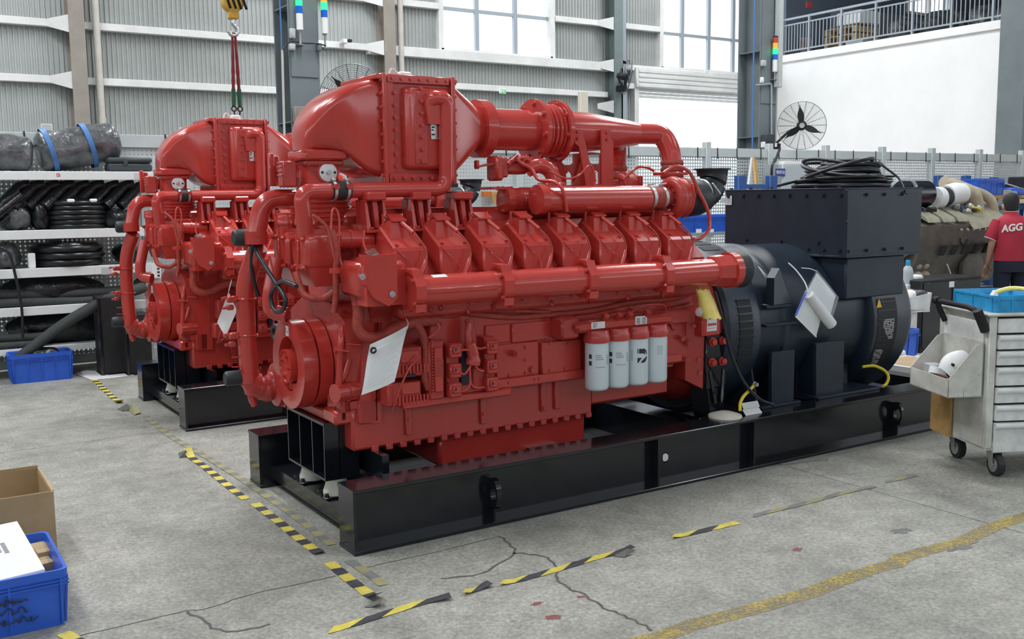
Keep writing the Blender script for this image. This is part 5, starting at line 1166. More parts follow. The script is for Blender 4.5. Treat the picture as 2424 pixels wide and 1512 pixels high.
# ================================================================ LEFT SIDE: partition, shelf rack and its goods, bins, crane hook
def perf(shape, pitch, r):
    m = mat('perforated_panel', (.50, .54, .54), .5, var=.05); n, l, b = nod(m)
    g = n.new('ShaderNodeNewGeometry'); sp = n.new('ShaderNodeSeparateXYZ'); l.new(g.outputs['Position'], sp.inputs[0])
    def mth(op, a, bb=None):
        x = n.new('ShaderNodeMath'); x.operation = op
        for i, v in enumerate((a, bb)):
            if v is None: continue
            if isinstance(v, (int, float)): x.inputs[i].default_value = v
            else: l.new(v, x.inputs[i])
        return x.outputs[0]
    ax = []
    for s in ('X', 'Z'):
        f = mth('FRACT', mth('DIVIDE', sp.outputs[s], pitch)); ax.append(mth('ABSOLUTE', mth('SUBTRACT', f, .5)))
    if shape == 'dot': h = mth('LESS_THAN', mth('SQRT', mth('ADD', mth('POWER', ax[0], 2), mth('POWER', ax[1], 2))), r)
    else: h = mth('LESS_THAN', mth('ADD', mth('MINIMUM', mth('MULTIPLY', ax[0], 2.4), mth('MULTIPLY', ax[1], 2.4)), mth('MULTIPLY', mth('MAXIMUM', ax[0], ax[1]), .8)), r)
    e = n.new('ShaderNodeMath'); e.operation = 'SUBTRACT'; e.inputs[0].default_value = 1; l.new(h, e.inputs[1]); l.new(e.outputs[0], b.inputs['Alpha']); return m
M['perf'] = perf('cross', .046, .30); M['perf2'] = perf('dot', .050, .29)
FYY = 7.2
pt = thing('partition', 'long partition of perforated grey panels and posts behind the machines', 'partition', (6, FYY, 0))
posts = [-3.6, -2.15, -.25, 1.18, 2.62, 4.08, 5.68, 7.40, 9.19, 10.57, 11.95, 13.45, 14.89, 16.39, 17.85]
FZ = 2.49
for i, x in enumerate(posts):
    part(MB().box(x - .055, x + .055, FYY - .05, FYY + .05, 0, FZ + .09, .006), 'post', 'fence', pt)
for a, b in zip(posts, posts[1:]):
    m2 = 'perf' if a < 7 else 'perf2'
    part(MB().box(a + .055, b - .055, FYY - .004, FYY - .002, .12, FZ - .14), 'panel', m2, pt, smooth=0)
    part(MB().box(a + .055, b - .055, FYY - .03, FYY + .02, FZ - .14, FZ, .004), 'top_rail', 'fence', pt)
    part(MB().box(a + .055, b - .055, FYY - .03, FYY + .02, .02, .12, .004), 'bottom_rail', 'fence', pt)
    for x in (a + .2, a + (b - a) * .45, b - .22): part(MB().tube([(x, FYY - .034, FZ + .01), (x + .005, FYY - .036, FZ - .17)], .008, 6), 'hanger', 'black_matte', pt)
ORD = ('first', 'second', 'third', 'fourth', 'fifth', 'sixth', 'seventh', 'eighth', 'last')
# ---- long goods rack
SY0, SY1 = 6.6, 7.1
rk = thing('shelf_rack', 'long white shelf rack stacked with black parts beside the far generator', 'shelf', (-1, 6.9, 0))
zt = []
for py0, py1 in ((405, 426), (545, 567), (636, 658), (727, 748), (824, 838)):
    z1, z0 = at(60, py0, 'y', SY0).z, at(60, py1, 'y', SY0).z; zt.append(z1)
    part(MB().box(-3.2, .70, SY0, SY0 + .03, z0, z1, .004), 'shelf_beam', 'white_paint', rk); part(MB().box(-3.2, .70, SY0 + .03, SY1, z1 - .03, z1 - .004), 'shelf_board', 'fence', rk, smooth=0)
for x in (-3.15, -1.3, .66):
    for y in (SY0 + .04, SY1 - .03):
        if x != -1.3 or y > 6.8: part(MB().box(x - .03, x + .03, y - .02, y + .03, 0, zt[0], .003), 'rack_post', 'fence', rk)
part(MB().box(.60, .70, SY0 - .004, SY0, zt[2] - .16, zt[2] + .0), 'post_plate', 'label', rk); 
for k in range(4): part(MB().box(.66, .685, SY0 - .006, SY0 - .003, zt[2] - .145 + k * .037, zt[2] - .125 + k * .037), 'slot', 'print', rk, smooth=0)
lb = at(138, 414, 'y', SY0); part(MB().box(lb.x - .016, lb.x + .016, SY0 - .002, SY0, lb.z - .016, lb.z + .016), 'shelf_label', 'print_red', rk, smooth=0)
part(MB().box(lb.x - .010, lb.x - .004, SY0 - .003, SY0 - .001, lb.z - .010, lb.z + .010).box(lb.x - .004, lb.x + .004, SY0 - .003, SY0 - .001, lb.z - .010, lb.z - .005).box(lb.x + .004, lb.x + .010, SY0 - .003, SY0 - .001, lb.z - .002, lb.z + .010), 'label_mark', 'label', rk, smooth=0)
for px in (325,): p = at(px, 416, 'y', SY0); part(MB().box(p.x - .03, p.x + .03, SY0 - .002, SY0, p.z - .03, p.z + .03), 'shelf_label', mat('pink_label', (.62, .52, .55), .6), rk, smooth=0)
p = at(252, 637, 'y', SY0); part(MB().box(p.x - .05, p.x + .05, SY0 - .002, SY0, p.z - .055, p.z + .02), 'shelf_label', 'fence', rk, smooth=0)
# wrapped silencers on the top shelf
def silencer(c, L, r, tilt, label, straps):
    M4 = Matrix.Translation(c) @ Matrix.Rotation(-tilt, 4, 'Y'); random.seed(int(c[0] * 100) + 5)
    t = thing('wrapped_silencer', label, 'silencer', tuple(c), 'stretch wrapped silencers on the top shelf')
    def f(u, v):
        a = 2 * pi * u; x = -L / 2 + L * v; k = min(1, .72 + 5 * min(v, 1 - v)); rr = r * k * (1 + .035 * sin(5 * a + 9 * v) + .02 * sin(23 * v + 3 * a)); return M4 @ Vector((x, rr * cos(a), rr * .92 * sin(a)))
    mb = MB(); mb.grid(f, 26, 26); mb.add([f(i / 26, 0) for i in range(26)], [tuple(range(26))]); mb.add([f(i / 26, 1) for i in range(26)], [tuple(range(26))]); part(mb, 'wrapped_body', 'wrap', t, smooth=70, fix=False)
    for s in straps:
        mb = MB(M4); x = -L / 2 + L * s; mb.lathe((x, 0, 0), (1, 0, .12), [(-.025, r * 1.05), (.025, r * 1.05)], 26, cap=False); part(mb, 'strap', 'strap', t)
    return t
zs = zt[0]
c1 = at(185, 352, 'y', 6.92); silencer((c1.x, 6.92, zs + .262), .80, .225, .16, 'grey wrapped silencer with two blue straps on the top shelf', (.14, .62))
c2 = at(20, 360, 'y', 6.92); silencer((c2.x - .10, 6.92, zs + .20), .62, .20, -.10, 'plastic wrapped silencer without straps at the left end of the top shelf', ())
a, b = at(250, 384, 'y', 6.8), at(354, 405, 'y', 6.8); cs = thing('tool_case', 'flat dark grey plastic case at the right end of the top shelf', 'case', ((a.x + b.x) / 2, 6.85, zs))
part(MB().box(a.x, b.x, 6.66, 6.9, zs, zs + .09, .02), 'case_base', 'case', cs); part(MB().box(a.x - .004, b.x + .004, 6.656, 6.904, zs + .092, zs + .15, .02), 'case_lid', 'case', cs)
part(MB().box(a.x + .15, a.x + .19, 6.65, 6.66, zs + .07, zs + .115, .003), 'latch', 'case', cs)
# slanted black pipes hanging under the top shelf
for k in range(9):
    x = at(20 + k * 36, 440, 'y', 6.8).x; z = zt[0] - .12
    o = MB().tube([(x - .12, 6.72 + .02 * (k % 3), z - .24), (x + .10, 6.85, z - .03), (x + .2, 6.85, z - .005)], .052 + .008 * (k % 2), 12).build('black_pipe', M['bag'], None)
    tag(o, '%s slanted black pipe from the left, below the top shelf' % ORD[k], 'pipe', 'slanted black pipes below the top shelf')
tag(MB().box(-3.0, .5, 6.8, 7.05, zt[0] - .42, zt[0] - .40).build('shelf_tray', M['black_matte']), 'thin black tray under the slanted pipes below the top shelf', 'tray')
# shelf two: hose coil stack, bags, clutter
z2 = zt[1]
def coil_stack(cx, cy, z, R, n, r, label, nm='hose_coil', flat=1.0):
    t = thing(nm, label, 'hose coil', (cx, cy, z))
    for k in range(n):
        rr = R * (1 - .03 * abs(k - n / 2) / n * 4) ; mb = MB(); mb.torus((cx + .008 * sin(k * 2), cy, z + r + k * r * 1.75), (0, 0, 1), rr, r, 44, 8); part(mb, 'hose_turn', 'coil', t, smooth=70)
    return t
p = at(180, 520, 'y', 6.9); t = coil_stack(p.x, 6.92, z2, .30, 6, .027, 'thick black hose coil with masking tape tabs on the second shelf')
for k in range(4):
    a = -2.6 + k * .75; q = Vector((p.x + .30 * cos(a), 6.92 + .30 * sin(a), z2 + .30)); part(MB().box(q.x - .035, q.x + .035, q.y - .035, q.y + .03, q.z - .03, q.z + .006, .01), 'tape_tab', 'paper', t)
part(MB().lathe((p.x, 6.92, z2), (0, 0, 1), [(0, .26), (.27, .26), (.31, .20), (.36, .12)], 26), 'core_bag', 'bag', t)
def lump(c, sx, sy, sz, label, cat, m='bag', nm='wrapped_bundle', grp=None, seed=1):
    random.seed(seed); ph = [random.random() * 6 for _ in range(6)]
    def f(u, v):
        a = 2 * pi * u; t = -pi / 2 + pi * v; k = 1 + .10 * sin(3 * a + ph[0]) * cos(2 * t + ph[1]) + .07 * sin(7 * a + ph[2] + 3 * t); cz = sin(t) ; return Vector((c[0] + sx * cos(t) ** .6 * cos(a) * k if cos(t) > 0 else c[0], c[1] + (sy * cos(t) ** .6 * sin(a) * k if cos(t) > 0 else 0), c[2] + sz * (1 + cz * (1 + .05 * sin(5 * a + ph[3])))))
    o = MB().grid(f, 28, 14).build(nm, M[m], None, smooth=60, fix=False); return tag(o, label, cat, grp)
lump((at(270, 540, 'y', 6.9).x, 6.85, z2), .16, .2, .10, 'black wrapped bundle right of the big hose coil', 'bundle', seed=2)
lump((at(35, 530, 'y', 6.9).x, 6.9, z2), .17, .2, .14, 'bundle in shiny clear wrap on the second shelf left of the hose coil', 'bundle', 'wrap', seed=3)
lump((at(95, 540, 'y', 6.9).x, 6.85, z2), .10, .15, .15, 'black bag between the clear bundle and the hose coil', 'bag', seed=4)
for k, (xa, ya, xb, yb) in enumerate(((-20, 520, 52, 462), (-20, 500, 45, 455), (0, 530, 60, 478))):
    o = MB().tube([at(xa, ya, 'y', 6.7 + k * .03), at(xb, yb, 'y', 6.72 + k * .03)], .045, 14).build('black_tube', M['bag']); tag(o, '%s of the sloping black tubes at the left end of the second shelf' % ('lowest', 'topmost', 'middle')[k], 'tube', 'sloping black tubes at the left of the second shelf')
# shelf three: flat coils
z3 = zt[2]; p = at(160, 600, 'y', 6.9)
t = coil_stack(p.x, 6.92, z3, .33, 3, .040, 'flat shrink wrapped black hose coil on the third shelf'); part(MB().lathe((p.x, 6.92, z3), (0, 0, 1), [(0, .30), (.2, .33), (.24, .3), (.25, .1)], 28), 'wrap', 'bag', t)
lump((at(300, 620, 'y', 6.9).x, 6.9, z3), .14, .2, .10, 'small clear wrapped parts right of the flat hose coil', 'bundle', 'bag', seed=6)
lump((at(15, 610, 'y', 6.9).x, 6.85, z3), .12, .2, .13, 'grey wrapped block at the left end of the third shelf', 'bundle', 'wrap', seed=7)
p = at(76, 613, 'y', 6.65); tag(MB().box(p.x - .035, p.x + .03, 6.64, 6.72, z3, z3 + .15, .006).build('small_carton', M['paper']), 'small white carton on the third shelf left of the flat coil', 'carton')
# shelf four: long grey foam tubes; shelf five: more of them
z4 = zt[3]
def foam(pts, r, label, grp='long grey foam tubes on the lower shelves'):
    o = MB().tube(crv(pts, 6), r, 14).build('foam_tube', M['foam'], None, smooth=60); return tag(o, label, 'tube', grp)
foam([(-1.6, 6.8, z4 + .17), at(60, 697, 'y', 6.72), at(190, 694, 'y', 6.7), at(300, 685, 'y', 6.72), (.55, 6.8, z4 + .20)], .052, 'upper long grey foam tube on the fourth shelf')
foam([(-1.4, 6.7, z4 + .05), at(90, 714, 'y', 6.68), at(200, 712, 'y', 6.66), at(290, 700, 'y', 6.66)], .045, 'lower long grey foam tube on the fourth shelf')
foam([at(338, 681, 'y', 6.55), at(310, 690, 'y', 6.45), at(240, 716, 'y', 6.4), at(150, 768, 'y', 6.4), at(55, 840, 'y', 6.42), at(48, 846, 'y', 6.43)], .056, 'grey foam tube slanting from the shelf down into the blue bin', None)
z5 = zt[4]
foam([(-1.8, 6.7, z5 + .17), at(30, 800, 'y', 6.68), at(110, 795, 'y', 6.68)], .045, 'upper grey foam tube on the lowest shelf')
foam([(-1.8, 6.66, z5 + .06), at(30, 818, 'y', 6.64), at(100, 812, 'y', 6.66)], .04, 'lower grey foam tube on the lowest shelf')
lump((-.35, 6.85, z4), .5, .2, .14, 'heap of black bags behind the foam tubes on the fourth shelf', 'bag', seed=9); lump((-.2, 6.9, z5), .6, .16, .16, 'dark bag heap at the back of the lowest shelf', 'bag', seed=10)
tag(MB().tube(crv([at(0, 585, 'y', 6.5), at(22, 600, 'y', 6.5), at(36, 650, 'y', 6.52), at(50, 720, 'y', 6.55), at(53, 760, 'y', 6.57), at(54, 800, 'y', 6.58)], 6), .014, 8).build('hanging_cable', M['cable'], None, smooth=60), 'thin black cable hanging down the left front of the shelf rack', 'cable')
# black painted steel boxes leaning by the far set
for (pa, pb, zb_, y0, lab) in ((242, 302, .80, 6.28, 'tall black steel plate box standing left of the far skid, next to the shelf'), (304, 362, .62, 6.12, 'shorter black steel box standing directly behind the far skid end')):
    a, b = at(pa, 870, 'y', y0), at(pb, 870, 'y', y0); t = thing('steel_box', lab, 'steel box', ((a.x + b.x) / 2, y0 + .15, 0), 'black steel boxes')
    part(MB().box(a.x, b.x, y0, y0 + .30, .012, zb_, .006), 'box_body', 'black_matte', t); part(MB().box(a.x - .012, b.x + .012, y0 - .012, y0 + .31, 0, .012, .003), 'base_plate', 'black', t); part(MB().box(a.x - .006, a.x + .02, y0 - .01, y0 + .012, .012, zb_, .003), 'edge_angle', 'black', t)
ps = [at(px, py, 'z', .003) for px, py in ((178, 884), (205, 876), (240, 880), (318, 880), (318, 888), (262, 895), (216, 899))]
tag(MB().prism(ps, (0, 0, .002)).build('floor_sheet', M['label'], None, smooth=0), 'white plastic sheet on the floor under the black steel boxes', 'sheet')
# ---- plastic bins
def crate(x0, x1, y0, y1, z0, h, name, label, m, cat='crate', ribs=(5, 4), grp=None, th=.012, taper=.02, M4=None):
    t = thing(name, label, cat, ((x0 + x1) / 2, (y0 + y1) / 2, z0) if M4 is None else tuple(M4 @ Vector(((x0 + x1) / 2, (y0 + y1) / 2, z0))), grp); mb = MB(M4); r = .03
    def rg(z, d): return rrect(((x0 + x1) / 2, (y0 + y1) / 2, z), (1, 0, 0), (0, 1, 0), (x1 - x0) / 2 - d, (y1 - y0) / 2 - d, r, 3)
    mb.loft([rg(z0, taper), rg(z0 + h * .86, .006), rg(z0 + h * .86, 0), rg(z0 + h, 0), rg(z0 + h, th), rg(z0 + h * .86, th + .006), rg(z0 + .012, taper + th)]); part(mb, 'crate_body', m, t, smooth=30)
    mb = MB(M4); nx, ny = ribs
    for i in range(nx):
        x = x0 + .03 + (x1 - x0 - .06) * i / (nx - 1); mb.prism([(x - .005, y0 + taper + .002, z0 + .01), (x + .005, y0 + taper + .002, z0 + .01), (x + .005, y0 + .006, z0 + h * .86), (x - .005, y0 + .006, z0 + h * .86)], (0, -.008, 0)); mb.prism([(x - .005, y1 - taper - .002, z0 + .01), (x + .005, y1 - taper - .002, z0 + .01), (x + .005, y1 - .006, z0 + h * .86), (x - .005, y1 - .006, z0 + h * .86)], (0, .008, 0))
    for i in range(ny):
        y = y0 + .03 + (y1 - y0 - .06) * i / (ny - 1)
        for s, xx, xt in ((-1, x0, x0 + taper), (1, x1, x1 - taper)): mb.prism([(xt - s * .002, y - .005, z0 + .01), (xt - s * .002, y + .005, z0 + .01), (xx - s * .006, y + .005, z0 + h * .86), (xx - s * .006, y - .005, z0 + h * .86)], (s * .008, 0, 0))
    for zz in (.74, .80): mb.box(x0 - .002, x1 + .002, y0 + .0, y0 + .006, z0 + h * zz, z0 + h * zz + .006)
    tag(part(mb, 'crate_ribs', m, t, smooth=0), None, None, kind='stuff'); return t
a, b = at(22, 905, 'z', 0), at(172, 892, 'z', 0)
bb = crate(a.x, b.x, 6.28, 6.60, 0, .285, 'storage_bin', 'blue plastic bin on the floor holding the end of a foam tube', 'blue_bin', 'bin'); lump((b.x - .25, 6.44, .12), .16, .11, .10, 'black bag stuffed into the blue bin below the shelf', 'bag', seed=12)
cr = crate(-1.95, -1.308, -.06, .515, 0, .245, 'storage_crate', 'blue plastic crate with scribbled marker writing at the front left corner', 'blue_bin', 'crate', (4, 4))
mb = MB(); yw = -.063; random.seed(11)
def scrib(x0, z0, w, h, n, seed):
    random.seed(seed); pts = []
    for i in range(n): pts.append(Vector((x0 + w * i / n + random.uniform(-.012, .012), yw + .010 - .02 * 0, z0 + random.uniform(-h, h))))
    for p in pts: p.y = -.06 + .018 * (1 - max(0, p.z) / .21) - .006
    mb.tube(crv(pts, 4), .0026, 5)
scrib(-1.62, .150, .17, .017, 16, 1); scrib(-1.62, .108, .17, .015, 16, 2); scrib(-1.58, .066, .15, .018, 14, 3); scrib(-1.61, .146, .15, .008, 8, 5)
part(mb, 'marker_writing', 'print', cr, smooth=0)
# contents: white packets, folded cardboard
def packet(c, ux, uy, uz, label, prn):
    t = thing('white_packet', label, 'packet', tuple(c), 'white packets in the front crate'); c, ux, uy, uz = map(Vector, (c, ux, uy, uz))
    mb = MB(); A = lambda i, j, k: c + ux * i + uy * j + uz * k
    mb.add([A(-1, -1, -1), A(1, -1, -1), A(1.0, 1, -1), A(-1, 1, -1), A(-1, -1, .6), A(1, -1, .6), A(1.0, 1, 1), A(-1, 1, 1), A(-1, -1.12, 0), A(1, -1.12, 0)], [(0, 3, 2, 1), (4, 5, 6, 7), (0, 1, 9, 8), (8, 9, 5, 4), (3, 7, 6, 2), (0, 8, 4, 7, 3), (1, 2, 6, 5, 9)]); part(mb, 'packet', 'paper', t, smooth=0)
    if prn:
        mb = MB(); B = lambda i, j: A(i, j, .6 + .2 * (j + 1)) + uz.normalized() * .0012
        for k in range(7): mb.add([B(.42 + .0 * k, .28 - k * .06), B(.52, .28 - k * .06), B(.52, .245 - k * .06), B(.42 + .02 * (k % 2), .245 - k * .06)], [(0, 1, 2, 3)]); 
        for k in range(4): mb.add([B(.34, .20 - k * .07), B(.38, .20 - k * .07), B(.38, .16 - k * .07), B(.34, .16 - k * .07)], [(0, 1, 2, 3)])
        mb.add([B(-.1, -.45), B(-.04, -.45), B(-.04, -.47), B(-.1, -.47)], [(0, 1, 2, 3)]); mb.add([B(-.1, -.55), B(-.02, -.55), B(-.02, -.57), B(-.1, -.57)], [(0, 1, 2, 3)])
        part(mb, 'packet_print', 'print_grey', t, smooth=0, fix=False)
packet((-1.60, .17, .235), (.185, .032, .0), (-.03, .165, .05), (0, -.012, .075), 'white folded packet with small black print lying on the front crate', True)
packet((-1.74, .36, .30), (.14, .02, 0), (0, .12, .0), (0, 0, .06), 'second white packet behind the printed one in the front crate', False)
for k, (x, y, rz, h) in enumerate(((-1.365, .30, .2, .17), (-1.40, .22, -.15, .16), (-1.35, .40, .1, .19))):
    t = thing('flat_carton', '%s brown folded carton standing upright inside the front crate' % ('middle', 'nearest', 'rearmost and tallest')[k], 'carton', (x, y, .02), 'brown cartons in the front crate'); M4 = Matrix.Translation((x, y, .02)) @ Matrix.Rotation(rz, 4, 'Z')
    part(MB(M4).box(-.035, .03, -.08, .08, 0, h, .002), 'carton', 'cardboard_in', t); part(MB(M4).box(-.036, .031, -.02, .02, h, h + .001), 'carton_seam', 'cardboard', t)
# open cardboard box behind the crate
bx = thing('cardboard_box', 'open brown cardboard box on the floor behind the blue crate', 'box', (-1.55, 1.05, 0)); x0, x1, y0, y1, h = -1.95, -1.235, .79, 1.33, .35; T = .006
part(MB().box(x0, x1, y0, y0 + T, 0, h).box(x0, x1, y1 - T, y1, 0, h).box(x0, x0 + T, y0 + T, y1 - T, 0, h).box(x1 - T, x1, y0 + T, y1 - T, 0, h - .012).box(x0 + T, x1 - T, y0 + T, y1 - T, 0, T), 'box_walls', 'cardboard', bx, smooth=0)
part(MB().prism([(x1 - .004, y0 + .02, h - .012), (x1 + .014, y0 + .1, h - .02), (x1 + .016, y1 - .05, h - .02), (x1 - .004, y1, h - .005)], (0, 0, .008)), 'torn_edge', 'cardboard_in', bx, smooth=0); part(MB().box(x0, x1, y1 - T, y1, h, h + .015).box(x0, x1 - .02, y0, y0 + T, h, h + .004), 'torn_rim', 'cardboard_in', bx, smooth=0)
# ---- crane hook block and red sling above the far set
hx, hy = .795, 4.05
hk = thing('crane_hook', 'yellow and black crane hook block hanging over the far generator set', 'hook', (hx, hy, 3.16))
mb = MB(); mb.lathe((hx, hy - .055, 3.40), (0, 1, 0), [(0, .05), (.01, .085), (.10, .085), (.11, .05)], 26); mb.box(hx - .04, hx + .04, hy - .04, hy + .04, 3.26, 3.35, .01); part(mb, 'hook_block', 'hook', hk)
for k in range(4): part(MB().beam((hx - .07 + k * .045, hy - .0565, 3.45), (hx - .03 + k * .045, hy - .0565, 3.34), .002, .02, (0, 1, 0)).beam((hx - .07 + k * .045, hy - .057, 3.45), (hx - .035 + k * .045, hy - .057, 3.34), .022, .002, (0, 1, 0)), 'black_stripe', 'black_matte', hk)
part(MB().tube(crv([(hx, hy, 3.28), (hx, hy, 3.22), (hx + .035, hy, 3.18), (hx + .02, hy, 3.135), (hx - .02, hy, 3.13), (hx - .04, hy, 3.16)], 5), .016, 10), 'hook', 'steel', hk)
part(MB().cyl((hx - .02, hy, 3.45), (hx - .02, hy, 9.3), .008, n=6), 'wire_rope', 'cable', hk); part(MB().cyl((hx + .03, hy, 3.45), (hx + .03, hy, 9.3), .008, n=6), 'wire_rope', 'cable', hk)
sl = thing('lifting_sling', 'red round sling with green sleeves hanging from the crane hook', 'sling', (hx, hy, 2.47))
for s in (-1, 1):
    pts = [Vector((hx + s * .004, hy, 3.15))] + [Vector((hx + s * (.012 + .012 * (i / 12)), hy, 3.13 - .45 * i / 12)) for i in range(13)]
    R = [.011] * 5 + [.013, .014, .013, .014] + [.016, .013, .017, .013, .014]; part(MB().tube(pts, R[:len(pts)], 8), 'sling_strand', 'sling_red', sl); part(MB().tube([(hx + s * .024, hy, 2.69), (hx + s * .026, hy, 2.55)], .018, 8), 'sleeve', 'sling_green', sl)
    part(MB().torus((hx + s * .026, hy, 2.525), (0, 1, 0), .02, .006, 16, 6).tube([(hx + s * .026, hy, 2.51), (hx + s * .015, hy, 2.43)], .006, 6), 'shackle', 'black_matte', sl)
# ---- signal towers, fans, cables on the crane columns
def tower(px, py0, y, label, top, stem):
    c = at(px, py0, 'y', y); t = thing('signal_tower', label, 'signal light', (c.x, y, c.z), 'signal towers on the crane columns'); z = c.z; r = .042
    part(MB().cyl((c.x, y, z), (c.x, y, z + .20), r, n=18), 'tower_base', 'label', t)
    for k, (m, h) in enumerate((('lens_blue', .085), ('lens_green', .10), ('lens_amber', .09), ('lens_red', .09))): part(MB().cyl((c.x, y, z + .20 + .095 * k), (c.x, y, z + .20 + .095 * k + .093), r, n=18), 'lens', m, t)
    part(MB().cyl((c.x, y, z + .58), (c.x, y, z + .60), r, n=18), 'tower_cap', 'black_matte', t); part(MB().lathe((c.x, y, z), (0, 0, -1), [(0, .03), (.03, .014), (stem, .014)], 12), 'stem', 'zinc', t); part(MB().box(c.x - .03, c.x + .05, y - .02, 8.05 if y > 7.7 else y + .3, z - stem - .02, z - stem, .004), 'stem_bracket', 'grey_steel', t); return t
tower(710, 71, 7.90, 'signal tower with green and blue lamps lit on the left crane column', 0, .17); tower(769, 80, 7.92, 'signal tower beside the left crane column against the metal wall', 0, .17); tower(1834, 170, 7.9, 'signal tower on the right crane column beside the white wall', 0, .12)
def fan(c, face, R, label, ang, arm):
    c = Vector(c); z = Vector(face).normalized(); x = z.cross(Vector((0, 0, 1))).normalized(); y = x.cross(z); M4 = Matrix((( x.x, y.x, z.x, c.x), (x.y, y.y, z.y, c.y), (x.z, y.z, z.z, c.z), (0, 0, 0, 1)))
    t = thing('wall_fan', label, 'fan', tuple(c), 'industrial wall fans')
    mb = MB(M4)
    for k in range(15): r = R * (k + 2) / 16; mb.torus((0, 0, .03 + .05 * (1 - (r / R) ** 2)), (0, 0, 1), r, .0022, 40, 4)
    for k in range(18):
        a = 2 * pi * k / 18; mb.tube([(R * .12 * cos(a), R * .12 * sin(a), .08), (R * .6 * cos(a), R * .6 * sin(a), .06), (R * cos(a), R * sin(a), .02)], .0022, 4); mb.tube([(R * .2 * cos(a), R * .2 * sin(a), -.16), (R * .8 * cos(a), R * .8 * sin(a), -.10), (R * cos(a), R * sin(a), .0)], .0022, 4)
    tag(part(mb, 'wire_guard', 'black_matte', t), None, None, kind='stuff'); part(MB(M4).torus((0, 0, .01), (0, 0, 1), R, .006, 48, 6), 'guard_rim', 'rail', t)
    for k in range(3):
        a = ang + 2 * pi * k / 3; d = Vector((cos(a), sin(a), 0)); n = Vector((-sin(a), cos(a), 0)); mb = MB(M4)
        secs = []
        for i in range(7):
            s = i / 6; w = .035 + .035 * sin(pi * min(1, s * 1.1 + .1)) - .03 * s; tw = .5 - .25 * s; u = n * cos(tw) + Vector((0, 0, sin(tw))); v = n * -sin(tw) + Vector((0, 0, cos(tw))); p = d * (.07 + (R * .88 - .07) * s); secs.append([p + u * w + v * .002, p + v * .006, p - u * w + v * .002, p - v * .003])
        mb.loft(secs); part(mb, 'blade', 'black_matte', t, smooth=60)
    part(MB(M4).lathe((0, 0, -.02), (0, 0, 1), [(-.20, .05), (-.16, .075), (-.02, .085), (.02, .075), (.06, .06), (.065, .03)], 24), 'motor', 'black_matte', t); part(MB(M4).cyl((0, 0, .04), (0, 0, .05), .045, n=20), 'hub_cap', 'fence', t)
    mb = MB(); mb.tube(crv([c - z * .12 + Vector((0, 0, -.05)), c - z * .16 + (Vector(arm) - c) * .4 + Vector((0, 0, .05)), Vector(arm)], 6), .022, 10); part(mb, 'fan_arm', 'black_matte', t); part(MB().box(arm[0] - .12, arm[0] + .10, arm[1] - .05, arm[1] + .1, arm[2] - .12, arm[2] + .02, .01), 'arm_base', 'black_matte', t); return t
cR = at(1898, 297, 'y', 7.55); fan(cR, (-.70, -.72, -.02), .405, 'large wall fan with dark blades against the white wall', pi / 2 - .12, (11.5, 7.93, 2.62))
cL = at(836, 232, 'y', 7.5); fan(cL, (-.45, -.9, -.05), .42, 'large dark wall fan behind the front cooler beside the left column', .80, (3.12, 7.93, 2.93))
cM = at(1482, 182, 'y', 14.2); fan(cM, (.90, -.42, -.15), .40, 'wall fan seen edge on next to the roller door', .5, (13.42, 14.5, 4.35))
def run(pts, r, m, label, nm='cable', cat='cable'): return tag(MB().tube(pts, r, 8).build(nm, M[m], None, smooth=60), label, cat)
run(bend([at(662, 0, 'y', 8.0), at(666, 85, 'y', 8.0), at(668, 180, 'y', 8.0), at(672, 300, 'y', 8.0), at(674, 340, 'y', 8.0)], .05), .010, 'strap', 'blue air hose running down the left crane column', 'air_hose', 'hose')
run([at(668, 118, 'y', 7.97), at(673, 305, 'y', 7.97), at(676, 420, 'y', 7.97)], .016, 'pipe_pvc', 'cream conduit down the left crane column', 'conduit', 'pipe')
run(crv([at(670, 118, 'y', 7.95), at(680, 103, 'y', 7.95), at(694, 98, 'y', 7.95), at(720, 102, 'y', 7.9), at(748, 103, 'y', 7.9), at(772, 108, 'y', 7.9)], 5), .009, 'cable', 'black cable linking the two signal towers on the left column')
run([at(1787, 0, 'y', 7.98), at(1783, 180, 'y', 7.98), at(1781, 352, 'y', 7.98)], .014, 'strap', 'blue air hose running down the right crane column', 'air_hose', 'hose')
def jbox(px, py, y, w, h, d, m, label, nm='junction_box', cat='box'):
    c = at(px, py, 'y', y); t = thing(nm, label, cat, (c.x, y, c.z - h / 2)); part(MB().box(c.x - w / 2, c.x + w / 2, y - d, y, c.z - h / 2, c.z + h / 2, .008), 'housing', m, t); part(MB().box(c.x - w * .3, c.x + w * .3, y - d - .006, y - d, c.z - h * .3, c.z + h * .3, .003), 'cover', m, t); return t
jbox(690, 80, 7.98, .07, .12, .06, 'fence', 'white junction box with lever on the left crane column'); jbox(689, 112, 7.98, .08, .08, .06, 'fence', 'white bracket box under the junction box on the left column'); jbox(752, 113, 7.98, .06, .10, .08, 'grey_steel', 'grey clip box at the right edge of the left column')
jbox(710, 272, 7.98, .20, .20, .08, 'brown_steel', 'brown plate box low on the left crane column'); jbox(1804, 150, 7.98, .09, .10, .06, 'fence', 'small white switch box on the right crane column'); jbox(1801, 190, 7.98, .06, .10, .05, 'label', 'narrow white box on the right crane column'); jbox(1806, 343, 7.98, .12, .10, .1, 'label', 'white socket box at the foot of the right crane column', cat='socket'); jbox(1826, 345, 7.98, .10, .09, .1, 'label', 'second white socket box beside the fan arm', cat='socket'); jbox(1812, 330, 7.98, .22, .16, .12, 'case', 'dark transformer box below the fan arm on the right column')
run(bend([at(1789, 202, 'y', 7.95), at(1826, 198, 'y', 7.95), at(1826, 330, 'y', 7.95)], .05), .018, 'rail', 'grey conduit with a bend on the right crane column', 'conduit', 'pipe')
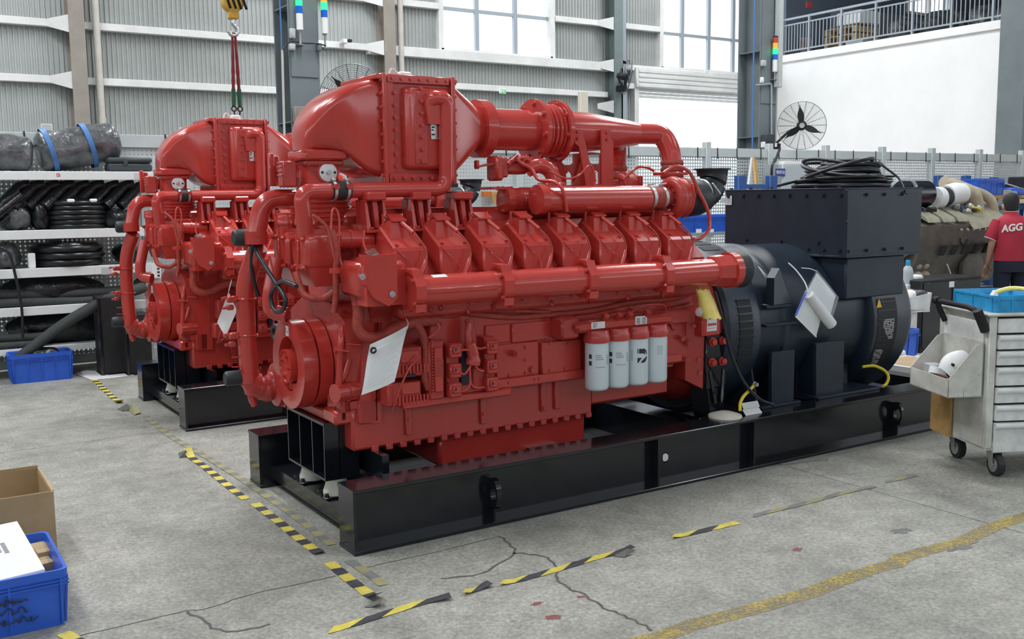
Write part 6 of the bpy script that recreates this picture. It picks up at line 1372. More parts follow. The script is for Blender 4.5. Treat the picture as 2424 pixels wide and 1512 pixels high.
tag(MB().box(at(1848, 100, 'y', 7.9).x - .10, at(1848, 100, 'y', 7.9).x + .01, 7.85, 7.95, at(1848, 207, 'y', 7.9).z, 9.5, .008).build('cable_trunking', M['fence'], None), 'white vertical cable trunking hanging beside the right crane column', 'trunking')
tc = thing('camera_bracket', 'small white security camera on the wall girt', 'camera', tuple(at(812, 108, 'y', 14.75))); c = at(812, 104, 'y', 14.75); part(MB().box(c.x - .05, c.x + .05, 14.6, 14.8, c.z, c.z + .08, .01), 'housing', 'label', tc); part(MB().box(c.x + .03, c.x + .13, 14.58, 14.66, c.z + .02, c.z + .08, .01), 'lens_hood', 'black_matte', tc)
def exit_sign(px, py, w, h, y, label):
    c = at(px, py, 'y', y); t = thing('exit_sign', label, 'sign', (c.x, y, c.z - h / 2), 'green exit signs'); part(MB().box(c.x - w / 2, c.x + w / 2, y - .03, y, c.z - h / 2, c.z + h / 2, .006), 'sign_case', 'sign_white', t); part(MB().box(c.x - w * .44, c.x + w * .44, y - .034, y - .029, c.z - h * .38, c.z + h * .38), 'sign_face', 'sign_green', t, smooth=0)
    mb = MB(); f = lambda a, b, c2, d: mb.box(c.x + w * a, c.x + w * b, y - .0355, y - .0339, c.z + h * c2, c.z + h * d)
    f(-.36, -.22, -.1, .25); f(-.32, -.26, .27, .33); f(-.38, -.30, -.28, -.1); f(-.26, -.18, -.22, -.12); f(-.10, .0, .0, .22); f(.06, .16, -.05, .22); f(.22, .34, .0, .06); f(.22, .34, .16, .22); f(-.10, .3, -.22, -.14); part(mb, 'sign_figure', 'sign_white', t, smooth=0)
exit_sign(1189, 216, .17, .10, 14.8, 'small green exit sign hanging from the wall girt'); exit_sign(1671, 173, .15, .10, 14.8, 'glowing green exit sign above the roller door')
# ================================================================ RIGHT SIDE: tool carts, trays, brown engine, worker, racks, mezzanine goods
CC = at(2330, 1066, 'z', .17); CMX = Matrix.Translation((CC.x, CC.y, 0)) @ Matrix.Rotation(radians(-27), 4, 'Z')
ct = thing('tool_cart', 'worn white tool cart with seven drawers and a side bin at the right edge', 'tool cart', (CC.x, CC.y, 0))
CW, CD, CB, CT = .78, .58, .17, 1.02
def cp(mb, nm, m, par=None, **k): return part(mb, nm, m, par or ct, **k)
def LB(): return MB(CMX)
mb = LB(); mb.box(0, .012, .03, CD, CB, CT - .02, .004); mb.box(CW - .012, CW, .03, CD, CB, CT - .02, .004); mb.box(0, CW, CD - .012, CD, CB, CT - .02, .004); mb.box(0, CW, 0, CD, CB, CB + .015); mb.box(.0, .05, 0, .03, CB, CT - .02, .006); mb.box(CW - .05, CW, 0, .03, CB, CT - .02, .006); mb.box(.05, CW - .05, .0, .03, CB, CB + .05, .004); cp(mb, 'cart_body', 'cart')
mb = LB(); mb.box(-.02, CW + .02, -.02, CD + .02, CT - .02, CT, .008); cp(mb, 'cart_top', 'cart')
zz = [CT - .035]; hs = (.10, .10, .10, .125, .11, .11, .20); z = CT - .03
for k, h in enumerate(hs):
    mb = LB(); mb.box(.055, CW - .055, -.004 - .006 * (k % 2), .02, z - h + .008, z - .004, .004); d = cp(mb, 'drawer', 'cart_front')
    if k: 
        mb = LB(); mb.lathe((.055, -.014, z - .022), (1, 0, 0), [(0, .018), (CW - .11, .018)], 14); mb.box(.055, CW - .055, -.012, .0, z - .02, z - .004, .003); cp(mb, 'drawer_handle', 'white_paint', d)
    z -= h
for k, px in enumerate((.0,)):
    pass
mb = LB(); mb.box(-.012, .0, .05, .50, CT - .32, CT - .06, .003); cp(mb, 'side_panel', 'cart_front')
mb = LB(); mb.tube(bend([(-.02, .48, CT - .10), (-.07, .48, CT + .0), (-.07, .47, CT + .03), (-.08, .10, CT + .03), (-.07, .04, CT + .015), (-.01, .03, CT - .10)], .04), .018, 10); cp(mb, 'push_handle', 'black_matte')
cp(LB().tube([(-.075, .02, CT + .02), (-.01, .03, CT - .11)], .030, 10), 'handle_wrap', 'black_matte'); cp(LB().tube([(-.075, .47, CT + .03), (-.075, .515, CT + .035)], .026, 10), 'handle_wrap', 'black_matte')
# side bin: sloping open hopper
bw, b0, b1, zb_, zo, zi = .235, .03, .50, .50, .615, .82
mb = LB(); t = .006
mb.prism([(-bw, b0, zb_), (-.014, b0, zb_), (-.014, b0, zi + .02), (-.06, b0, zi), (-bw, b0, zo)], (0, t, 0)); mb.prism([(-bw, b1 - t, zb_), (-.014, b1 - t, zb_), (-.014, b1 - t, zi + .02), (-.06, b1 - t, zi), (-bw, b1 - t, zo)], (0, t, 0))
mb.box(-bw, -bw + t, b0, b1, zb_, zo); mb.box(-.02, -.014, b0, b1, zb_, zi + .02); mb.box(-bw, -.014, b0, b1, zb_, zb_ + t); sb = cp(mb, 'side_bin', 'cart', smooth=0)
random.seed(4); mb = LB()
for k in range(12): u = random.uniform(-.2, -.03); zz_ = random.uniform(.53, .66); s = random.uniform(.002, .005); mb.box(u, u + s, b0 - .0008, b0, zz_, zz_ + s)
mb.box(-.135, -.132, b0 - .0008, b0, .505, .545); tag(cp(mb, 'paint_chips', 'print_grey', sb, smooth=0), None, None, kind='stuff')
def caster(x, y):
    mb = LB(); mb.lathe((x - .02, y, .070), (1, 0, 0), [(0, .045), (0, .070), (.04, .070), (.04, .045)], 26); c = cp(mb, 'caster', 'rubber'); mb = LB(); mb.lathe((x - .024, y, .070), (1, 0, 0), [(0, .04), (0, .046), (.048, .046), (.048, .03)], 22); mb.cyl((x - .03, y, .07), (x + .03, y, .07), .010, n=10); cp(mb, 'hub', 'zinc', c)
    mb = LB()
    for s in (-1, 1): mb.prism([(x + s * .030, y - .012, .06), (x + s * .030, y + .018, .06), (x + s * .030, y + .07, .165), (x + s * .030, y - .01, .165)], (s * .004, 0, 0))
    mb.box(x - .04, x + .04, y - .02, y + .075, .160, .17); cp(mb, 'fork', 'zinc', c)
for x, y in ((.10, .03), (.10, .47), (CW - .1, .03), (CW - .1, .47)): caster(x, y)
mb = LB(); mb.box(-.03, -.012, .36, .60, .17, .60); cp(mb, 'backing_board', 'wood')
# things in and on the front cart
P_ = lambda x, y, z: CMX @ Vector((x, y, z))
hb = thing('welding_mask', 'white visor mask lying in the side bin of the front tool cart', 'mask', tuple(P_(-.13, .16, .56)))
def mask(u, v):
    a = -1.6 + 3.2 * u; h = -1 + 2 * v; w = (1 - .35 * h * h) * (1 - .12 * h); q = Vector((.098 * sin(a) * w, -.065 * cos(a) * w, .088 * h))
    q = Matrix.Rotation(-.35, 3, 'Z') @ Matrix.Rotation(.85, 3, 'Y') @ Matrix.Rotation(-.35, 3, 'X') @ q; return P_(-.125 + q.x * 1.05, .125 + q.y, .672 + q.z * 1.08)
part(MB().grid(mask, 20, 14), 'mask_shell', 'label', hb, smooth=70, fix=False)
part(LB().torus((-.15, .19, .64), (1, -.3, .5), .065, .01, 20, 6), 'head_band', 'black_matte', hb)
for q in ((-.185, .08, .70), (-.165, .09, .60)): p = P_(*q); part(MB().cyl(p, p + Vector((-.02, -.02, 0)), .009, n=10), 'pivot_screw', 'black_matte', hb)
t = thing('tape_roll', 'white roll half hidden behind the visor mask in the side bin', 'roll', tuple(P_(-.15, .27, .6))); part(LB().lathe((-.17, .28, .60), (.3, .2, 1), [(0, .03), (0, .055), (.045, .055), (.045, .03)], 20), 'roll', 'paper', t)
t = thing('red_tool_box', 'small red plastic box in the side bin of the front tool cart', 'box', tuple(P_(-.18, .34, .506))); part(LB().box(-.225, -.10, .28, .42, .508, .60, .008), 'box', 'red_dark', t); part(LB().box(-.20, -.12, .30, .40, .60, .66, .004), 'inner_carton', 'grey_box', t)
def tray(x0, x1, y0, y1, label):
    return crate(x0, x1, y0, y1, CT, .105, 'parts_tray', label, 'cyan_tray', 'tray', (4, 3), 'light blue trays on the tool cart', .007, .008, CMX)
tray(.03, .36, .02, .50, 'light blue parts tray at the left on top of the tool cart'); tray(.38, .76, .0, .50, 'light blue parts tray at the right on top of the tool cart')
tag(LB().box(.10, .24, .20, .42, CT + .015, CT + .03, .004).build('paper_slip', M['paper']), 'white paper in the left light blue tray', 'paper')
tag(LB().prism([(.19, .35, CT + .02), (.27, .31, CT + .02), (.23, .33, CT + .105)], (.01, .05, 0)).build('paper_cone', M['paper'], None, smooth=0), 'white folded paper corner sticking up in the left light blue tray', 'paper')
tag(LB().tube(crv([(.27, .40, CT + .085), (.34, .36, CT + .112), (.40, .28, CT + .112), (.44, .22, CT + .09)], 5), .016, 8).build('yellow_rag', M['yellow_bag']), 'yellow strip lying across the two light blue trays', 'rag')
tag(LB().tube([(.52, .3, CT + .02), (.52, .3, CT + .22)], .003, 6).build('thin_rod', M['zinc']), 'thin metal rod standing in the right light blue tray', 'rod')
# white hopper box with rags on a pedestal behind the alternator
HX = Matrix.Translation(at(2152, 738, 'y', 1.9)) @ Matrix.Rotation(radians(-27), 4, 'Z'); hz = HX.translation.z
hp = thing('parts_hopper', 'white hopper box of rags on a white pedestal behind the black alternator', 'box', (HX.translation.x, HX.translation.y, 0))
mb = MB(HX); mb.prism([(0, 0, 0), (.22, 0, .02), (.24, 0, .19), (-.02, 0, .14)], (0, .008, 0)); mb.prism([(0, .32, 0), (.22, .32, .02), (.24, .32, .19), (-.02, .32, .17)], (0, .008, 0)); mb.prism([(0, 0, 0), (-.02, 0, .14), (-.02, .33, .17), (0, .33, 0)], (.008, 0, 0)); mb.box(0, .22, 0, .33, -.005, .02); mb.prism([(.22, 0, .02), (.24, 0, .19), (.24, .33, .19), (.22, .33, .02)], (-.008, 0, 0)); part(mb, 'hopper', 'cart_front', hp, smooth=0)
part(MB(HX).box(-.06, .12, .06, .30, -hz, -.006), 'pedestal', 'cart_front', hp, smooth=0)
for k, (x, y, m, lab) in enumerate(((.04, .12, 'paper', 'white rag'), (.10, .22, 'wood', 'brown rag'), (.16, .12, 'case', 'grey oily rag'))):
    p = HX @ Vector((x, y, .09)); lump((p.x, p.y, p.z), .09, .09, .06, lab + ' in the white hopper box behind the alternator', 'rag', m, 'rag', 'rags in the white hopper box', 20 + k)
dc = thing('dark_cabinet', 'dark cabinet behind the front tool cart', 'cabinet', tuple(at(2210, 740, 'y', 2.3)), None); q = at(2168, 790, 'y', 2.35); part(MB().box(q.x, q.x + 1.1, 2.30, 2.75, 0, .80, .01), 'cabinet_body', 'black_matte', dc); part(MB().box(q.x + .03, q.x + .52, 2.29, 2.30, .05, .77, .004), 'cabinet_door', 'black', dc); part(MB().box(q.x + .56, q.x + 1.07, 2.29, 2.30, .05, .77, .004), 'cabinet_door', 'black', dc)  # body and doors coloured near black all over
part(MB().box(q.x + .48, q.x + .57, 2.286, 2.29, .70, .765), 'paper_tag', 'label', dc)
q = at(2148, 672, 'y', 2.5); bt = thing('spray_bottle', 'grey bottle with a light blue top behind the terminal box', 'bottle', tuple(q))
part(MB().lathe((q.x, q.y, q.z), (0, 0, 1), [(0, .055), (.13, .06), (.18, .045), (.205, .022)], 18), 'bottle_body', 'grey_box', bt); part(MB().box(q.x - .02, q.x + .02, q.y - .02, q.y + .02, q.z + .20, q.z + .265, .006), 'spray_head', 'cyan_tray', bt)
t = thing('white_carton', 'tall white carton carrying the grey bottle behind the generator', 'carton', (q.x + .1, q.y + .12, 0)); part(MB().box(q.x - .09, q.x + .30, q.y - .06, q.y + .26, 0, q.z - .001, .006), 'carton', 'paper', t); part(MB().box(q.x + .11, q.x + .27, q.y - .02, q.y + .2, q.z, q.z + .09, .02), 'carton_lid', 'label', t)
# blue bin and cartons between the skid end and the carts
a = at(2110, 858, 'y', 1.35); b = crate(a.x - .16, a.x + .42, 1.35, 1.75, .22, .26, 'storage_bin', 'deep blue plastic bin standing on a carton behind the skid end', 'blue_bin', 'bin')
t = thing('parts_carton', 'open carton box with brown inside under the deep blue bin', 'carton', (a.x, 1.5, 0)); part(MB().box(a.x - .25, a.x + .5, 1.25, 1.85, 0, .215, .004), 'carton', 'label', t); part(MB().prism([(a.x - .25, 1.25, .215), (a.x + .10, 1.25, .215), (a.x + .12, 1.16, .24), (a.x - .25, 1.16, .24)], (0, 0, .004)), 'carton_flap', 'cardboard', t, smooth=0)
a = at(2075, 905, 'y', .85); t = thing('white_box', 'white carton with a beige inside standing right behind the skid end', 'carton', (a.x, .85, 0)); part(MB().box(5.36, 5.9, .72, 1.15, 0, .30, .004), 'carton', 'label', t); part(MB().box(5.40, 5.86, .76, 1.11, .30, .303), 'carton_inside', 'cardboard_in', t); part(MB().prism([(5.6, .72, .30), (5.9, .72, .30), (5.95, .66, .34), (5.62, .66, .34)], (0, 0, .004)), 'carton_flap', 'label', t, smooth=0)
p = at(2128, 838, 'y', 1.3); lump((p.x, 1.28, .22), .05, .04, .05, 'crumpled clear bag in front of the deep blue bin', 'bag', 'paper', 'plastic_bag', None, 31)
# ---- brown engine on a stand
EX, EY = 8.55, 3.0
en = thing('brown_engine', 'olive brown V engine on a dark stand in front of the worker', 'engine', (EX + .8, EY + .5, 0))
def ep(mb, nm, m='brown_engine', par=None, **k): return part(mb, nm, m, par or en, **k)
ep(MB().prism([(EX, EY + .10, .62), (EX, EY - .06, 1.02), (EX, EY - .10, 1.36), (EX, EY + .22, 1.48), (EX, EY + .78, 1.48), (EX, EY + 1.10, 1.36), (EX, EY + 1.06, 1.02), (EX, EY + .90, .62)], (1.75, 0, 0)), 'engine_block')
ep(MB().prism([(EX - .06, EY - .02, 1.06), (EX - .06, EY + .02, 1.30), (EX - .06, EY + .5, 1.42), (EX - .06, EY + .98, 1.30), (EX - .06, EY + .5, .70)], (.07, 0, 0)), 'front_cover')
ep(MB().box(EX + .15, EX + 1.5, EY + .15, EY + .85, .52, .66, .03), 'oil_pan'); ep(MB().lathe((EX - .12, EY + .5, .86), (1, 0, 0), [(0, .16), (0, .20), (.06, .20), (.06, .1)], 26), 'pulley', 'black_matte')
for k in range(3):
    x = EX + .12 + k * .30; o = ep(MB().prism([(x, EY - .10, 1.40), (x + .24, EY - .10, 1.40), (x + .24, EY + .22, 1.56), (x, EY + .22, 1.56)], (0, .03, .055)), 'valve_cover', 'olive_light')
o = ep(MB().prism([(EX + .95, EY - .16, 1.30), (EX + 1.75, EY - .16, 1.36), (EX + 1.75, EY + .2, 1.60), (EX + 1.25, EY + .2, 1.56)], (0, .05, .05)), 'intake_cover', 'olive_light')
for k in range(8): ep(MB().bolt((EX + .75 + k * .12, EY - .115, 1.30 - .0 * k), (0, -1, 0), .014, .02), 'bolt', 'zinc')
for k in range(6): ep(MB().prism([(EX + .35 + k * .22, EY - .08, 1.0), (EX + .40 + k * .22, EY - .08, 1.0), (EX + .47 + k * .22, EY - .09, 1.12), (EX + .42 + k * .22, EY - .09, 1.12)], (0, -.05, 0)), 'exhaust_port', 'black_matte')
for k in range(4):
    for j in range(2): ep(MB().ball((EX + .12 + .14 * j, EY + .02 + .01 * k, .66 + .11 * k), .075, .06, .05), 'oil_cooler_lobe', 'beige')
ep(MB().torus((EX + .85, EY - .09, 1.18), (0, 1, 0), .07, .008, 18, 6, 3.4), 'lift_loop', 'black_matte'); ep(MB().lathe((EX + 1.1, EY - .02, .80), (0, -1, 0), [(0, .22), (.05, .22), (.06, .17)], 26), 'flywheel_cover')
ep(MB().box(EX + .0, EX + 1.75, EY + .05, EY + .12, .40, .54, .01).box(EX, EX + 1.75, EY + .85, EY + .92, .40, .54, .01).box(EX + .1, EX + .2, EY + .05, EY + .92, 0, .42, .01).box(EX + 1.5, EX + 1.6, EY + .05, EY + .92, 0, .42, .01), 'stand', 'black_matte')
# air cleaner with white hose, beige charge pipes
a0, a1 = at(2080, 462, 'y', 3.25), at(2200, 462, 'y', 3.15); r = .165
ep(MB().lathe((a0.x, 3.25, 1.74), (1, -.05, 0), [(-.3, r * .9), (-.28, r), (a1.x - a0.x, r), (a1.x - a0.x + .03, r * .8)], 28), 'air_cleaner', 'black'); ax = a1.x
lb = at(2195, 462, 'y', 3.08); ep(MB().box(lb.x - .06, lb.x + .05, 3.075, 3.085, 1.70, 1.735), 'maker_label', 'case'); mb = MB()
for k in range(6): mb.box(lb.x - .055 + .016 * k, lb.x - .045 + .016 * k, 3.072, 3.0755, 1.708, 1.728)
ep(mb, 'label_text', 'label', smooth=0)
ep(MB().box(ax - .25, ax + .05, 3.06, 3.4, 1.36, 1.58, .02), 'bracket_box', 'black')
h = [at(px, py, 'y', 3.2) for px, py in ((2212, 468), (2224, 468), (2240, 464), (2262, 458), (2285, 455))]
ep(MB().tube([h[0] + Vector((-.02, 0, 0)), h[1]], .135, 20), 'hose_cuff', 'white_paint'); ep(MB().tube([h[1], h[2] + Vector((.05, 0, 0))], [.12, .115], 20), 'intake_hose', 'rubber'); ep(MB().tube([h[2], h[3], h[3] + Vector((.12, 0, 0))], [.135, .14, .13], 20), 'hose_cuff', 'white_paint'); ep(MB().tube(crv([h[3] + Vector((.05, 0, 0)), h[4], at(2300, 470, 'y', 3.2), at(2305, 500, 'y', 3.2)], 5), [.11] * 8 + [.13] * 8, 16), 'turbo_housing', 'beige')
ep(MB().tube(crv([at(2240, 432, 'y', 3.4), at(2270, 438, 'y', 3.3), at(2300, 450, 'y', 3.2), at(2330, 462, 'y', 3.15), at(2348, 478, 'y', 3.1), at(2352, 505, 'y', 3.1)], 6), .062, 14), 'charge_pipe', 'beige'); ep(MB().tube([at(2232, 430, 'y', 3.5), at(2265, 442, 'y', 3.45)], .075, 14), 'charge_pipe', 'beige')
for k, (px, py) in enumerate(((2296, 488), (2306, 495), (2290, 500), (2262, 494), (2316, 492))): ep(MB().ball(at(px, py, 'y', 3.1), .055, .05, .045, 10, 6), 'fitting', ('zinc', 'brown_engine')[k % 2])
ep(MB().tube(crv([at(2300, 490, 'y', 3.05), at(2318, 494, 'y', 3.0), at(2326, 505, 'y', 3.0)], 5), .012, 6), 'yellow_tube', 'yellow_wire'); ep(MB().tube([at(2242, 625, 'y', 2.95), at(2255, 660, 'y', 2.95)], .008, 6), 'hanging_wire', 'label')
# ---- the worker: standing, back to us, looking down at the engine, left arm hanging
wk = thing('person', 'worker with short black hair in crimson polo shirt and dark trousers, back turned', 'person', (9.62, 2.42, 0))
fw = Vector((.55, .835, 0)).normalized(); rt = Vector((fw.y, -fw.x, 0)); wc = Vector((9.66, 2.44, 0))
def WP(r, f, z): return wc + rt * r + fw * f + Vector((0, 0, z))
def skin_chain(name, verts, edges, radii, m, par, sub=2, root=0):
    me = bpy.data.meshes.new(name); me.from_pydata([tuple(v) for v in verts], edges, []); me.materials.append(m); o = bpy.data.objects.new(name, me); COL.objects.link(o); o.parent = par; o.location = -WO[par]; WO[o] = Vector((0, 0, 0))
    sk = o.modifiers.new('skin', 'SKIN'); sk.use_smooth_shade = True
    lay = me.skin_vertices[0].data if me.skin_vertices else None
    if lay is None:
        bpy.context.view_layer.objects.active = o; bpy.ops.mesh.customdata_skin_add(); lay = me.skin_vertices[0].data
    for i, r in enumerate(radii): lay[i].radius = (r, r) if not isinstance(r, tuple) else r; lay[i].use_root = (i == root)
    ss = o.modifiers.new('sub', 'SUBSURF'); ss.levels = sub; ss.render_levels = sub; return o
def oval(c, hx_, hy_, n=22, sq=2.4):
    out = []
    for i in range(n):
        a = 2 * pi * i / n; ca, sa = cos(a), sin(a); out.append(c + rt * (hx_ * abs(ca) ** (2 / sq) * (1 if ca >= 0 else -1)) + fw * (hy_ * abs(sa) ** (2 / sq) * (1 if sa >= 0 else -1)))
    return out
# one continuous body: head, neck, arms with hands, trunk and legs (clothes lie over it)
body = skin_chain('body', [WP(0, 0, .92), WP(0, .0, 1.12), WP(0, .02, 1.32), WP(0, .05, 1.46), WP(0, .075, 1.52), WP(-.17, .02, 1.40), WP(-.235, .02, 1.15), WP(-.22, .12, .93), WP(-.21, .17, .86), WP(.17, .02, 1.40), WP(.25, .10, 1.16), WP(.20, .32, 1.06), WP(.19, .40, 1.05), WP(-.10, 0, .88), WP(-.11, .02, .47), WP(-.12, -.02, .08), WP(.10, 0, .88), WP(.11, .02, .47), WP(.12, -.02, .08)],
    [(0, 1), (1, 2), (2, 3), (3, 4), (2, 5), (5, 6), (6, 7), (7, 8), (2, 9), (9, 10), (10, 11), (11, 12), (0, 13), (13, 14), (14, 15), (0, 16), (16, 17), (17, 18)],
    [.11, .11, .12, .055, .055, .058, .045, .034, .028, .058, .045, .034, .028, .08, .055, .04, .08, .055, .04], M['skin'], wk)
hd = WP(0, .10, 1.60); rings = []
for z, hx_, hy_, f in ((-.12, .045, .05, .03), (-.10, .062, .075, .025), (-.06, .072, .092, .01), (-.01, .078, .10, 0), (.04, .080, .102, -.004), (.085, .070, .090, -.008), (.115, .045, .06, -.01), (.127, .01, .015, -.01)): rings.append(oval(hd + fw * f + Vector((0, 0, z)), hx_, hy_, 24, 2))
part(MB().loft(rings), 'head', 'skin', wk, smooth=70)
for s in (-1, 1): c = hd + rt * (s * .081) + Vector((0, 0, -.025)); part(MB().ball(c, .014, .026, .034, 12, 8), 'ear', 'skin', wk)
p = hd + fw * .105 + Vector((0, 0, -.03)); part(MB().prism([p + rt * -.014 + Vector((0, 0, -.02)), p + rt * .014 + Vector((0, 0, -.02)), p + Vector((0, 0, .03))], fw * .018), 'nose', 'skin', wk)
for s in (-1, 1): part(MB().ball(hd + fw * .093 + rt * (s * .031) + Vector((0, 0, .0)), .011, .011, .008, 10, 6), 'eye', 'label', wk)
part(MB().ball(hd + fw * .098 + Vector((0, 0, -.075)), .022, .006, .007, 10, 6), 'mouth', mat('lips', (.38, .16, .13), .5), wk)
rings = []
for z, hx_, hy_, f in ((-.075, .066, .050, -.050), (-.05, .078, .070, -.038), (.0, .086, .092, -.022), (.05, .090, .108, -.010), (.10, .078, .098, -.012), (.132, .05, .066, -.014), (.145, .01, .015, -.014)): rings.append(oval(hd + fw * f + Vector((0, 0, z)), hx_, hy_, 24, 2))
part(MB().loft(rings), 'hair', 'hair', wk, smooth=70)
rings = []
for z, hx_, hy_, f in ((.93, .205, .135, .0), (1.0, .20, .135, .0), (1.10, .195, .13, .0), (1.22, .205, .13, .01), (1.33, .222, .13, .015), (1.40, .215, .115, .02), (1.445, .15, .09, .035), (1.475, .085, .072, .05), (1.50, .066, .066, .06)): rings.append(oval(WP(0, f, z), hx_, hy_, 30, 2.5))
sh = part(MB().loft(rings, True, False), 'polo_shirt', 'shirt', wk, smooth=70)
part(MB().loft([oval(WP(0, .056, 1.487), .072, .070, 24, 2), oval(WP(0, .064, 1.515), .068, .066, 24, 2), oval(WP(0, .064, 1.517), .064, .062, 24, 2)], False, False), 'collar', 'shirt', sh); part(MB().tube(oval(WP(0, .064, 1.517), .067, .065, 24, 2), .003, 5, closed=True), 'collar_piping', 'label', sh)
for s, el, f in ((-1, WP(-.255, .03, 1.19), 0), (1, WP(.27, .09, 1.20), 0)):
    a = WP(s * .165, .02, 1.405); d = el - a; part(MB().tube([a, a + d * .35, a + d * .75, a + d], [.075, .080, .076, .072], 16), 'sleeve', 'shirt', sh, smooth=70); part(MB().torus(a + d, d, .072, .004, 20, 5), 'sleeve_piping', 'label', sh)
zax = -fw; xax = rt; yax = Vector((0, 0, 1)); R3 = Matrix(((xax.x, yax.x, zax.x), (xax.y, yax.y, zax.y), (xax.z, yax.z, zax.z)))
text_mesh('shirt_lettering', 'AGG', .115, M['label'], sh, WP(-.075, -.124, 1.325), (R3 @ Matrix.Rotation(.10, 3, 'Z')).to_euler(), .12, .004)
rings = []
for z, hx_, hy_ in ((.97, .19, .125), (.88, .20, .14), (.80, .195, .14)): rings.append(oval(WP(0, 0, z), hx_, hy_, 26, 2.4))
tr = part(MB().loft(rings), 'trousers', 'navy', wk, smooth=70)
for s in (-1, 1):
    part(MB().tube([WP(s * .10, 0, .86), WP(s * .11, .02, .48), WP(s * .12, -.02, .06)], [.105, .082, .07], 16), 'trouser_leg', 'navy', tr, smooth=70); part(MB().loft([oval(WP(s * .12, .05, .0), .05, .13), oval(WP(s * .12, .04, .05), .048, .12), oval(WP(s * .12, .0, .09), .04, .06)]), 'shoe', 'black_matte', wk, smooth=60)
def hand(base, dirv, side, nm):
    d = dirv.normalized(); sd = (rt * side).normalized(); n = d.cross(sd).normalized(); sd = n.cross(d) * 1
    part(MB().loft([rrect(base + d * t, sd, n, w, h_, .012, 3) for t, w, h_ in ((-.02, .024, .02), (.02, .036, .016), (.07, .040, .014), (.09, .037, .012))]), nm, 'skin', wk, smooth=70)
    for k in range(4):
        L = (.065, .078, .072, .055)[k]; b = base + d * .085 + sd * (.028 - .0187 * k); part(MB().tube([b, b + d * L * .45 + n * .006, b + d * L * .8 + n * .022, b + d * L * .92 + n * .04], [.010, .0095, .0088, .007], 8), 'finger', 'skin', wk, smooth=70)
    b = base + d * .02 + sd * .034; part(MB().tube([b, b + d * .03 + sd * .022 + n * .008, b + d * .06 + sd * .026 + n * .022], [.013, .011, .008], 8), 'thumb', 'skin', wk, smooth=70)
hand(WP(-.208, .178, .855), Vector((0, 0, -.09)) + fw * .05, 1, 'hand'); hand(WP(.19, .41, 1.05), fw + Vector((0, 0, -.15)), -1, 'hand')
# ---- blue racking frames along the partition
def rack(xa, xb, y, h, label):
    t = thing('blue_rack', label, 'rack', ((xa + xb) / 2, y, 0), 'blue racking frames along the partition')
    for x in (xa, xb): part(MB().box(x - .09, x + .09, y - .05, y + .05, 0, h, .01), 'rack_post', 'blue_rack', t); part(MB().box(x - .12, x + .12, y - .08, y + .08, 0, .02), 'base_plate', 'blue_rack', t)
    for z in (h - .17, 1.45, .8): part(MB().box(xa + .09, xb - .09, y - .03, y + .03, z - .035, z + .035, .005), 'cross_bar', 'blue_rack', t)
rack(9.32, 10.0, 6.6, 2.05, 'blue rack frame beside the wooden plank behind the exhaust elbow'); rack(14.25, 15.07, 6.6, 2.06, 'blue rack frame behind the black air cleaner'); rack(15.95, 17.0, 6.6, 2.03, 'blue rack frame behind the worker at the right edge')
rack(16.45, 17.6, 6.95, 2.01, 'second blue frame close behind the right edge rack')
x = at(2330, 445, 'y', 6.3); crate(x.x - .45, x.x + .35, 6.12, 6.46, x.z - .13, .30, 'storage_bin', 'bright blue crate on the rack shelf behind the brown engine', 'blue_bin', 'crate'); 
t = thing('rack_shelf', 'dark work shelf holding boxes behind the worker', 'shelf', (15.6, 6.4, 0)); zs_ = x.z - .135; part(MB().box(13.9, 18.4, 6.02, 6.5, zs_ - .06, zs_, .005), 'shelf_board', 'wood', t)
for xx in (13.95, 18.3): part(MB().box(xx, xx + .06, 6.1, 6.45, 0, zs_ - .06), 'shelf_leg', 'blue_rack', t)
for k, (px, w, h_, m, lab) in enumerate(((2362, .42, .10, 'paper', 'white paper bundle on the rack shelf'), (2382, .25, .08, 'pouch', 'clear bag on the rack shelf'), (2418, .30, .34, 'black_matte', 'black box at the right end of the rack shelf'), (2400, .2, .14, 'blue_bin', 'small blue box beside the black box on the rack shelf'))):
    q = at(px, 460, 'y', 6.3); tag(MB().box(q.x - w / 2, q.x + w / 2, 6.15, 6.5, zs_, zs_ + h_, .02).build('shelf_box', M[m]), lab, 'box')
q = at(2400, 438, 'y', 6.0); tag(MB().lathe((q.x, 6.0, zs_ + .15), (.2, -.3, 1), [(0, .10), (.01, .18), (.02, .18), (.025, .05)], 24).build('round_lid', M['fence']), 'grey round lid above the worker on the rack shelf', 'lid')
tag(MB().box(q.x - .6, q.x + 1.0, 4.9, 5.6, 1.55, 1.62, .01).box(q.x - .5, q.x - .4, 5.0, 5.5, 0, 1.55).box(q.x + .8, q.x + .9, 5.0, 5.5, 0, 1.55).build('work_bench', M['pallet']), 'pale wooden bench top behind the worker shoulder', 'bench')
for k in range(3): tag(MB().box(q.x - .3 + .35 * k, q.x - .05 + .35 * k, 5.0, 5.4, 1.62, 1.72, .02).build('bench_part', M['beige']), '%s beige part lying on the pale bench behind the worker' % ('left', 'middle', 'right')[k], 'part', 'beige parts on the pale bench')
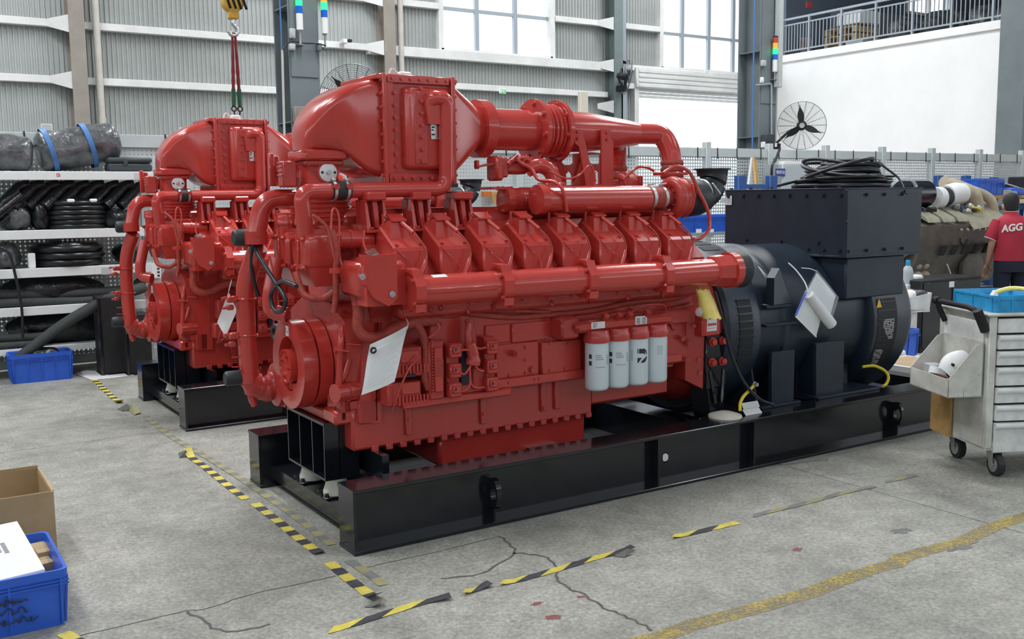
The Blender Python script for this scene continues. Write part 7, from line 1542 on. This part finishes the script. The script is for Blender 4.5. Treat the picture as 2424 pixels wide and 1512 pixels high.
# boxes seen right of the front turbo, under the rail ends
q = at(1665, 545, 'y', 5.2); crate(q.x - .55, q.x + .6, 5.1, 5.5, 1.28, .22, 'storage_bin', 'light blue bin with two white labels behind the red oil hose', 'blue_bin', 'bin'); sh2_ = thing('bin_shelf', 'dark shelf carrying the labelled blue bin behind the red hose', 'shelf', (q.x, 5.3, 0)); part(MB().box(q.x - 1.3, q.x + .8, 5.05, 5.6, 1.24, 1.28), 'shelf_board', 'rail', sh2_)
for xx in (q.x - 1.25, q.x + .75): part(MB().box(xx, xx + .05, 5.1, 5.55, 0, 1.24), 'shelf_leg', 'blue_rack', sh2_)
for lr, px in (('left', 1654), ('right', 1683)): p = at(px, 551, 'y', 5.09); tag(MB().box(p.x - .045, p.x + .045, 5.085, 5.095, p.z - .05, p.z + .05).build('bin_label', M['paper'], None, smooth=0), lr + ' square white label on the blue bin behind the red hose', 'label', 'white labels on the blue bin')
# ---- cabinet with plate, leaning planks, upright board
a, b = at(1828, 388, 'y', 7.0), at(1883, 440, 'y', 7.0); cb = thing('control_cabinet', 'grey steel cabinet with a small blue plate by the partition', 'cabinet', ((a.x + b.x) / 2, 6.9, 0)); part(MB().box(a.x, b.x, 6.78, 7.1, 1.1, a.z, .012), 'cabinet_body', 'grey_box', cb); part(MB().box(a.x + .02, b.x - .02, 6.772, 6.78, 1.13, a.z - .03, .004), 'cabinet_door', 'grey_box', cb); part(MB().box(a.x + .05, b.x - .05, 6.80, 7.05, a.z, a.z + .04, .004), 'paper_on_top', 'label', cb); part(MB().box(a.x + .1, b.x - .1, 6.85, 7.05, 0, 1.1), 'cabinet_stand', 'blue_rack', cb)
p = at(1847, 408, 'y', 6.77); part(MB().box(p.x - .11, p.x + .11, 6.766, 6.772, p.z - .06, p.z + .06), 'name_plate', mat('plate_blue', (.03, .05, .24), .5), cb, smooth=0)
text_mesh('plate_lettering', '维修站', .066, M['label'], cb, (p.x, 6.7645, p.z), (pi / 2, 0, 0))
tag(MB().tube(crv([at(1846, 352, 'y', 7.05), at(1836, 378, 'y', 6.95), at(1828, 392, 'y', 6.9), at(1826, 425, 'y', 6.9)], 5), .022, 8).build('flexible_conduit', M['cable']), 'black flexible conduit running down beside the grey cabinet', 'conduit')
def plank(px0, py0, px1, py1, w, m, label): p, q = at(px0, py0, 'y', 7.1), at(px1, py1, 'y', 6.75); q = p + (q - p) * ((p.z - .02) / (p.z - q.z)); return tag(MB().beam(p, q, w, .035, (0, 1, .2)).build('wooden_plank', M[m], None, smooth=0), label, 'plank')
plank(1785, 375, 1792, 445, .10, 'wood', 'orange wooden plank leaning on the partition'); plank(1781, 378, 1773, 445, .10, 'fence', 'grey plank leaning crosswise beside the orange wooden plank')
a = at(1379, 218, 'y', 8.0); tag(MB().box(a.x - .07, a.x + .07, 7.95, 8.03, 0, a.z, .004).build('upright_board', M['pallet']), 'pale upright board standing behind the charge pipe', 'board')
M['pallet_l'] = mat('pale_board', (.62, .57, .48), .7); COL.objects['upright_board'].data.materials[0] = M['pallet_l']
# small orange clip bar on the partition behind the far turbo
a, b = at(1142, 459, 'y', 7.12), at(1180, 458, 'y', 7.12); t = thing('orange_bar', 'orange steel bar with a lug on the partition behind the rocker covers', 'bar', ((a.x + b.x) / 2, 7.12, a.z)); part(MB().box(a.x, b.x, 7.08, 7.16, a.z - .035, a.z + .035, .004), 'bar', mat('orange_paint', (.55, .14, .03), .5), t); part(MB().box(a.x + .12, a.x + .20, 7.06, 7.10, a.z - .12, a.z + .03, .004), 'lug', M['wood'], t)
# ---- mezzanine railing and goods
rl2 = thing('railing', 'grey steel railing along the mezzanine edge', 'railing', (19.24, 8, 5.47)); rx = 19.22; zt_ = [at(px, py, 'x', rx) for px, py in ((1916, 43), (1992, 26), (2072, 9))]
RH = .93; z0 = 5.47; py_ = [at(px, 60, 'x', rx).y for px in (1855, 1916, 1992, 2073, 2160, 2252, 2350)]
py_ += [py_[-1] - 1.0, py_[-1] - 2.1, py_[-1] - 3.2, py_[-1] - 4.3]
for z, r in ((RH, .028), (RH - .15, .018), (.10, .018)): part(MB().box(rx - r, rx + r, py_[-1], py_[0], z0 + z - r, z0 + z + r), 'rail_bar', 'rail', rl2)
first = None
for y in py_: part(MB().box(rx - .03, rx + .03, y - .025, y + .025, z0, z0 + RH), 'rail_post', 'rail', rl2)
for a, b in zip(py_, py_[1:]):
    n = 9
    for k in range(1, n):
        y = a + (b - a) * k / n; l = (rx, y, z0 + .10)
        if first is None: first = part(MB().box(rx - .010, rx + .010, y - .010, y + .010, z0 + .10, z0 + RH - .15), 'baluster', 'rail', rl2, org=l)
        else: inst(first, 'baluster', l, rl2)
for k in range(4):
    p0_, p1_ = at(1975, 83, 'x', 21.0), at(2050, 68, 'x', 21.0); z = 5.45 + .20 * k; t = thing('pallet', '%s wooden pallet in the stack on the mezzanine behind the railing' % ('bottom', 'second lowest', 'third', 'topmost')[k], 'pallet', (21, (p0_.y + p1_.y) / 2, z), 'stacked pallets on the mezzanine'); ya, yb = p1_.y, p0_.y
    for j in range(4): part(MB().box(20.6 + j * .25, 20.78 + j * .25, ya, yb, z + .14, z + .165), 'plank', 'pallet', t, smooth=0)
    for y in (ya, (ya + yb) / 2 - .05, yb - .1): part(MB().box(20.6, 21.53, y, y + .1, z + .0, z + .14), 'pallet_block', 'pallet', t, smooth=0)
p = at(2022, 45, 'x', 20.9); tag(MB().box(20.6, 21.4, p.y - .45, p.y + .35, 6.26, 6.60, .02).build('white_carton', M['paper']), 'white carton on top of the mezzanine pallets', 'carton')
p = at(2022, 75, 'x', 20.2); tag(MB().box(20.1, 20.5, p.y - .35, p.y + .2, 5.45, 5.75, .02).build('grey_sack', M['fence'], None), 'grey sack in front of the mezzanine pallets', 'sack')
p = at(1887, 100, 'x', 20.2); tag(MB().box(20.1, 20.5, p.y - .3, p.y + .3, 5.45, 6.05, .03).build('pink_bundle', mat('pink_sack', (.32, .22, .24), .7)), 'dull pink bundle at the left end of the mezzanine', 'bundle')
p = at(1865, 100, 'x', 20.0); tag(MB().box(19.9, 20.0, p.y - .25, p.y + .25, 5.45, 6.25, .01).build('glass_sheet', M['fence']), 'pale sheet leaning at the far left end of the mezzanine', 'sheet')
for k, (px, w, h_, m, lab) in enumerate(((2150, .8, .34, 'wrap', 'low grey covered box on the mezzanine'), (2190, 1.6, .42, 'wrap', 'broad tarpaulin heap under the bright mezzanine window'), (2235, .9, .34, 'case', 'dark machine behind the mezzanine railing'), (2290, .9, .40, 'wrap', 'wrapped goods near the right end of the railing'), (2105, .35, .09, 'paper', 'small white bag on the mezzanine floor'), (2345, .7, .36, 'wrap', 'silvery wrapped bundle at the right end of the railing'))):
    q = at(px, 60, 'x', 20.6); lump((20.4 + .9 * (k % 2), q.y, 5.45), .4, w * .42, h_, lab, 'goods', m, 'covered_goods', None, 40 + k)
